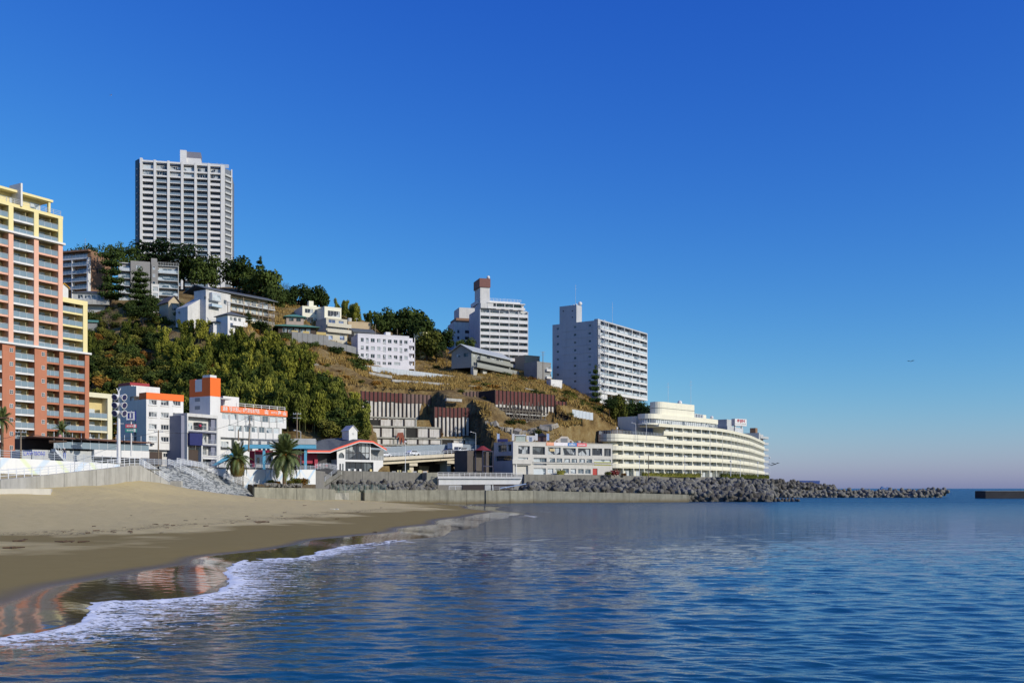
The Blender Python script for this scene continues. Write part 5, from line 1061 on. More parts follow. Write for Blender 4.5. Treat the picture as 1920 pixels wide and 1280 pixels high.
a_ = Q(1025,305); b = MB(); b.slab_y([(a_[0]-.8,a_[1]-1.5),(a_[0]+.8,a_[1]-1.5),(a_[0]+.8,a_[1]-.7),(a_[0]+.4,a_[1]-.2),(a_[0],a_[1]),(a_[0]-.4,a_[1]-.2),(a_[0]-.8,a_[1]-.7)],-.02,.0); b.build('pointed_window', GLD, root)
for zx in (1010,1042): a_ = Q(zx,440); MB().box(a_[0]-.22,a_[0]+.22,-.02,-.001,-.6,a_[1]).build('slit_window', GLD, root)
MB().box(Q(775,0)[0],xw0-.02,3.2,6,-1,eav[1][1]-.3).build('dark_wall', DARK, root); MB().box(.2,Q(780,0)[0],2.2,6,2.2,eav[0][1]-.5).box(Q(735,0)[0],Q(775,0)[0],1.6,2.18,-1,3.4).build('entrance_wall', mat('crimson_wall', (.33,.02,.05), .6), root); MB().box(.2,Q(735,0)[0],3.5,6,-1,2.18).build('entrance_recess', DARK, root)
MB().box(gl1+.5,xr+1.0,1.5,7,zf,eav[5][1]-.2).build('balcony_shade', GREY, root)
link('railing', rail_mesh(xr-gl1,1.0,5,3).mesh('railing', STEEL), root, (gl1+.3,.05,zf))
cx0, cx1 = fr.s(646.5), fr.s(676); cz0 = Q(1170,140)[1]-.6; ch = 2.9; cw = 2.9
b = MB(); cxx = fr.s(661); b.box(cxx,cxx+cw-.4,2,2+cw+1.0,cz0-1,cz0+ch); b.face([(cxx,2,cz0+ch),(cxx+cw-.4,2,cz0+ch),(cxx+cw/2-.2,2,cz0+ch+1.3)]); b.build('cupola', WHITE, root)
r_ = MB(); r_.T = Matrix.Translation((cxx,2,0)); gable_y(r_,cw-.4,cw+1.0,cz0+ch,1.35,.22,0,.12); r_.build('cupola_roof', mat('cupola_roof_white', (.55,.55,.55), .6), root); text('✶', 1.2, LGREY, root, (cxx+cw/2-.2,1.97,cz0+1.9), name='star_emblem')
# ================================================================ blue footbridge
BLU = mat('sky_blue_steel', (.13,.42,.60), .5, .08, .6, .12); fr = Fr(466,222,592,224,8.4); W = fr.W; z1 = fr.z(840); zt = fr.z(833)
root = thing('blue_footbridge', 'sky blue footbridge with a stair down on its left, behind the palms', 'footbridge', fr.loc, fr.rz)
MB().box(0,W,0,2.2,z1,zt).build('deck_beam', BLU, root); MB().box(0,W,.1,2.1,zt+.002,zt+.1).build('deck', GREY, root)
link('railing', rail_mesh(W,1.15,22,3,r=.03,post=.03).mesh('railing', STEEL), root, (0,.05,zt+.1)); link('railing', rail_mesh(W,1.15,22,3,r=.03,post=.03).mesh('railing', STEEL), root, (0,2.15,zt+.1))
MB().box(W-5,W,-.05,-.01,zt+.1,zt+1.4).build('screen', LGREY, root)
for x in (W-2.6,3.0): MB().box(x,x+.55,.6,1.4,-1,z1-.005).build('column', BLU, root)
b = MB(); x1 = fr.s(397); zb2 = fr.z(872); b.slab_y([(x1,zb2),(x1+.9,zb2),(.0,z1-.1),(.0,zt),(-.8,zt)],0.01,2.19); b.build('stair_flight', BLU, root)
b = MB(); n = 16
for i in range(n+1):
    t_ = i/n; x = x1+(-.6-x1)*t_; z = zb2+(zt-zb2)*t_; b.box(x-.03,x+.03,.02,.08,z,z+1.15)
b.tube((x1,.05,zb2+1.1),(-.6,.05,zt+1.15),.04,n=5); b.tube((x1,.05,zb2+.6),(-.6,.05,zt+.6),.03,n=5); b.build('stair_railing', STEEL, root)
# kiosk under it
fr = Fr(478,226,512,227,8.6); root = thing('red_kiosk', 'red and white kiosk glimpsed between the two palms under the footbridge', 'kiosk', fr.loc, fr.rz); MB().box(0,fr.W,0,3,0,3.1).build('wall', WHITE, root); MB().box(0,fr.W,-.1,3,3.1,4.1).box(-1.2,-.02,0,3,0,3.9).build('red_panel', mat('crimson_wall', (.33,.02,.05)), root)
for i in range(3): link('window', win(.8,1.5,STEEL,GLD,1), root, (.3+i*1.3,-.05,1.0))

# ================================================================ elevated road with cars
A = Vector((X(716,273),273)); B = Vector((X(889,302),302)); u = (B-A).normalized(); L_ = (B-A).length; rz = math.atan2(u.y,u.x)
zt0, zt1 = Z(857,273), Z(848,302); BGB = mat('beige_girder', (.62,.55,.42), .7, .08, .4, .25)
root = thing('elevated_road', 'elevated coast road on a beige girder with white guard rail, right of the cafe', 'viaduct', (A.x,A.y,0), rz)
def zd(x): return zt0+(zt1-zt0)*x/L_
MB().slab_y([(0,zd(0)-.95),(L_,zd(L_)-.95),(L_,zd(L_)),(0,zd(0))],0,.4).build('edge_beam', BGB, root)
MB().slab_y([(0,zd(0)-2.0),(L_-2,zd(L_)-2.0),(L_-1,zd(L_)-.97),(0,zd(0)-.97)],.9,6.5).build('girder', BGB, root)
MB().slab_y([(-16,zd(0)-.3),(L_+30,zd(L_)-.3),(L_+30,zd(L_)-.05),(-16,zd(0)-.05)],.41,9).build('road_deck', ASPH, root)
b = MB()
for i in range(24): x = i*L_/23; b.box(x-.05,x+.05,.08,.18,zd(x),zd(x)+1.05)
for h in (.55,1.0): b.tube((0,.13,zd(0)+h),(L_,.13,zd(L_)+h),.05,n=5)
b.build('guard_rail', RAILW, root)
for x in (12.5,28): MB().box(x,x+1.6,2,5,6,zd(x)-2.0).box(x-.8,x+2.4,1.2,6,zd(x)-2.9,zd(x)-2.02).build('pier', BGB, root)
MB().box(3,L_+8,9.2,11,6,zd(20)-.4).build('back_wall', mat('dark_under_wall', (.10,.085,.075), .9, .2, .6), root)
for x in (21,36): MB().slab_y([(x+1.2,7),(x+2.8,7),(x+4.2,10.6),(x-.4,10.6)],6.5,8.8).build('funnel_pier', mat('tan_stone_pier', (.42,.32,.22), .9, .25, 1.5), root)
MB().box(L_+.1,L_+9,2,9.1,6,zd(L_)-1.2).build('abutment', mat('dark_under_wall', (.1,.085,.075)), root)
root = thing('sheet_fence', 'tall blue-grey corrugated sheet fence along the inland side of the road', 'fence', (A.x,A.y,0), rz)
SHT = mat('blue_grey_sheet', (.33,.38,.42), .5, .06, .5, .15)
for i in range(30):
    x = -4+i*1.95; zz_ = zd(min(x,L_)); b = MB()
    for k in range(5): b.box(x+k*.39,x+k*.39+.2,8.3,8.36,zz_,zz_+2.9)
    b.box(x,x+1.94,8.362,8.4,zz_-1,zz_+2.88); b.build('panel', SHT, root)
def car(name, label, body, x, y, heading=0, van=False, box=False):
    c_ = A+u*x+Vector((-u.y,u.x))*y; t = thing(name, label, 'car' if not box else 'truck', (c_.x,c_.y,zd(min(x,L_))-.04), rz+heading)
    L = 4.3; prof = [(-2.15,.35),(2.15,.35),(2.2,.75),(1.35,.92),(.75,1.45),(-1.2,1.48),(-1.9,1.0),(-2.2,.9)] if not (van or box) else [(-2.2,.35),(2.2,.35),(2.25,.95),(1.75,1.7),(1.5,1.85),(-2.15,1.85),(-2.25,.9)]
    b = MB(); b.slab_y(prof,-.85,.85); b.build('body', body, t)
    gp = [(-1.6,.98),(1.15,.96),(.7,1.38),(-1.15,1.40)] if not (van or box) else [(-1.9,1.1),(1.75,1.1),(1.5,1.7),(-1.9,1.7)]
    MB().slab_y(gp,-.87,.87).build('windows', GLD, t)
    for wx in (-1.35,1.35):
        for wy in (-.8,.8): b = MB(); b.tube((wx,wy-.1,.32),(wx,wy+.1,.32),.32,n=12); b.build('wheel', DARK, t)
    if box: MB().box(-3.6,1.0,-1.05,1.05,.7,3.0).build('cargo_box', WHITE, t)
    return t
CW = mat('white_car_paint', (.75,.76,.78), .25, .03, 1, spec=.6); CD = mat('dark_car_paint', (.03,.03,.04), .25, .03, 1, spec=.6); CS = mat('silver_car_paint', (.45,.47,.50), .3, .03, 1, metal=.4)
car('white_car', 'white saloon car on the elevated road, nearest the cafe', CW, 3.2, 2.6); car('white_car', 'white saloon car, second from the cafe on the elevated road', CW, 14.5, 2.6); car('dark_car', 'black car in the middle of the elevated road', CD, 29.5, 2.6); car('silver_car', 'silver minivan behind the black car on the elevated road', CS, 35.0, 2.8, van=True); car('white_van', 'white box truck standing high beside the sheet fence', CW, 37.5, 6.4, box=True); car('white_car', 'white car at the far right end of the elevated road', CW, L_-2.5, 2.7)
# lift-shaft frame and dark gap between viaduct and seafront building
fr = Fr(905,284,925,288,8.0); root = thing('steel_lift_shaft', 'dark navy open frame tower between the road end and the seafront building', 'frame tower', fr.loc, fr.rz)
NG = mat('dark_navy_frame', (.045,.045,.075), .6)
for x in (0,fr.W-.3):
    for y in (0,2.6): MB().box(x,x+.3,y,y+.3,-2,6.8).build('post', NG, root)
for z in (2.2,6.5): MB().box(.3,fr.W-.3,.02,.28,z,z+.3).build('beam', NG, root)
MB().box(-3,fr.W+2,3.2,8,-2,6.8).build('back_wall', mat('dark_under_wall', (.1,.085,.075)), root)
r_ = MB(); r_.T = Matrix.Translation((-1.2,0,0)); 
b = MB(); b.tube((fr.W/2,2,6.85),(fr.W/2,2,8.2),2.6,.4,14); b.build('red_awning', mat('dark_red_canopy', (.22,.03,.03), .7), root)
# small items on the quay
root = thing('yellow_barrier', 'yellow low barrier and white boxes on the quay right of the cafe', 'barrier', (X(735,268),268,8.0))
for i in range(7): MB().box(i*1.4,i*1.4+1.0,0,.3,0,.9 if i%2 else .6).build('block', (WHITE2 if i%2==0 else YEL), root)
lamp_post(760,267,8,8.2,'slim white lamp post in front of the elevated road','street_lamp',arm=False,m=RAILW)

# ================================================================ retaining walls: steel sheet panels over concrete
RST = mat('rust_maroon_sheet', (.125,.035,.030), .75, .2, .8, .25); RSB = mat('brown_sheet', (.16,.095,.08), .75, .15, .8, .2); PIL = mat('dark_pile', (.035,.025,.022), .8, .2, 1)
WC = mat('stained_white_concrete', (.60,.57,.52), .85, .15, .5, .75, streak_col=(.20,.15,.10)); 
def steel_wall(label, pa, da, pb, db, rows, n, low=None, low_m=None, mats=(RST,)):
    # rows: photo rows of top-left, top-right, sheet-bottom-left, sheet-bottom-right, concrete-bottom-left, right
    fr = Fr(pa,da,pb,db,0); root = thing('steel_retaining_wall', label, 'retaining wall', fr.loc, fr.rz); W = fr.W
    zt0, zt1 = fr.z(rows[0],0), fr.z(rows[1],W); zm0, zm1 = fr.z(rows[2],0), fr.z(rows[3],W); zb0, zb1 = fr.z(rows[4],0), fr.z(rows[5],W)
    f = lambda a, c, x: a+(c-a)*x/W
    for i in range(n):
        x0, x1 = W*i/n, W*(i+1)/n; xm = (x0+x1)/2; j = random.uniform(-.15,.15)
        MB().box(x0+.16,x1-.16,0,.12,f(zm0,zm1,xm)+random.uniform(-.3,.2),f(zt0,zt1,xm)+j).build('sheet_panel', mats[(i*7//n)%len(mats)] if len(mats)>1 else mats[0], root)
        if low: MB().box(x0+.16,x1-.16,.1+random.uniform(0,.15),.35,f(zb0,zb1,xm),f(zm0,zm1,xm)-.1).build('concrete_panel', low_m or WC, root)
    for i in range(n+1):
        x = W*i/n; MB().box(x-.15,x+.15,-.22,.2,(f(zb0,zb1,x)+random.uniform(-.2,.6)) if low else f(zm0,zm1,x)-.3,f(zt0,zt1,x)+.1).build('pile', PIL, root)
    return root, fr
steel_wall('maroon sheet wall over white concrete strips, leftmost of the steel walls', 677,322,808,335,(732.5,741,750,757,786,790),17,True,None,(RST,RST,RST,RST,RSB,RSB,RSB))
steel_wall('lower maroon sheet wall over white strips, in the middle of the steel walls', 814,319,880,326,(763,765,781,781,820,816),9,True)
steel_wall('brown sheet wall with shadowed end, above and left of the widest maroon wall', 868,338,927,343,(735,733,751,752,752,752),9,False,None,(RSB,))
r3, f3 = steel_wall('widest maroon sheet wall, above the timber trestle and left of the slab block', 928,330,1040,346,(730.5,740.5,756,762,774,779),16,True)
steel_wall('small low maroon sheet strip at the right end of the widest steel wall', 1041,346,1061,349,(751,753,758,759,759,760),3,False)
# return side of the wide wall, its shade put into the near-black colour
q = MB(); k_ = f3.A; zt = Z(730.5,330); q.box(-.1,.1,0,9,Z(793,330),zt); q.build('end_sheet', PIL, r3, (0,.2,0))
# timber trestle below it
fr = Fr(936,326,1022,340,0); root = thing('timber_trestle', 'grey timber trestle of crossed posts and beams below the widest steel wall', 'trestle', fr.loc, fr.rz); TIM = mat('weathered_timber', (.17,.15,.12), .9, .3, 1.2); W = fr.W
for i in range(15): x = W*i/14; MB().box(x-.13,x+.13,0,.26,fr.z(794,x),fr.z(762,x)+random.uniform(0,2)).build('post', TIM, root)
for k,py in enumerate((771,777,784,790)): MB().box(-.5,W+.5,-.2,-.01,fr.z(py,W/2)-.12,fr.z(py,W/2)+.14).build('beam', CONC_L if k in (1,3) else TIM, root)
for i in range(14):
    x = W*(i+.2)/15; b = MB(); b.tube((x,-.3,fr.z(790,x)),(x+random.uniform(-3,3),-.3,fr.z(768,x)),.12,n=4); b.build('brace', TIM, root)
MB().box(0,W,1.5,2,fr.z(794,W/2),fr.z(765,W/2)).build('shade_sheet', PIL, root)  # near-black sheet added for the shade behind the posts
# stepped concrete frame
fr = Fr(690,306,888,320,0); W = fr.W; root = thing('concrete_frame', 'stepped white concrete retaining frame with dark posts, above the elevated road', 'retaining wall', fr.loc, fr.rz)
def zf_(py, x): return fr.z(py, x)
tiers = [(783,800,0),(800,821,-1.2),(821,834,-2.0),(834,846,-2.6)]
nb = 9
for ti,(ya,yb,off) in enumerate(tiers):
    for i in range(nb):
        x0, x1 = W*i/nb, W*(i+1)/nb
        if ti == 0 and i in (4,5): continue
        if ti == 0 and i > 5: continue
        if ti == 1 and i > 5: continue
        m_ = WC if (i*3+ti*5) % 7 else mat('dark_void', (.03,.028,.025), .9)
        if ti == 3: m_ = WC if i % 3 else CONC_L
        MB().box(x0+.25,x1-.25,off+.25,off+.6,zf_(yb,x0)+.25,zf_(ya,x0)-.45).build('infill_panel', m_, root)
    MB().box(0,(W*4/nb, W*6/nb, W, W)[ti],off-.1,off+3.0,zf_(ya,W/2)-.45,zf_(ya,W/2)-.02).build('beam', CONC, root)
    for i in range(nb+1):
        if (ti == 0 and i > 4) or (ti == 1 and i > 6): continue
        x = W*i/nb; MB().box(x-.22,x+.22,off-.12 if ti==3 else off,off+.55,zf_(yb,x),zf_(ya,x)-.46).build('post', PIL if (i+ti)%4 else CONC, root)
MB().box(0,W*.44,.7,3,zf_(850,W/2),zf_(790,W/2)-.8).box(W*.442,W*.66,.7,2.5,zf_(850,W/2),zf_(803,W/2)).box(W*.662,W,.7,2,zf_(850,W/2),zf_(823,W/2)).build('backing', WC, root)
# red rust-stained patch
MB().slab_y([(W*.235,zf_(822,10)),(W*.25,zf_(812,10)),(W*.30,zf_(811,10)),(W*.315,zf_(824,10)),(W*.30,zf_(836,10)),(W*.285,zf_(820,10)),(W*.27,zf_(835,10)),(W*.26,zf_(818,10))],-2.5,-2.45).build('rusty_sheet', mat('rust_red', (.25,.07,.04), .8, .2, 1.5), root)
# block of rough ruin between frame and steel walls, right side below
RUIN = mat('broken_concrete', (.34,.31,.26), .95, .35, .8, .6)
root = thing('ruined_foundation', 'broken pale concrete foundation blocks on the slope above the seafront building', 'ruin', (X(900,312),312,0))
for i in range(46):
    px_ = random.uniform(893,1085); py_ = random.uniform(798,832) if px_ < 1010 else random.uniform(790,828); d_ = 312+(px_-900)*.06; s_ = random.uniform(.5,1.7); x_ = X(px_,d_)-X(900,312)
    b = MB(); b.T = Matrix.Translation((x_,d_-312,hz(X(px_,d_),d_)-.3)) @ Euler((random.uniform(-.4,.4),random.uniform(-.4,.4),random.uniform(0,3))).to_matrix().to_4x4(); b.box(-s_,s_,-s_*.6,s_*.6,-.3,s_*.9); b.build('rubble_block', RUIN, root)
# fences and terraces on the slope
def panel_fence(name, label, pa, da, ya, pb, db, yb, n, h, m, post=None, cat='fence'):
    fr = Fr(pa,da,pb,db,0); root = thing(name, label, cat, fr.loc, fr.rz); W = fr.W
    for i in range(n):
        x0, x1 = W*i/n, W*(i+1)/n; z = fr.z(ya+(yb-ya)*(i+.5)/n, (x0+x1)/2); MB().box(x0+.03,x1-.03,-.04,.04,z-h,z).build('panel', m, root)
        MB().box(x0-.05,x0+.05,-.1,-.045,z-h-.3,z+.08).build('post', post or STEEL, root)
    return root
PFM = mat('pale_blue_panel', (.52,.57,.60), .5, .06, .6, .25)
panel_fence('panel_fence', 'long pale panel fence stepping down the slope below the white lodge', 672,358,683,905,380,711.5,40,2.3,PFM)
panel_fence('panel_fence', 'short pale sheet fence right of the ruined foundations, below the slab block', 1073,352,767,1112,358,774,6,2.6,PFM)
panel_fence('guard_wall', 'white guard wall of the road below the grey chalet', 846,398,691,962,412,706,18,.9,WHITE, cat='guard wall')
MB().box(0,1,0,1,0,1) 
def terrace(label, pa, da, ya, pb, db, yb, h, m=CONC_L):
    fr = Fr(pa,da,pb,db,0); root = thing('terrace_wall', label, 'terrace wall', fr.loc, fr.rz); W = fr.W; z0, z1 = fr.z(ya,0), fr.z(yb,W); n = max(3,int(W/3))
    for i in range(n):
        a, c = W*i/n, W*(i+1)/n; t0, t1 = z0+(z1-z0)*a/W, z0+(z1-z0)*c/W; MB().slab_y([(a+.02,t0-h),(c-.02,t1-h),(c-.02,t1),(a+.02,t0)],-.1+.05*(i%2),.8).build('block', m, root)
    return root
terrace('weathered grey terrace wall above the golden grass, left of the white lodge', 505,344,645,665,357,676,2.2,CONC)
terrace('short pale terrace wall behind the bamboo edge', 622,338,697,659,340,700,2.6)
terrace('pale terrace wall below the long panel fence', 692,350,697,735,353,704,1.0)
terrace('thin pale terrace edge running through the dry grass', 735,344,711,845,352,719,.8)
terrace('short pale wall left of the brown sheet wall', 837,322,746,866,326,748,.9)
terrace('crumbling pale terrace wall in the middle of the dry grass', 560,336,676,640,344,690,1.3,CONC)
terrace('short grey terrace wall above the brown sheet wall', 880,352,722,925,356,726,1.4,CONC)
terrace('pale terrace wall below the slab block end wall', 985,356,727,1040,362,738,1.0)
terrace('dark terrace wall along the road below the beige house', 612,358,636,668,363,651,2.4,GREY)
terrace('long sloping concrete wall under the road by the grey chalet', 846,392,700,940,402,710,3.2,mat('tan_concrete', (.42,.36,.26), .9, .15, .6, .4))
# ================================================================ sea walls
def wall_run(name, label, pts, th, m, cat='sea wall', joint=6.0, off=0.0, group=None):
    # pts: (column, distance, top row or ('z',z)) -> wall built of cast blocks with recessed joints; sinks to bot
    P3 = [(X(a,d), d, (t[1] if isinstance(t, tuple) else Z(t,d)), bt) for a, d, t, bt in pts]
    root = thing(name, label, cat, (P3[0][0],P3[0][1],0), 0, group); k = 0
    for (x0,y0,z0,b0),(x1,y1,z1,b1) in zip(P3[:-1],P3[1:]):
        L_ = math.hypot(x1-x0,y1-y0); n = max(1,round(L_/joint)); ux, uy = (x1-x0)/L_,(y1-y0)/L_
        for i in range(n):
            s0, s1 = L_*i/n+.03, L_*(i+1)/n-.03; t0, t1 = s0/L_, s1/L_; j = .04*((k*7)%3); k += 1
            b = MB(); b.T = Matrix.Translation((x0-P3[0][0],y0-P3[0][1],0)) @ Matrix.Rotation(math.atan2(uy,ux),4,'Z')
            b.slab_y([(s0,b0+(b1-b0)*t0),(s1,b0+(b1-b0)*t1),(s1,z0+(z1-z0)*t1),(s0,z0+(z1-z0)*t0)], -j, th); b.build('wall_block', m, root)
    return root
def sea_conc():
    # concrete with brown tide band near the water and dark weathering running from the top
    m = mat('sea_wall_concrete', (.27,.26,.205), .9, .22, .5, .8, bump=.03, bscale=2.5, streak_col=(.10,.095,.07)); t = m.node_tree; N = t.nodes; L = t.links; b = N['Principled BSDF']; src = b.inputs['Base Color'].links[0].from_socket
    g = N.new('ShaderNodeNewGeometry'); sp = N.new('ShaderNodeSeparateXYZ'); L.new(g.outputs['Position'], sp.inputs[0]); n = N.new('ShaderNodeTexNoise'); n.inputs['Scale'].default_value = .35; L.new(g.outputs['Position'], n.inputs['Vector'])
    a = N.new('ShaderNodeMath'); a.operation = 'ADD'; L.new(sp.outputs['Z'], a.inputs[0]); L.new(n.outputs['Fac'], a.inputs[1]); mr = N.new('ShaderNodeMapRange'); mr.inputs['From Min'].default_value = .7; mr.inputs['From Max'].default_value = 1.7; mr.inputs['To Min'].default_value = .85; mr.inputs['To Max'].default_value = 0
    L.new(a.outputs[0], mr.inputs['Value']); x = N.new('ShaderNodeMix'); x.data_type = 'RGBA'; L.new(mr.outputs[0], x.inputs[0]); L.new(src, x.inputs[6]); x.inputs[7].default_value = (.13,.10,.05,1); L.new(x.outputs[2], b.inputs['Base Color']); return m
SWC = sea_conc(); UWC = mat('upper_wall_concrete', (.20,.19,.165), .9, .22, .5, .6, streak_col=(.06,.06,.05))
wall_run('lower_sea_wall', 'low weathered concrete sea wall at the back of the beach, left of the dark gap', [(480,213,917,0),(560,226,919,0),(681,246.5,919,-1)], 1.2, SWC, joint=4)
wall_run('lower_sea_wall', 'long low concrete sea wall running from the sand out into the water', [(683.5,245,918,-1),(910,262.5,918.5,-2)], 1.6, SWC, joint=5.5)
wall_run('lower_sea_wall', 'low sea wall standing in the water with a brown tide line', [(911,262,918.7,-2),(1000,271,919.3,-2),(1292,288,926.8,-2)], 1.6, SWC, joint=10)
wall_run('upper_sea_wall', 'grey upper sea wall from the cafe to the white footbridge', [(629,252,881.5,2),(820,271.5,886.5,2)], 1.0, UWC, 'sea wall', 7)
wall_run('upper_sea_wall', 'dark upper sea wall behind the heaped concrete blocks', [(983,283,888.5,2),(1130,305,890.5,2),(1290,341,893.5,2),(1442,402,894.5,2)], 1.0, UWC, 'sea wall', 12)
wall_run('bridge_abutment', 'square concrete abutment at the left end of the white footbridge', [(800,265,885.5,2),(821,266.5,885.5,2)], 5, SWC, 'abutment', 9)
fl = MB(); fl.prism([(X(560,224),224),(X(681,247),247),(X(910,263.5),263.5),(X(1000,272.5),272.5),(X(985,283.5),283.5),(X(820,271.6),271.6),(X(629,252),252)], -1, 2.9); q = fl.build('wall_shelf', [CONC]); q['kind'] = 'structure'
# beach access ramp wall on the left
RW = mat('ramp_concrete', (.43,.415,.37), .9, .18, .4, .6, streak_col=(.18,.17,.14))
wall_run('ramp_wall', 'curving bare concrete ramp wall topped by a white railing, left edge', [(-260,92,915,0),(-90,102,908,0),(0,110,898.5,0),(60,117,893,1),(120,124,886.5,1),(180,132,880,1),(243,142.5,872.5,2),(262,146,872,2)], .5, RW, 'retaining wall', 7)
wall_run('ramp_wall', 'shaded end return of the concrete ramp wall beside the mosaic steps', [(262.6,146.2,872,2),(300,153,893,3.5),(318,157,905,3.5)], .5, RW, 'retaining wall', 4)
fl = MB(); pr = [(0,110,5.0),(60,117,5.4),(120,124,5.9),(180,132,6.5),(243,142.5,7.2),(262,146,7.3)]
q0 = (-100,100,4.6)
for (a,da,za),(c,dc_,zc) in zip([q0]+pr[:-1], pr): fl.face([(X(a,da),da+.4,za-.35),(X(c,dc_),dc_+.4,zc-.35),(X(c,dc_+26),dc_+26,zc-.35),(X(a,da+40),da+40,za-.35)])
fl.face([(X(262,146),146.4,6.9),(X(300,153),153.4,6.9),(X(300,177),177,6.9),(X(262,172),172,6.9)]); q = fl.build('ramp', [CONC_L]); q['kind'] = 'structure'
# white mural walls
def mural_mat(name, cols):
    m = mat(name, (.74,.74,.72), .7, .05, .4, .10); t = m.node_tree; N = t.nodes; L = t.links; b = N['Principled BSDF']; src = b.inputs['Base Color'].links[0].from_socket; g = N.new('ShaderNodeNewGeometry')
    for i,(c,sc,off,w0) in enumerate(cols):
        mp = N.new('ShaderNodeMapping'); mp.inputs['Rotation'].default_value = (0,R(25 if i%2 else -25),0); mp.inputs['Location'].default_value = (off,0,0); L.new(g.outputs['Position'], mp.inputs['Vector'])
        wv = N.new('ShaderNodeTexWave'); wv.inputs['Scale'].default_value = sc; wv.inputs['Distortion'].default_value = 1.5; wv.inputs['Detail'].default_value = 1; wv.inputs['Detail Scale'].default_value = .3; L.new(mp.outputs[0], wv.inputs['Vector'])
        cr = N.new('ShaderNodeMapRange'); cr.inputs['From Min'].default_value = w0; cr.inputs['From Max'].default_value = w0+.1; cr.inputs['To Max'].default_value = .75; L.new(wv.outputs['Fac'], cr.inputs['Value'])
        x = N.new('ShaderNodeMix'); x.data_type = 'RGBA'; L.new(cr.outputs[0], x.inputs[0]); L.new(src, x.inputs[6]); x.inputs[7].default_value = (*c,1); src = x.outputs[2]
    L.new(src, b.inputs['Base Color']); return m
wall_run('mural_wall', 'white wall with faded blue and yellow mural behind the ramp railing', [(-260,140,852,3),(-40,147,857,3),(0,149,857,4),(140,160,865,4),(225,167,870,4)], .4, mural_mat('mural_left', [((.50,.62,.74),.10,2.0,.88),((.66,.72,.42),.11,0,.90)]), 'wall', 9)
wall_run('mural_wall', 'white wall with pale blue mural behind the two palm trees', [(388,192,878,3.5),(445,201,880,3.5),(592,221.5,880,3.5)], .4, mural_mat('mural_right', [((.38,.55,.72),.16,1.0,.88),((.55,.66,.78),.12,3,.92)]), 'wall', 9)
# planting bed in front of mural wall with rubble edge
bed = MB(); bed.prism([(X(482,201.5),201.5),(X(590,216),216),(X(592,221),221),(X(460,204),204)], 2, 4.85); q = bed.build('planting_bed', [mat('earth', (.12,.09,.055), .95, .3, 2)]); q['kind'] = 'structure'
root = thing('rubble_edging', 'low edging of grey rubble stones below the larger palm', 'stone edging', (X(497,204),204,4.35))
for i in range(38):
    px_ = 497+i*1.85; d_ = 201.2+(px_-497)*.145; s_ = random.uniform(.18,.3); b = MB(); b.T = Matrix.Translation((X(px_,d_)-X(497,204),d_-204,random.choice((0,.35))+.1)) @ Euler((random.random()*3,random.random()*3,0)).to_matrix().to_4x4(); b.box(-s_,s_,-s_*.8,s_*.8,-s_*.7,s_*.7); b.build('stone', mat('rubble_grey', (.22,.21,.19), .9, .3, 3), root)
wall_run('bed_wall', 'concrete step wall with thin rail between the mosaic stairs and the sea wall', [(477,197.5,913,1),(592,213,915,1),(628,232,917,1)], .5, SWC, 'wall', 6)

t_ = MB(); t_.prism([(X(-260,90),90),(X(95,113.5),113.5),(X(98,116.5),116.5),(X(40,115),115),(X(0,109.6),109.6),(X(-260,91),91)],2.5,3.95); q = t_.build('pale_slab', [mat('pale_beach_slab', (.55,.52,.45), .9, .1, .6)]); q['kind'] = 'structure'
# ---- railings
def rail_line(label, pts, h=1.05, step=1.75, bars=(.35,.7,1.03), m=None, r=.032, pr_=.05, name='railing', tight=False, group=None):
    m = m or RAILW; root = thing(name, label, 'railing', tuple(pts[0]), 0, group); o = Vector(pts[0])
    for p0, p1 in zip(pts[:-1], pts[1:]):
        p0 = Vector(p0)-o; p1 = Vector(p1)-o; L_ = (p1-p0).length; n = max(1,round(L_/step))
        for k in bars:
            b = MB(); b.tube(p0+Vector((0,0,k)),p1+Vector((0,0,k)),r if k < 1 else r*1.5,n=5); b.build('rail', m, root)
        for i in range(n):
            q_ = p0+(p1-p0)*(i/n); b = MB(); b.tube(q_,q_+Vector((0,0,h)),pr_,n=5); b.build('post', m, root)
        if tight:
            b = MB(); nn = int(L_/.28)
            for i in range(nn): q_ = p0+(p1-p0)*(i/nn); b.box(q_.x-.022,q_.x+.022,q_.y-.022,q_.y+.022,q_.z+.12,q_.z+h-.05)
            z = b.build('pickets', m, root); z['kind'] = 'stuff'
    return root
def pp3(l): return [tuple(P(*q)) for q in l]
rail_line('white three-bar railing on top of the left ramp wall', pp3([(-90,908,102.2),(0,898.5,110.2),(60,893,117.2),(120,886.5,124.2),(180,880,132.2),(243,872.5,142.7),(262,872,146.2)]), 1.15)
rail_line('white railing going down beside the mosaic steps from the ramp top', pp3([(262,871.5,146.8),(280,882,150),(318,905,157)]), 1.05, tight=True)
rail_line('white railing down the middle of the mosaic steps', pp3([(316,871,176),(350,886,180),(412,924,190)]), 1.0, tight=True)
rail_line('white railing along the right side of the mosaic steps', pp3([(332,869,177),(372,876,188),(425,898,197),(470,917,205),(500,929,211)]), 1.0, tight=True)
rail_line('white railing in front of the larger palm beside the lower steps', pp3([(420,898,193),(445,898,196),(460,904,199),(502,926,209)]), 1.0, tight=True)
rail_line('grey picket railing along the street edge from steps to footbridge', pp3([(268,871,171.5),(300,872,177.5),(385,876.5,193.5),(592,882,223.5)]), 1.15, m=STEEL, tight=True)
rail_line('grey railing on top of the left white mural wall', pp3([(-40,857,147.5),(0,857,149.5),(140,865,160.5),(225,869,167.5)]), 1.3, m=STEEL)
rail_line('white railing up the ramp towards the cafe entrance', pp3([(592,880,224),(612,878,236),(634,881.5,252)]), 1.4, m=RAILW)
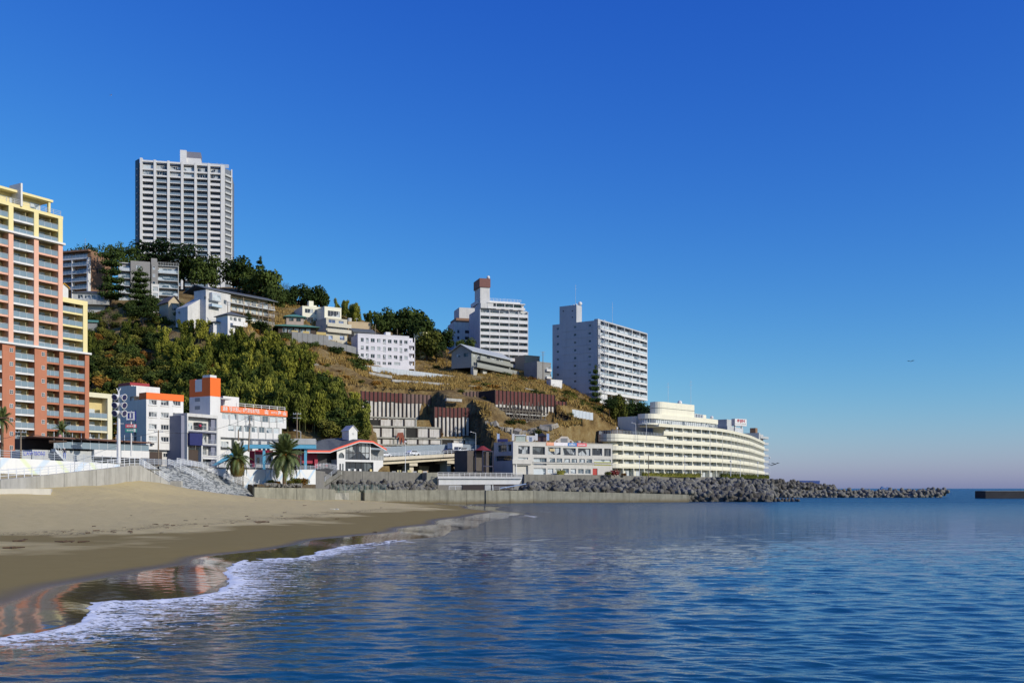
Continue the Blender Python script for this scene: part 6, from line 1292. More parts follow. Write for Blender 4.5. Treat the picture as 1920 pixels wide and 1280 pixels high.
# mosaic steps
MOS = bpy.data.materials.new('mosaic_steps'); MOS.use_nodes = True
def _mos():
    t = MOS.node_tree; N = t.nodes; L = t.links; b = N['Principled BSDF']; b.inputs['Roughness'].default_value = .8; g = N.new('ShaderNodeNewGeometry')
    v = N.new('ShaderNodeTexVoronoi'); v.inputs['Scale'].default_value = 1.5; sc = N.new('ShaderNodeSeparateColor'); L.new(v.outputs['Color'], sc.inputs[0]); mp = N.new('ShaderNodeMapping'); mp.inputs['Scale'].default_value = (.8,.8,3.5); L.new(g.outputs['Position'], mp.inputs['Vector']); L.new(mp.outputs[0], v.inputs['Vector']); cr = N.new('ShaderNodeValToRGB'); e = cr.color_ramp.elements; e[0].position = .2; e[0].color = (.12,.13,.14,1); e[1].position = .55; e[1].color = (.37,.38,.38,1); q = e.new(.48); q.color = (.24,.26,.28,1)
    L.new(sc.outputs[0], cr.inputs[0]); L.new(cr.outputs[0], b.inputs['Base Color'])
_mos()
BL, BR, TR, TL = P(306,0,156), P(506,0,213), P(372,0,189), P(298,0,176.5); n = 24
root = thing('mosaic_steps', 'broad grey-blue patterned concrete steps leading from the street down to the sand', 'steps', (BL.x,BL.y,0))
for i in range(n):
    t0, t1 = i/n, 1.0; z = 2.2+5.75*(i+1)/n; a = BL.lerp(TL,t0); c = BR.lerp(TR,t0); d_ = BR.lerp(TR,t1); e_ = BL.lerp(TL,t1)
    a2, c2 = BL.lerp(TL,(i+1)/n), BR.lerp(TR,(i+1)/n); b = MB(); b.prism([(p.x-BL.x,p.y-BL.y) for p in (a,c,c2+(c2-c)*.02,a2+(a2-a)*.02)], z-.9, z); b.build('step', MOS, root)
root = thing('stair_parapet', 'brown-edged sloping kerb along the right side of the mosaic steps', 'kerb', (TR.x,TR.y,0)); 
for a_,c_ in (((356,189,7.95),(372,189.5,7.9)),((372,189.5,7.9),(425,198,5.9)),((425,198,5.9),(470,206,4.1)),((470,206,4.1),(508,214,2.4))):
    A_ = Vector((X(a_[0],a_[1])-TR.x,a_[1]-TR.y,a_[2])); C_ = Vector((X(c_[0],c_[1])-TR.x,c_[1]-TR.y,c_[2])); b = MB(); k = [A_,C_,C_+Vector((0,.6,0)),A_+Vector((0,.6,0))]
    b.face([tuple(v+Vector((0,0,.25))) for v in k]); b.face([(A_.x,A_.y,A_.z-1.2),(C_.x,C_.y,C_.z-1.2),(C_.x,C_.y,C_.z+.25),(A_.x,A_.y,A_.z+.25)]); b.build('kerb', mat('kerb_tan', (.30,.24,.15), .9, .2, 1), root)
tag(MB().box(-.9,.9,-.4,.4,-.6,.75).build('plinth', CONC_L, None, tuple(P(331,910,162))), 'pale concrete block half buried in sand at the foot of the steps', 'block')
# ---- terrace restaurant under the tall apartment block
fr = Fr(62,176,278,192,7.6); W = fr.W; root = thing('beach_terrace', 'white beach terrace with glass balustrade and a long thin brown canopy', 'restaurant terrace', fr.loc, fr.rz)
z0, z1 = fr.z(855,W/2), fr.z(843.5,W/2)
MB().box(0,fr.s(175),.4,10,0,z1-.2).build('grey_wall', LGREY, root); MB().box(fr.s(175),W,-.4,9,z1-1.25,z1+.1).build('white_band', WHITE, root); MB().box(fr.s(178),W-1,1.5,9,0,z1-1.26).build('recess', GREY, root)
for i in range(11):
    x0 = fr.s(100)+(W-fr.s(100))*i/11; x1 = fr.s(100)+(W-fr.s(100))*(i+1)/11
    MB().box(x0+.05,x1-.05,-.3,-.26,z1+.15,z1+1.35).build('glass_panel', BLG, root); MB().box(x0-.04,x0+.04,-.34,-.24,z1+.1,z1+3.0).build('post', STEEL, root)
b = MB(); zc0, zc1 = fr.z(817,0), fr.z(829,W); xs0 = fr.s(57); b.slab_y([(xs0,zc0-.15),(fr.s(180),zc0-.45),(W,zc1-.2),(W,zc1),(fr.s(180),zc0-.15),(xs0,zc0)],-1.2,6); b.build('canopy', mat('brown_canopy', (.16,.07,.045), .6, .1, 1), root)
MB().box(fr.s(64),W-.5,6,8.5,z1,zc1+.2).build('dark_interior', mat('interior_dark', (.05,.04,.04), .8), root)
for i in range(12): x = fr.s(140)+i*1.15; MB().box(x,x+.6,1.5+(i%3)*.8,2.1+(i%3)*.8,z1+.1,z1+.85).build('terrace_chair', (BGE,SGR,DKWOOD)[i%3], root)
for i in range(4): MB().box(fr.s(143)+i*2.6,fr.s(143)+i*2.6+1.6,3.9,4.1,z1+.1,z1+1.6).build('bench_back', BGE, root)
b = MB(); sx0, sx1 = fr.s(97), fr.s(135); b.slab_y([(sx0,z1),(sx0,z1-.5),(sx1,-1.0),(sx1,-.4)],-1.6,.3); b.build('stair', STEEL, root)
b = MB()
for i in range(9): t_ = i/8; x = sx0+(sx1-sx0)*t_; z = z1+(-.4-z1)*t_; b.box(x-.03,x+.03,-1.62,-1.56,z,z+1.1)
b.tube((sx0,-1.6,z1+1.1),(sx1,-1.6,.7),.04,n=4); b.build('stair_railing', STEEL, root)
text("L'AVVISONI", 1.0, mat('blue_letters', (.10,.12,.50), .5), root, (fr.s(66),.36,fr.z(850.5,2)), name='lettering', fit=3.7, bold=.03)
MB().box(fr.s(44)-.2,fr.s(60),.39,.5,0,fr.z(846,0)).build('grey_wall', LGREY, root)
for i,(a,c) in enumerate(((188,196),(199,212))):
    MB().box(fr.s(a),fr.s(c),-1.6,-.6,-1.5,.8).build('white_structure', (WHITE, PBLU)[i%2], root)
# ---- stadium light pole
root = thing('floodlight_pole', 'tall white pole with six round floodlights in three tiers, left of the orange-trimmed hotel', 'floodlight pole', tuple(P(222.5,868,176)))
f_ = 176/F; hp = (868-735)*f_
b = MB(); b.tube((0,0,0),(0,0,(868-778)*f_),.36,.26,10); b.tube((0,0,(868-778)*f_),(0,0,hp),.20,.14,8); b.tube((0,0,hp),(-.35,0,hp+.7),.09,n=5); b.tube((0,0,hp),(.35,0,hp+.7),.09,n=5); b.tube((-.9,0,(868-794)*f_),(.9,0,(868-794)*f_),.06,n=5); b.build('pole', WHITE, root)
for k,py in enumerate((744,759,774)):
    z = (868-py)*f_
    for sgn,dx,dy in ((-1,-.25,-.55),(1,.75,-.1)):
        b = MB(); dv = Vector((dx-.0,-.9,-.35)).normalized() if sgn < 0 else Vector((.85,-.4,-.25)).normalized(); c_ = Vector((dx,dy,z)); b.tube(c_-dv*.45,c_+dv*.45,.28,.62,12,0); b.tube(c_+dv*.452,c_+dv*.47,.5,.5,12,1); b.tube((0,0,z),c_-dv*.3,.12,n=5); b.build('floodlight', [WHITE, mat('lamp_glass_navy', (.03,.03,.09), .1, spec=.7)], root)
    MB().box(-.95,-.6,-.2,.1,z+.3,z+.55).build('ballast_box', WHITE, root)
# ---- roadside shop sign
root = thing('shop_sign_pole', 'white sign pole with a blue and white emblem panel above red and green boards', 'sign', tuple(P(246,855,186))); f_ = 186/F
MB().tube((0,0,0),(0,0,(855-770)*f_),.14,.10,8).build('pole', WHITE, root)
zc = (855-779.5)*f_; b = MB(); 
w2 = .83
for (x0,x1,h0,h1) in ((-w2,-.4,.92,.84),(-.4,.4,.84,.84),(.4,w2,.84,.92)): b.slab_y([(x0,zc-h0),(x1,zc-h1),(x1,zc+h1),(x0,zc+h0)],-.35,.25)
b.build('emblem_panel', mat('emblem_blue', (.02,.03,.20), .4), root)
MB().slab_y([(-.78,zc+.50),(0,zc+.56),(.78,zc+.50),(.78,zc+.80),(0,zc+.74),(-.78,zc+.80)],-.38,-.352).slab_y([(-.78,zc-.80),(0,zc-.74),(.78,zc-.80),(.78,zc-.50),(0,zc-.56),(-.78,zc-.50)],-.38,-.352).box(.45,.78,-.38,-.352,zc-.49,zc+.49).box(-.78,-.52,-.38,-.352,zc-.49,zc+.49).build('white_border', WHITE, root)
MB().box(-.13,.13,-.40,-.355,zc-.42,zc+.34).box(-.08,.08,-.40,-.355,zc+.35,zc+.5).build('bottle_mark', WHITE, root)
for py,m_,l_ in ((798.5,mat('sign_red', (.62,.08,.09), .5),'red'),(806.5,mat('sign_green', (.03,.30,.22), .5),'green')):
    z = (855-py)*f_; MB().box(-.95,.95,-.3,.05,z-.33,z+.33).build('sign_board', m_, root, label=l_+' board below the emblem'); MB().box(.55,.93,-.32,-.302,z-.3,z+.3).build('white_end', WHITE, root)
    for i in range(4): MB().box(-.7+i*.3,-.5+i*.3,-.32,-.303,z-.14,z+.14).build('small_lettering', WHITE, root)
# ---- white footbridge over the gap
fr = Fr(821,264.5,979,269,0); W = fr.W; za, zb_ = fr.z(896.5,0), fr.z(892.5,W); root = thing('white_footbridge', 'low white footbridge with panelled railing in front of the dark road arch', 'footbridge', fr.loc, fr.rz)
zd0, zd1 = fr.z(893,0), fr.z(894,W)
MB().slab_y([(0,zd0-.5),(W,zd1-.4),(W,zd1),(0,zd0)],0,2.4).build('deck', WHITE, root); MB().slab_y([(.3,zd0-2.2),(W*.97,zd1-1.9),(W,zd1-.7),(W,zd1-.45),(.3,zd0-.55)],.5,1.9).build('girder', WHITE, root)
for i in range(17): x = W*i/16; MB().box(x-.06,x+.06,-.04,.06,zd0+(zd1-zd0)*i/16,zd0+(zd1-zd0)*i/16+1.1).build('post', WHITE, root)
for h in (.12,.55,1.0): MB().slab_y([(0,zd0+h),(W,zd1+h),(W,zd1+h+.12),(0,zd0+h+.12)],-.035,.035).build('rail', WHITE, root)
MB().box(W*.56,W*.63,.7,1.7,1,zd0-2.1).build('pier', LGREY, root); MB().box(W*.645,W*.66,.7,1.7,1,zd0-2.1).build('pier', LGREY, root)
fr2 = Fr(880,273,985,279,0); MB().box(0,14.5,5.5,6,2,7.9).build('dark_opening', mat('interior_dark', (.05,.04,.04)), root, (fr2.A.x-fr.A.x,fr2.A.y-fr.A.y-5,0), 0)
rail_line('thin white railing under the footbridge on the sea wall shelf', [(X(842,264),264,3.55),(X(866,266),266,3.55)], 1.1); rail_line('thin grey railing right of the footbridge piers on the shelf', [(X(925,267),267,3.4),(X(972,271),271,3.4)], .9, m=STEEL)
tag(MB().slab_y([(0,0),(7,1.2),(7,1.45),(0,.25)],0,.5).build('pale_boat_ramp', PBLU, None, (X(938,268),268,3.9)), 'pale blue gangplank leaning up to the right below the white footbridge', 'gangplank')
# gate and slope ramp under cafe with green mesh fence
root = thing('green_mesh_fence', 'greenish mesh fence in front of the small concrete blocks below the cafe', 'fence', (X(622,237.5),237.5,2.95)); GM = mat('green_mesh', (.18,.30,.26), .6)
for i in range(9): MB().box(i*1.6,i*1.6+.06,0,.06,0,2.0).build('post', GM, root)
for k in range(12): MB().box(0,12.8,.02,.04,.15+k*.16,.17+k*.16).build('wire', GM, root)
b = MB(); b.slab_y([(0,-.8),(5.2,2.8),(5.2,3.7),(0,.3)],0,1.6); tag(b.build('access_ramp', CONC, None, (X(598,236),236,4.4)), 'sloping concrete ramp between mural wall and upper sea wall', 'ramp')
rail_line('grey picket screen down the ramp below the cafe', [(X(598,235.5),235.5,4.4),(X(633,236,),236,8.0)], 1.2, m=STEEL, tight=True)

# ================================================================ poles and wires
def util_pole(px, py, d, top, label, arms=2, lean=0, transformer=False, m=WOOD, wires=True):
    p_ = P(px,py,d); h = (py-top)*d/F; t = thing('utility_pole', label, 'utility pole', tuple(p_)); MB().tube((0,0,-1),(lean,0,h),.17,.11,7).build('pole', m, t)
    for k in range(arms): MB().box(-.9,.9,-.05,.05,h-.4-k*.9,h-.28-k*.9).build('crossarm', STEEL, t); 
    if arms: 
        b = MB()
        for x in (-.8,-.3,.3,.8): b.tube((x,0,h-.28),(x,0,h-.02),.05,n=5)
        b.build('insulators', LGREY, t)
    if transformer: MB().tube((.35,-.2,h-2.6),(.35,-.2,h-1.7),.3,n=8).build('transformer', GREY, t)
    return t, p_+Vector((0,0,h-.3))
tops = [util_pole(*a) for a in ((427,617,336,565,'pole in front of the small hipped house above the bamboo',2),(492,622,345,567,'middle of three poles in front of the long inn',2),(503,618,347,570,'right of three poles in front of the long inn',2),(466,600,347,567,'short pole against the inn veranda',2),
 (510,628,340,586,'plain leaning pole right of the inn poles',0),(297,868,196,806,'dark street pole in front of the white hotel with orange parapet',1),(466,838,214,779,'leaning street pole with transformer behind the smaller palm',3,.3,True),(557,848,225,773,'pole with cross arms against the dark bamboo right of the banner hotel',2),
 (39,872,158,806,'grey pole at the left below the terracotta block',1),(881,0,10,0,'x',0) if 0 else (1018,706,398,659,'tall pole with antennas left of the slab block end wall',2),(704,640,384,608,'thin pole above the white lodge roof',0),(745,650,392,617,'thin pole among the trees right of the lodge roof',0),(1216,893,322,852,'dark slim pole in front of the curved hotel',0),
 (447,818,222,805,'short pole beside the banner hotel corner',0))]
for i,(px_,t_,z_) in enumerate(((1199,858,893),(1284,857,893),(1370,866,893),(1388,864,893),(1421,868,893),(1443,862,897),(1186,876,893))):
    lamp_post(px_, 340+i*6, 8.2, (z_-t_)*(340+i*6)/F, ('thin white lamp post before the curved hotel, '+('leftmost tall one','near its middle','past its middle','just right of the middle pair','near its right end','past its right end by the blocks','short one by the seafront building corner')[i]), arm=False, m=RAILW)
lamp_post(564, 226, 9.2, 7.6, 'curved-arm street lamp at the right end of the blue footbridge')
lamp_post(892, 286, 13.6, 6.2, 'curved-arm lamp at the far end of the elevated road', m=STEEL)
def wire(a, c, sag=1.0):
    b = MB(); a = Vector(a); c = Vector(c); pv = a
    for i in range(1,9): t_ = i/8; q_ = a.lerp(c,t_)-Vector((0,0,sag*4*t_*(1-t_))); b.tube(pv,q_,.035,n=3,cap=False); pv = q_
    return b
W_ = [wire(tops[0][1],tops[3][1]),wire(tops[3][1],tops[1][1]),wire(tops[1][1],tops[2][1]),wire(tops[5][1],tops[6][1],1.5),wire(tops[6][1],tops[7][1],1.5),wire(tops[8][1],tops[5][1],1.5),wire(tops[8][1],tuple(P(-60,800,160)),1.5)]
lab = ['left inn pole to veranda pole','veranda pole to middle inn pole','middle to right inn pole','street pole of the white hotel to the transformer pole','transformer pole to the pole by the bamboo','left grey pole to the white hotel pole','left grey pole to beyond the left edge']
for b, l_ in zip(W_, lab): tag(b.build('overhead_wire', DARK), 'overhead wire from the '+l_, 'wire')

# ================================================================ palms
FRD = mat('palm_frond', (.10,.13,.035), .55, .25, 1.5, rnd=.2, spec=.5); FRB = mat('old_frond_skirt', (.17,.125,.03), .8, .35, 3); TRK = mat('palm_trunk', (.15,.10,.06), .9, .3, 4, bump=.05, bscale=9); ORD = mat('orange_dates', (.45,.17,.03), .6)
def frond(L, droop, seed):
    rng_ = random.Random(seed); b = MB(); n = 13; pts_ = []
    for i in range(n+1):
        t_ = i/n; pts_.append(Vector((L*t_*(1-.12*t_*t_), 0, L*(.55*t_-droop*t_*t_))))
    for i in range(n): b.tube(pts_[i],pts_[i+1],.05*(1-i/n)+.012,.05*(1-(i+1)/n)+.012,4,cap=False)
    m_ = 34
    for i in range(4,m_):
        t_ = i/m_*n; k = min(int(t_),n-1); p_ = pts_[k].lerp(pts_[k+1],t_-k); d_ = (pts_[k+1]-pts_[k]).normalized(); ll = .95*math.sin(math.pi*min(1,(i/m_)*.85+.12))**.7*L/4.2
        for s_ in (-1,1):
            q_ = p_+Vector((d_.x*ll*.55, s_*ll*.75, d_.z*ll*.5-ll*rng_.uniform(.15,.45))); w_ = d_*.11*L/4.2
            b.face([p_-w_,p_+w_,q_])
    return b.mesh('frond', FRD)
FRM = [frond(4.2,dr,i) for i,dr in enumerate((.15,.40,.65,.9,1.15))]
def palm(px, py, d, crown_py, Rr, trunk, label, skirt=None, nf=64, name='palm_tree', seed=1, dates=False):
    rng_ = random.Random(seed); p_ = P(px,py,d); hc = (py-crown_py)*d/F; t = thing(name, label, 'palm tree', tuple(p_)); b = MB()
    for (z0,r0),(z1,r1) in zip(trunk[:-1],trunk[1:]): b.tube((0,0,z0*hc),(0,0,z1*hc),r0,r1,12,cap=False)
    b.build('trunk', TRK, t)
    if skirt:
        b = MB()
        for k in range(520):
            a = rng_.random()*6.283; u_ = rng_.random(); z = skirt[0]+(skirt[1]-skirt[0])*u_; rr = np.interp(u_,[0,.35,.8,1],skirt[2]); c_ = Vector((math.cos(a)*rr,math.sin(a)*rr,z*hc)); e_ = Vector((math.cos(a)*.16,math.sin(a)*.16,.28)); s_ = Vector((-math.sin(a),math.cos(a),0))*.13; b.face([c_-s_,c_+s_,c_+e_])
        rr = skirt[2]; zz = [skirt[0]*hc+(skirt[1]-skirt[0])*hc*v for v in (0,.35,.8,1)]
        for i in range(3): b.tube((0,0,zz[i]),(0,0,zz[i+1]),rr[i]*.96,rr[i+1]*.96,14,cap=False)
        q = b.build('cut_leaf_bases', FRB, t)
    s_ = Rr/4.2
    for k in range(nf):
        j = min(int(5*k/nf),4); a = k*2.39996; f_ = link('frond', FRM[j], t, (0,0,hc+rng_.uniform(-.15,.15))); f_.rotation_euler = (rng_.uniform(-.2,.2), R(-(56-j*21)-rng_.uniform(-9,9)), a); f_.scale = (s_*rng_.uniform(.85,1.08),)*3
    if dates:
        b = MB()
        for k in range(16): a = k*.9; b.ball((math.cos(a)*.75,math.sin(a)*.75,hc+.1+(k%3)*.2),.28,6,4)
        b.build('fruit', ORD, t)
    return t
palm(533,907,205,856,4.9,[(0,.38),(.35,.34),(.7,.5),(1,.7)],'larger date palm with full round crown before the mural wall',(.42,1.0,[.4,.85,.95,.6]),78,seed=2,dates=True)
palm(445,893,194,861,3.5,[(0,.9),(.3,1.1),(1,.9)],'smaller palm with a thick pineapple-shaped trunk beside the mosaic steps',(.02,.98,[.9,1.35,1.25,.8]),52,seed=5)
palm(4,868,160,788,2.3,[(0,.22),(1,.22)],'slender fan palm cut by the left edge of the photograph',None,34,seed=8)
palm(115,826,196,806,2.0,[(0,.3),(1,.3)],'short palm top showing above the brown terrace canopy',None,34,seed=9)

# ================================================================ concrete blocks (tetrapods)
TET = mat('block_concrete', (.16,.152,.13), .9, .35, .9, .3, bump=.04, bscale=3, rnd=.3, streak_col=(.10,.095,.08)); TETD = mat('wet_block_concrete', (.085,.078,.065), .85, .3, .8, rnd=.25)
def tetra():
    b = MB(); 
    for a in ((0,0,1),(.943,0,-.333),(-.471,.816,-.333),(-.471,-.816,-.333)):
        v = Vector(a); b.tube(v*-.08,v*.5,.47,.43,9,cap=False); b.tube(v*.5,v*.9,.43,.37,9,cap=False); b.tube(v*.9,v*.99,.37,.26,9)
    return b
TM = tetra().mesh('tetrapod', TET, False); TMD = tetra().mesh('tetrapod', TETD, False)
spots = []      # (x, y, z, scale, dark, area)
rt = random.Random(11)
def jit(a): return rt.uniform(-a,a)
def lerp_line(l, px): return np.interp(px,[q[0] for q in l],[q[1] for q in l])
front = [(985,275),(1290,291),(1300,296),(1500,300)]; 
for r_ in range(10):                                     # main bank
    for k in range(40):
        px_ = 990+k*11.6+jit(3)+(r_%2)*5.5; d_ = lerp_line(front,px_)+1.6+r_*2.5*np.interp(px_,[985,1060,1250,1440],[.18,.6,1.1,1.6])
        if px_ > 1450: continue
        zc_ = np.interp(px_,[985,1080,1180,1300,1440],[3.9,5.2,5.6,5.8,5.9]); z_ = np.interp(px_,[985,1290,1330,1450],[3.3,2.6,1.2,1.0])+(zc_-np.interp(px_,[985,1290,1330,1450],[3.3,2.6,1.2,1.0]))*r_/9
        spots.append((X(px_,d_),d_+jit(.5),z_+jit(.3),1.8*rt.uniform(.85,1.15),rt.random()<.22,'bank'))
for k in range(24):                                      # dark blocks at the water's edge
    px_ = 1288+k*7.5+jit(2); d_ = 297+jit(2)+ (2 if k%2 else 0); spots.append((X(px_,d_),d_,.5+(k%2)*.9*(px_<1420)+jit(.2)-(.5 if px_>1450 else 0),1.75*rt.uniform(.9,1.1) if px_ < 1440 else 1.1,True,'edge'))
for k in range(7): px_ = 1452+k*7; spots.append((X(px_,302),302+jit(1),.1,1.0,True,'edge'))
for r_ in range(3):                                      # pale line running out to sea
    for k in range(32):
        px_ = 1425+k*10.8+jit(3)+r_*4; d_ = 432+r_*2.6; spots.append((X(px_,d_),d_+jit(.6),(.3,1.2,2.0)[r_]+jit(.4)+(.6 if k > 26 else 0),1.95*rt.uniform(.85,1.15),False,'line'))
for r_ in range(5):                                      # darker heap behind, tapering to the right
    for k in range(15):
        px_ = 1435+k*9+jit(3); top_ = np.interp(px_,[1435,1500,1565],[6.6,6.0,3.6]); spots.append((X(px_,446+r_*3),446+r_*3,4.0+(top_-4.0)*r_/4+jit(.3),1.9,True if rt.random()<.7 else False,'heap'))
for r_ in range(3):                                      # small lot below the cafe
    for k in range(19):
        px_ = 626+k*10.3+jit(3); d_ = 241.5+r_*3.6+(px_-626)*.095; spots.append((X(px_,d_),d_,3.3+r_*.9+jit(.4),1.3*rt.uniform(.85,1.15),rt.random()<.2,'shelf'))
spots.sort(key=lambda q: q[1]/q[3]); 
TL_ = {'bank':'grey concrete tetrapod heaped on the bank behind the low sea wall','edge':'dark wet tetrapod at the water edge where the low sea wall ends','line':'pale concrete tetrapod in the breakwater line running out to sea','heap':'dark tetrapod in the heap past the curved hotel','shelf':'small tetrapod on the shelf behind the sea wall below the cafe'}
TG_ = {'bank':'tetrapods on the bank','edge':'wet tetrapods at the water edge','line':'tetrapods in the breakwater line','heap':'tetrapods in the heap','shelf':'tetrapods below the cafe'}
rest = []
for i,(x,y,z,s_,dk,ar) in enumerate(spots):
    e_ = Euler((rt.uniform(0,6.28),rt.uniform(-.6,.6)+(0 if rt.random()<.5 else 3.14),rt.uniform(0,6.28)))
    if i < 300:
        o = link('tetrapod', TMD if dk else TM, None, (x,y,z)); o.rotation_euler = e_; o.scale = (s_,)*3; tag(o, TL_[ar], 'tetrapod', TG_[ar])
    else: rest.append((Matrix.LocRotScale(Vector((x,y,z)),e_,Vector((s_,)*3)), dk))
tb = tetra(); V = np.array(tb.v); b = MB()
for M_, dk in rest:
    o_ = len(b.v); A_ = np.array(M_); b.v += [tuple(q) for q in (V@A_[:3,:3].T+A_[:3,3])]; b.f += [tuple(k+o_ for k in f) for f in tb.f]; b.m += [1 if dk else 0]*len(tb.f)
q = b.build('tetrapod_bank', [TET,TETD]); q['kind'] = 'stuff'
b = MB(); b.prism([(X(985,277),277),(X(1290,297),297),(X(1440,305),305),(X(1440,400),400),(X(1290,341),341)], -2, 2.2); b.prism([(X(1430,440),440),(X(1560,446),446),(X(1560,462),462),(X(1430,462),462)],-2,3.4); q = b.build('rubble_core', [TETD]); q['kind'] = 'structure'

# ================================================================ far things
root = thing('stone_jetty', 'dark flat-topped jetty entering from the right edge', 'jetty', (X(1848,393),393,0)); MB().box(0,130,0,9,-2,2.9).build('wall', mat('jetty_shade_black', (.035,.035,.04), .85, .3, .5), root); MB().box(-.1,130,-.1,9,2.91,3.0).build('cap', CONC_L, root)  # shade on the jetty face painted near-black, pale cap for the lit top
t = thing('distant_ship', 'tiny hazy blue ship on the horizon behind the pale breakwater', 'ship', (X(1652,3200),3200,0)); SBL = mat('hazy_ship_blue', (.10,.20,.42), .8)  # distance haze put into the ship's blue colour
MB().slab_y([(0,0),(34,0),(38,5),(-1,6)],0,8).build('hull', SBL, t); MB().box(2,8,1,7,6.01,10).box(20,25,2,6,5.9,8).build('superstructure', SBL, t)
t = thing('blue_boat', 'long low blue barge seen above the blocks at the hotel end', 'boat', (X(1500,700),700,0)); MB().slab_y([(0,0),(13,0),(14,9.3),(-1,9.5)],0,5).build('hull', mat('barge_blue', (.05,.10,.30), .7), t)
def bird(px, py, d, s, m, label):
    b = MB(); b.tube((-.35*s,0,0),(.35*s,0,.02),.09*s,.05*s,6); b.face([(.15*s,0,.03),(-.15*s,0,.03),(-.25*s,.55*s,.30*s),(-.1*s,1.15*s,.22*s)]); b.face([(.15*s,0,.03),(-.15*s,0,.03),(-.25*s,-.55*s,.30*s),(-.1*s,-1.15*s,.22*s)]); b.face([(-.3*s,-.1*s,0),(-.3*s,.1*s,0),(-.6*s,.12*s,0),(-.6*s,-.12*s,0)])
    o = b.build('bird', m, None, tuple(P(px,py,d)), .9); tag(o, label, 'bird')
bird(1447,872,300,1.3,DARK,'small dark bird low over the blocks right of the curved hotel'); bird(1454,869.5,305,1.3,DARK,'second small dark bird, slightly higher and further right'); bird(1708,677.5,260,.9,SGR,'lone dark bird high over the open sea on the right'); bird(208,179,300,.6,WHITE,'tiny white bird high in the sky at the upper left')

# ================================================================ people
def person(px, py, d, h, label, top, legs, pose='stand', rz=0.0, skin=(.45,.28,.20), hat=None):
    t = thing('person', label, 'person', tuple(P(px,py,d)), rz); s = h/1.75
    V_ = [(0,0,.95),(0,0,1.15),(0,0,1.40),(0,0,1.50),(0,-.01,1.62),(.19,0,1.40),(.26,.02,1.14),(.24,-.14,.92),(-.19,0,1.40),(-.26,.02,1.14),(-.24,-.14,.92),(.10,0,.90),(.12,-.10,.50),(.12,.02,.06),(.12,-.14,.03),(-.10,0,.90),(-.12,.12,.50),(-.12,.26,.10),(-.12,.14,.03)]
    if pose == 'sit': V_ = [(x,y,z-.45) for x,y,z in V_]; V_[12] = (.12,-.45,.48); V_[13] = (.12,-.45,.08); V_[14] = (.12,-.58,.03); V_[16] = (-.12,-.45,.48); V_[17] = (-.12,-.45,.08); V_[18] = (-.12,-.58,.03)
    E_ = [(0,1),(1,2),(2,3),(3,4),(2,5),(5,6),(6,7),(2,8),(8,9),(9,10),(0,11),(11,12),(12,13),(13,14),(0,15),(15,16),(16,17),(17,18)]
    Rr = [.15,.14,.16,.06,.11,.07,.05,.04,.07,.05,.04,.095,.07,.05,.045,.095,.07,.05,.045]
    me = bpy.data.meshes.new('body'); me.from_pydata([Vector(v)*s for v in V_], E_, []); o = bpy.data.objects.new('body', me); COL.objects.link(o); md = o.modifiers.new('Skin','SKIN'); 
    for i, v in enumerate(o.data.skin_vertices[0].data if o.data.skin_vertices else []): v.radius = (Rr[i]*s,)*2
    if o.data.skin_vertices: o.data.skin_vertices[0].data[0].use_root = True
    o.modifiers.new('Sub','SUBSURF').levels = 1
    dg = bpy.context.evaluated_depsgraph_get(); me2 = bpy.data.meshes.new_from_object(o.evaluated_get(dg)); bpy.data.objects.remove(o)
    sk = mat('skin_%d' % int(skin[0]*100), skin, .6, .05); me2.materials.clear()
    for m_ in (sk, top, legs): me2.materials.append(m_)
    zw = (.95 if pose == 'stand' else .5)*s
    for p_ in me2.polygons: c_ = p_.center; p_.material_index = 0 if c_.z > (1.46 if pose=='stand' else 1.01)*s or (abs(c_.x) > .2*s and c_.z < 1.0*s and c_.z > .8*s and pose=='stand') else (1 if c_.z > zw else 2)
    link('body', me2, t); hz_ = (1.66 if pose=='stand' else 1.21)*s
    b = MB(); b.ball((0,.02*s,hz_+.03*s),.118*s,8,5); b.build('hat' if hat else 'hair', hat or DARK, t); return t
NB = mat('dark_cloth', (.04,.04,.06), .9); RB = mat('royal_blue_cloth', (.03,.08,.45), .8); REDC = mat('red_cloth', (.45,.04,.03), .8); PK = mat('pink_cloth', (.65,.30,.32), .8)
person(121,859,165,1.75,'person in white cap, dark top and blue shorts climbing the terrace stairs',NB,RB,rz=.6,hat=WHITE)
person(612,881.5,250,1.7,'person in a red jacket standing before the dark cafe wall',REDC,NB,rz=0); person(113,829.5,181,1.65,'person in a pink top at the head of the terrace stairs',PK,NB,rz=.3); person(204,842,187.5,1.7,'person in red seated on the glass-fronted terrace',REDC,NB,'sit')
person(600,880.5,232,1.6,'person in pink walking on the cafe access ramp',PK,NB,rz=1.2)
# shore litter
root_n = 0
DRF = mat('driftwood', (.10,.06,.035), .9, .3, 3)
for i,(px_,py_) in enumerate(((123,1016),(150,1016),(632,955),(42,1014.5),(52,959),(115,987),(490,979),(495,978.5),(20,1028),(168,954))):
    d_ = 110
    for _ in range(30):
        z_ = float(beach_f([(X(px_,d_),d_)])[0]); d_ = (EYE-z_)*F/(py_-HY)
    b = MB(); 
    for k in range(5): a = rt.uniform(0,3.1); L_ = rt.uniform(.15,.5)*d_/80; c_ = Vector((rt.uniform(-.4,.4),rt.uniform(-.3,.3),.05)); b.tube(c_-Vector((math.cos(a),math.sin(a),0))*L_,c_+Vector((math.cos(a),math.sin(a),.1))*L_,.05,.03,5)
    o = b.build('driftwood', DRF if i != 2 else CREAM, None, (X(px_,d_),d_,z_)); tag(o, ('pale driftwood piece on the upper sand near the sea wall' if i == 2 else 'small tangle of dark driftwood and weed on the sand'), 'driftwood', None if i == 2 else 'bits of driftwood on the sand')

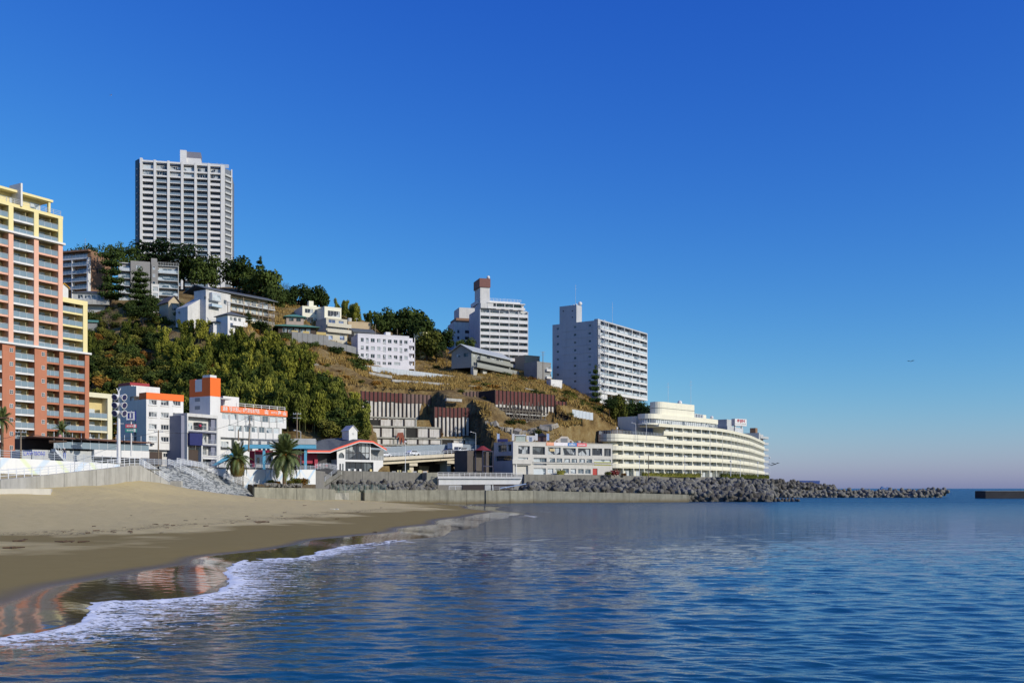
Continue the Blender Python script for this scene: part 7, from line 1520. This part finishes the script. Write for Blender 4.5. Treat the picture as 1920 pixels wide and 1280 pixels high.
src_ = MB(); src_.tube((-.3,0,.03),(.25,.08,.05),.05,.03,5); src_.tube((-.1,-.2,.03),(.15,.2,.06),.035,.02,4); sm_ = src_.mesh('weed_scrap', DRF)
for i in range(70):
    px_ = rt.uniform(-20,720); row_ = np.interp(px_,[0,150,330,480,720],[1009,1001,986,972,951])+rt.gauss(0,5) if i < 48 else rt.uniform(935,1000); d_ = 100.0
    for _ in range(25): z_ = float(beach_f([(X(px_,d_),d_)])[0]); d_ = min(max((EYE-z_)*F/(row_-HY),30),230)
    o = link('weed_scrap', sm_, None, (X(px_,d_),d_,z_+.01), rt.uniform(0,3)); o.scale = (rt.uniform(.3,1.0),)*3; tag(o, 'small dark scrap of seaweed on the upper sand', 'seaweed', 'scraps of seaweed on the beach')
# ================================================================ vegetation
def leaf_mat(name, c0, c1, hue=.25, dark=.45):
    m = bpy.data.materials.new(name); m.use_nodes = True; t = m.node_tree; N = t.nodes; L = t.links; b = N['Principled BSDF']; b.inputs['Roughness'].default_value = .9; b.inputs['Specular IOR Level'].default_value = .04
    g = N.new('ShaderNodeNewGeometry'); n = N.new('ShaderNodeTexNoise'); n.inputs['Scale'].default_value = .55; n.inputs['Detail'].default_value = 4; n.inputs['Roughness'].default_value = .7; L.new(g.outputs['Position'], n.inputs['Vector'])
    oi = N.new('ShaderNodeObjectInfo'); a = N.new('ShaderNodeMath'); a.operation = 'MULTIPLY_ADD'; a.inputs[1].default_value = hue*2; L.new(oi.outputs['Random'], a.inputs[0]); L.new(n.outputs['Fac'], a.inputs[2])
    s = N.new('ShaderNodeMath'); s.operation = 'SUBTRACT'; s.inputs[1].default_value = hue; L.new(a.outputs[0], s.inputs[0])
    cr = N.new('ShaderNodeValToRGB'); e = cr.color_ramp.elements; e[0].position = .25; e[0].color = (*c0,1); e[1].position = .75; e[1].color = (*c1,1); L.new(s.outputs[0], cr.inputs[0]); L.new(cr.outputs[0], b.inputs['Base Color'])
    return m
LG = leaf_mat('evergreen_leaves', (.025,.042,.012), (.085,.115,.028)); LO = leaf_mat('olive_leaves', (.055,.068,.015), (.19,.18,.038)); LB = leaf_mat('bamboo_leaves', (.10,.115,.018), (.30,.29,.045), .3); LP = leaf_mat('pine_needles', (.018,.034,.012), (.06,.09,.022)); LA = leaf_mat('autumn_leaves', (.14,.065,.018), (.33,.17,.035), .3); LR = leaf_mat('red_leaves', (.12,.015,.02), (.22,.04,.04)); TW = leaf_mat('bare_twigs', (.075,.055,.042), (.16,.12,.09)); BK = mat('bark', (.085,.065,.05), .95, .3, 2); LGR = leaf_mat('dry_grass_blades', (.25,.155,.045), (.66,.49,.18), .3)
def leaves(b, c, r, n, rng_, size=.5, flat=1.0, up=.3, long=1.0):
    c = np.array(c)
    for _ in range(n):
        v = rng_.normal(size=3); v /= np.linalg.norm(v)+1e-9; rr = rng_.rand()**.35; p = c+v*np.array(r)*rr
        nrm = v*.7+rng_.normal(size=3)*.55+np.array([0,0,up]); nrm /= np.linalg.norm(nrm)+1e-9
        t_ = np.cross(nrm, rng_.normal(size=3)); t_ /= np.linalg.norm(t_)+1e-9; u_ = np.cross(nrm, t_); s_ = size*(.6+.8*rng_.rand())
        if long != 1.0: t_ = np.array([rng_.normal()*.35, rng_.normal()*.35, rng_.choice([-1,.9])]); t_ /= np.linalg.norm(t_); u_ = np.cross(nrm,t_); u_ /= np.linalg.norm(u_)+1e-9
        a = p-t_*s_*.5*long; c_ = p+t_*s_*.5*long; b.face([tuple(a),tuple(p+u_*s_*.38),tuple(c_),tuple(p-u_*s_*.38)])
def broad(seed, H=8.0, Wd=4.2, n=2300, m=LG):
    rng_ = np.random.RandomState(seed); b = MB(); k = 11
    for i in range(k):
        a = i*2.4; rr = Wd*(.55 if i else 0)*(.6+.6*rng_.rand()); z = H*(.40+.45*rng_.rand()) if i else H*.72; r_ = Wd*(.36+.22*rng_.rand()); leaves(b, (math.cos(a)*rr,math.sin(a)*rr,z), (r_,r_,r_*.78), n//k, rng_, .62)
    t = MB(); t.tube((0,0,-1.5),(0,0,H*.45),.32,.2,7)
    for i in range(5): a = i*1.3; t.tube((0,0,H*.3),(math.cos(a)*Wd*.5,math.sin(a)*Wd*.5,H*.62),.14,.06,5)
    return b.mesh('crown', m), t.mesh('trunk', BK)
def bamboo(seed, H=11.0, m=LB):
    rng_ = np.random.RandomState(seed); b = MB(); t = MB()
    for j in range(6):
        a = rng_.rand()*6.3; x0, y0 = rng_.normal(size=2)*1.1; hh = H*(.78+.22*rng_.rand()); dx, dy = math.cos(a)*1.7, math.sin(a)*1.7; pv = Vector((x0,y0,-1))
        for i in range(8):
            f = (i+1)/8; q_ = Vector((x0+dx*f**3,y0+dy*f**3,hh*f*(1-.04*f))); t.tube(pv,q_,.07,.05,5,cap=False); pv = q_
            if f > .25: leaves(b, tuple(q_), (1.15*(1.15-f*.45),1.15*(1.15-f*.45),hh*.09), 60, rng_, .38, long=2.2)
    return b.mesh('crown', m), t.mesh('trunk', mat('bamboo_stem', (.16,.17,.06), .6))
def pine(seed, H=18.0, Wd=5.0, m=LP, umbrella=False):
    rng_ = np.random.RandomState(seed); b = MB(); t = MB(); lean = rng_.normal()*.03*H; pts_ = [Vector((lean*f*f+math.sin(f*5+seed)*.4,0,H*f)) for f in np.linspace(-.06,.95,9)]
    for i in range(8): t.tube(pts_[i],pts_[i+1],.42*(1-i/9),.42*(1-(i+1)/9),7,cap=False)
    nl = 26 if not umbrella else 13
    for i in range(nl):
        f = (.22+.75*i/nl) if not umbrella else .62+.36*i/nl; a = i*2.4+rng_.rand(); L_ = Wd*(1.05-f*.62)*(.75+.4*rng_.rand()) if not umbrella else Wd*(.95-.5*abs(f-.75)*2)*(.7+.5*rng_.rand()); k = f*.95*8+.4; o = pts_[min(int(k),8)]; q_ = o+Vector((math.cos(a)*L_,math.sin(a)*L_,L_*.12)); t.tube(o,q_,.12,.05,5,cap=False)
        for g in (.35,.65,.95): p_ = o.lerp(q_,g); leaves(b, (p_.x+rng_.normal()*.4,p_.y+rng_.normal()*.4,p_.z+.3), (L_*.38+.6,L_*.38+.6,.85), 80, rng_, .62, up=.9)
    leaves(b, tuple(pts_[8]), (Wd*.28,Wd*.28,1.2), 130, rng_, .5)
    return b.mesh('crown', m), t.mesh('trunk', BK)
def bare(seed, H=7.0):
    rng_ = random.Random(seed); t = MB()
    def br(p, d, L_, r, k):
        q_ = p+d*L_; t.tube(p,q_,r,r*.6,4 if k else 6,cap=False)
        if k < 5:
            for _ in range(3 if k < 3 else 3): nd = (d+Vector((rng_.gauss(0,.55),rng_.gauss(0,.55),rng_.gauss(.12,.3)))).normalized(); br(q_,nd,L_*rng_.uniform(.55,.8),r*.55,k+1)
    br(Vector((0,0,-.5)),Vector((0,0,1)),H*.32,.14,0); return t.mesh('branches', TW), None
def bush(seed, Wd=2.0, H=1.8, n=520, m=LO):
    rng_ = np.random.RandomState(seed); b = MB()
    for i in range(5): a = i*1.3; leaves(b, (math.cos(a)*Wd*.45,math.sin(a)*Wd*.45,H*(.3+.3*rng_.rand())), (Wd*.55,Wd*.55,H*.5), n//5, rng_, .42)
    t = MB(); 
    for i in range(4): t.tube((0,0,-.5),(math.cos(i*1.6)*.5,math.sin(i*1.6)*.5,H*.5),.06,.03,4)
    return b.mesh('foliage', m), t.mesh('stem', BK)
KM = {'dark': [broad(i) for i in (1,2,3)], 'olive': [broad(i,7.5,3.8,2100,LO) for i in (4,5)], 'autumn': [broad(6,6.5,3.2,1500,LA)], 'bamboo': [bamboo(i) for i in (1,2,3)], 'bamboo_dark': [bamboo(i,10,leaf_mat('dark_bamboo_leaves', (.055,.075,.014), (.18,.19,.035), .3)) for i in (7,8)],
      'pine': [pine(i) for i in (1,2)], 'umbrella': [pine(4,12,7.5,LP,True)], 'bare': [bare(i) for i in (1,2,3)], 'bush': [bush(i) for i in (1,2)], 'bush_autumn': [bush(3,2,1.7,460,LA)], 'bush_dark': [bush(4,2.2,2.2,560,LG)], 'bush_red': [bush(5,2,2,420,LR)]}
KH = {'dark':8,'olive':7.5,'autumn':6.5,'bamboo':11,'bamboo_dark':10,'pine':18,'umbrella':12,'bare':7,'bush':2,'bush_autumn':2,'bush_dark':2.4,'bush_red':2.2}
KN = {'dark':'evergreen_tree','olive':'broadleaf_tree','autumn':'autumn_tree','bamboo':'bamboo_clump','bamboo_dark':'bamboo_clump','pine':'pine_tree','umbrella':'pine_tree','bare':'bare_tree','bush':'shrub','bush_autumn':'shrub','bush_dark':'shrub','bush_red':'shrub'}
KC = {'bamboo':'bamboo','bamboo_dark':'bamboo','bush':'shrub','bush_autumn':'shrub','bush_dark':'shrub','bush_red':'shrub'}
rv = random.Random(5)
def plant(kind, x, y, z, h, label, group=None, wide=1.0):
    c_, t_ = rv.choice(KM[kind]); s_ = h/KH[kind]; o = thing(KN[kind], label, KC.get(kind,'tree'), (x,y,z), rv.uniform(0,6.28), group); o.scale = (s_*wide,s_*wide,s_); link(c_.name, c_, o)
    if t_ is not None: link(t_.name, t_, o)
    return o
def plant_px(kind, px, base, d, h, label, group=None, wide=1.0, ground=True):
    x = X(px,d); z = hz(x,d); zz_ = Z(base,d); return plant(kind, x, d, zz_-.3 if not ground else min(z,zz_+1)-.3, h if not ground else h+max(0,zz_-z), label, group, wide)
f_ = lambda d: d/F
ONE = [ # kind, column, base row, distance, top row, half-width in rows, label
 ('pine',208,580,374,458,.72,'tallest dark pine standing before the brown apartment house'),('pine',262,588,370,500,.9,'dense pine in front of the grey terraced apartment'),('umbrella',226,530,400,457,.55,'open wind-bent pine showing sky through its branches beside the high-rise foot'),
 ('umbrella',300,520,425,451,1.0,'broad flat-topped pine crossing the left foot of the high-rise'),('umbrella',170,500,440,464,.7,'small pine tuft just above the brown apartment roof'),
 ('dark',345,552,430,482,.8,'dark round tree below the high-rise, left one'),('dark',384,558,425,484,.75,'lighter round tree below the high-rise, right one'),('bare',330,575,400,520,1.2,'brownish bare tree right of the grey terraced apartment'),('bare',362,570,400,528,1.2,'bare reddish tree in front of the high-rise foot'),
 ('dark',447,560,432,488,.95,'big round dark tree right of the high-rise, leftmost'),('dark',472,575,430,506,.8,'big round dark tree behind the inn roof'),('dark',502,585,424,508,.85,'big round tree at the right end of the inn'),('pine',487,560,436,483,.5,'slim dark conifer rising above the round trees'),('dark',515,596,418,540,.75,'dark tree hanging over the right end of the inn'),
 ('bare',530,580,440,520,1.0,'thin bare tree against the sky right of the round trees'),('dark',546,596,430,540,.75,'dark round tree behind the cream chimney house, left'),('dark',580,592,436,538,.95,'dark round tree behind the cream chimney house'),('dark',603,594,436,548,.75,'dark round tree behind the cream annex'),('bare',575,575,440,527,1.0,'leafless treetop above the dark trees by the chimney'),
 ('bamboo_dark',640,604,428,566,1.0,'light bamboo clump on the skyline right of the cream annex'),('bamboo_dark',655,606,428,568,1.1,'second light bamboo clump on the skyline'),('bamboo',672,608,428,570,1.1,'third light bamboo clump on the skyline'),('bamboo_dark',690,612,428,580,1.0,'fourth light bamboo clump on the skyline'),
 ('dark',714,640,415,586,.85,'dark tree behind the roof of the white lodge, left'),('dark',738,640,418,578,.8,'tall dark tree behind the white lodge roof'),('dark',770,642,420,578,1.0,'wide dark tree on the skyline right of the lodge'),('dark',790,650,410,594,.75,'dark tree right of the widest skyline tree'),('olive',800,668,402,618,1.0,'tree half covering the lemon house'),('dark',832,655,425,614,.9,'low dark tree left of the tower hotel wing'),('dark',818,672,402,640,1.0,'rounded dark tree right of the lemon house'),('bare',838,690,398,645,1.2,'grey bare tree left of the pier chalet'),('dark',872,665,412,634,.8,'dark shrub tree before the tower hotel side'),
 ('pine',1117,752,388,682,.42,'tall leaning black pine before the slab block corner'),('umbrella',1143,768,380,745,.6,'low pine at the slab block base, leftmost of four'),('olive',1158,770,384,738,.7,'low tree at the slab block base, second of four'),('umbrella',1186,775,392,750,.7,'low pine at the slab block base, third of four'),('dark',1214,778,400,762,1.1,'round dark shrub tree between slab block and curved hotel'),('umbrella',1198,778,392,757,.8,'low pine at the slab block base, rightmost'),
 ('pine',345,650,345,572,.9,'dark conifer below the beige cottage'),('dark',286,592,364,552,.8,'dark tree right of the two tall pines'),('dark',245,600,366,566,.9,'dark bushy tree under the two tall pines'),('umbrella',268,625,352,578,1.1,'spreading dark pine crossing the slope below the pines'),('bare',205,640,352,576,1.3,'large bare grey tree on the slope right of the yellow tower'),('bush_red',178,628,350,612,1.5,'dark red maple shrub beside the yellow tower'),
 ('bare',385,612,352,580,1.3,'bare brownish shrub left of the hipped house'),('bare',400,618,350,590,1.2,'second bare brownish shrub left of the hipped house'),('pine',466,612,340,582,.9,'dark shaped pine between the hipped house and inn'),('dark',440,628,338,604,1.4,'dark hedge tree in front of the hipped house'),('dark',488,626,344,600,1.1,'dark tree under the inn veranda'),('bush_dark',576,655,350,642,1.4,'green shrub on the terrace below the beige house')]
for kd,px_,ba,d_,tp,wd,lb in ONE: plant_px(kd,px_,ba,d_,(ba-tp)*f_(d_),lb,None,wd)
# wooded slope
def inpoly(px, py, poly):
    c = False; n = len(poly)
    for i in range(n):
        (x0,y0),(x1,y1) = poly[i], poly[(i+1)%n]
        if (y0 > py) != (y1 > py) and px < (x1-x0)*(py-y0)/(y1-y0)+x0: c = not c
    return c
FP = [(120,625),(250,632),(330,650),(400,642),(455,628),(500,648),(530,690),(600,730),(658,775),(684,812),(690,868),(120,868)]
cand = []
gx = np.arange(-165,-38,4.2); gy = np.arange(268,372,4.0); xy = [(x+rv.uniform(-1.8,1.8), y+rv.uniform(-1.8,1.8)) for x in gx for y in gy]; zz = cut([q[0] for q in xy],[q[1] for q in xy],hill_f(xy))
BG = {'bamboo':('yellow-green bamboo clump on the wooded slope','sunlit bamboo on the wooded slope'),'bamboo_dark':('dark green bamboo clump on the wooded slope','dark bamboo on the wooded slope'),'dark':('dark evergreen tree in the wood on the slope','evergreens on the wooded slope'),'olive':('olive-leaved tree in the wood on the slope','olive trees on the wooded slope'),'autumn':('tree with orange-brown autumn leaves on the wooded slope','autumn trees on the wooded slope'),'bare':('bare grey-brown tree on the wooded slope','bare trees on the wooded slope')}
nt_ = 0
for (x,y),z in zip(xy,zz):
    px_ = 960+F*x/y; py_ = HY-(z-EYE)*F/y
    if not inpoly(px_,py_,FP): continue
    if y < 280 and px_ < 560 and z < 12: continue
    r_ = rv.random()
    if px_ < 330 and py_ > 690: kd = 'autumn' if r_ < .16 else 'bare' if r_ < .34 else 'olive' if r_ < .7 else 'dark'
    elif px_ < 300: kd = 'olive' if r_ < .4 else 'bamboo_dark' if r_ < .6 else 'autumn' if r_ < .72 else 'dark' if r_ < .9 else 'bare'
    elif py_ < 735: kd = 'bamboo' if r_ < .55 else 'bamboo_dark' if r_ < .85 else 'dark' if r_ < .93 else 'autumn'
    else: kd = 'bamboo_dark' if r_ < .5 else 'bamboo' if r_ < .68 else 'dark' if r_ < .9 else 'olive'
    h_ = KH[kd]*rv.uniform(.75,1.15)*(1.0 if px_ > 330 else .85); 
    if px_ > 600 and py_ < 800: h_ *= .85
    if 380 < px_ < 530 and py_ < 668: h_ *= .42
    elif px_ < 540 and py_ < 685: h_ *= .8
    plant(kd, x, y, z-.4, h_, *BG[kd], wide=1.15); nt_ += 1
print('forest trees', nt_)
# scrub on the open slopes
SP = [((560,950),(330,420),0)]
BB = {'bush':('green shrub in the dry grass of the hillside','green shrubs on the dry hillside'),'bush_autumn':('rusty orange shrub in the dry grass of the hillside','rusty shrubs on the dry hillside'),'bush_dark':('dark green shrub in the dry grass of the hillside','dark shrubs on the dry hillside'),'bare':('small leafless brown shrub on the dry hillside','leafless shrubs on the dry hillside')}
ns = 0
for _ in range(5200):
    x, y = rv.uniform(-110,62), rv.uniform(290,425); 
    if ns >= 290: break
    z = hz(x,y); px_ = 960+F*x/y; py_ = HY-(z-EYE)*F/y
    if inpoly(px_,py_,FP) or px_ < 440 or px_ > 1235: continue
    if z < 11 : continue
    r_ = rv.random(); kd = 'bush_autumn' if r_ < .42 else 'bush' if r_ < .62 else 'bare' if r_ < .85 else 'bush_dark'
    if px_ > 1060: kd = 'bush' if r_ < .45 else 'bush_dark' if r_ < .6 else 'bare' if r_ < .7 else 'bush_autumn'
    dens = .13 if px_ < 880 else .45 if px_ < 1050 else 1
    if rv.random() > dens: continue
    plant(kd, x, y, z-.2, rv.uniform(.8,2.2) if kd != 'bare' else rv.uniform(1.5,3), *BB[kd], wide=rv.uniform(.9,1.3)); ns += 1
for _ in range(90):      # along the house row and under the pines
    px_, d_ = rv.uniform(165,700), rv.uniform(348,378); x = X(px_,d_); z = hz(x,d_); plant(rv.choice(['bush_dark','bush_dark','bush','olive' if px_<300 else 'bush_dark']), x, d_, z-.3, rv.uniform(1.5,3.2), 'dark shrub between the hillside houses', 'shrubs between the hillside houses', 1.2)
# dry grass
def grass():
    rng_ = np.random.RandomState(9); n = 60000; x = rng_.uniform(-115,75,n); y = rng_.uniform(285,440,n); z = cut(x, y, hill_f(np.stack([x,y],1))); px_ = 960+F*x/y; py_ = HY-(z-EYE)*F/y
    wl = (px_ > 672) & (px_ < 892) & (y < 322+(px_-676)*.10+.6); wl |= (px_ > 920) & (px_ < 1045) & (y < 330+(px_-926)*.14+.4) & (py_ < 797)
    k = ~wl & (z > 9.5) & (px_ > 455) & (px_ < 1245) & (vnoise(x,y,6,31)*.7+vnoise(x,y,2.2,32)*.4 > .42) & ((py_ < 760+ (px_-600)*.1) | (px_ > 680)); x, y, z = x[k], y[k], z[k]; n = len(x); print('grass', n)
    nb = 5; V = np.zeros((n*nb*3,3)); hgt = .5+1.25*vnoise(x,y,3.5,33)*rng_.rand(n)**.4
    for j in range(nb):
        a = rng_.uniform(0,6.28,n); w_ = .10+.12*rng_.rand(n); ox, oy = rng_.normal(size=n)*.35, rng_.normal(size=n)*.35; i0 = np.arange(n)*nb*3+j*3; lx, ly = rng_.normal(size=n)*.45, rng_.normal(size=n)*.45
        V[i0] = np.stack([x+ox-np.cos(a)*w_,y+oy-np.sin(a)*w_,z-.15],1); V[i0+1] = np.stack([x+ox+np.cos(a)*w_,y+oy+np.sin(a)*w_,z-.15],1); V[i0+2] = np.stack([x+ox+lx,y+oy+ly,z+hgt*(.7+.5*rng_.rand(n))],1)
    me = bpy.data.meshes.new('dry_grass'); m_ = n*nb; me.vertices.add(m_*3); me.vertices.foreach_set('co', V.ravel()); me.loops.add(m_*3); me.loops.foreach_set('vertex_index', np.arange(m_*3,dtype=np.int32)); me.polygons.add(m_); me.polygons.foreach_set('loop_start', np.arange(0,m_*3,3,dtype=np.int32)); me.polygons.foreach_set('loop_total', np.full(m_,3,np.int32)); me.materials.append(LGR); me.update(); return me
q = link('dry_grass', grass()); q['kind'] = 'stuff'
# hedges before the curved hotel
def hedge(pa, da, pb, db, z, h, label):
    fr = Fr(pa,da,pb,db,z); rng_ = np.random.RandomState(int(pa)); b = MB(); n = int(fr.W/1.2)
    for i in range(n+1): leaves(b, (fr.W*i/n,0,h*.5), (.9,.6,h*.55), 60, rng_, .35)
    b.box(0,fr.W,-.3,.3,-.2,h*.7); o = b.build('hedge', LO, None, fr.loc, fr.rz); tag(o, label, 'hedge')
hedge(1205,322,1312,345,8.0,1.3,'clipped green hedge before the left half of the curved hotel'); hedge(1352,358,1441,398,8.0,1.5,'clipped green hedge before the right half of the curved hotel'); hedge(1046,296,1056,298,8.0,1.6,'small round bush before the seafront building')
for px_,d_,k_,h_ in ((508,207,'bush',1.0),(520,208,'bush_autumn',.9),(545,211,'bush',1.0),(556,212,'bush',1.6),(563,213,'bush_autumn',1.7),(570,214,'bush',1.3),(1152,306,'bush_red',2.0),(1140,304,'bush',1.2),(1170,312,'bush_autumn',1.0)):
    plant(k_, X(px_,d_), d_, (4.85 if px_ < 900 else 8.0), h_, 'small shrub beside the larger palm' if px_ < 900 else 'small shrub between seafront building and curved hotel', 'shrubs by the palm' if px_ < 900 else 'shrubs by the seafront building')
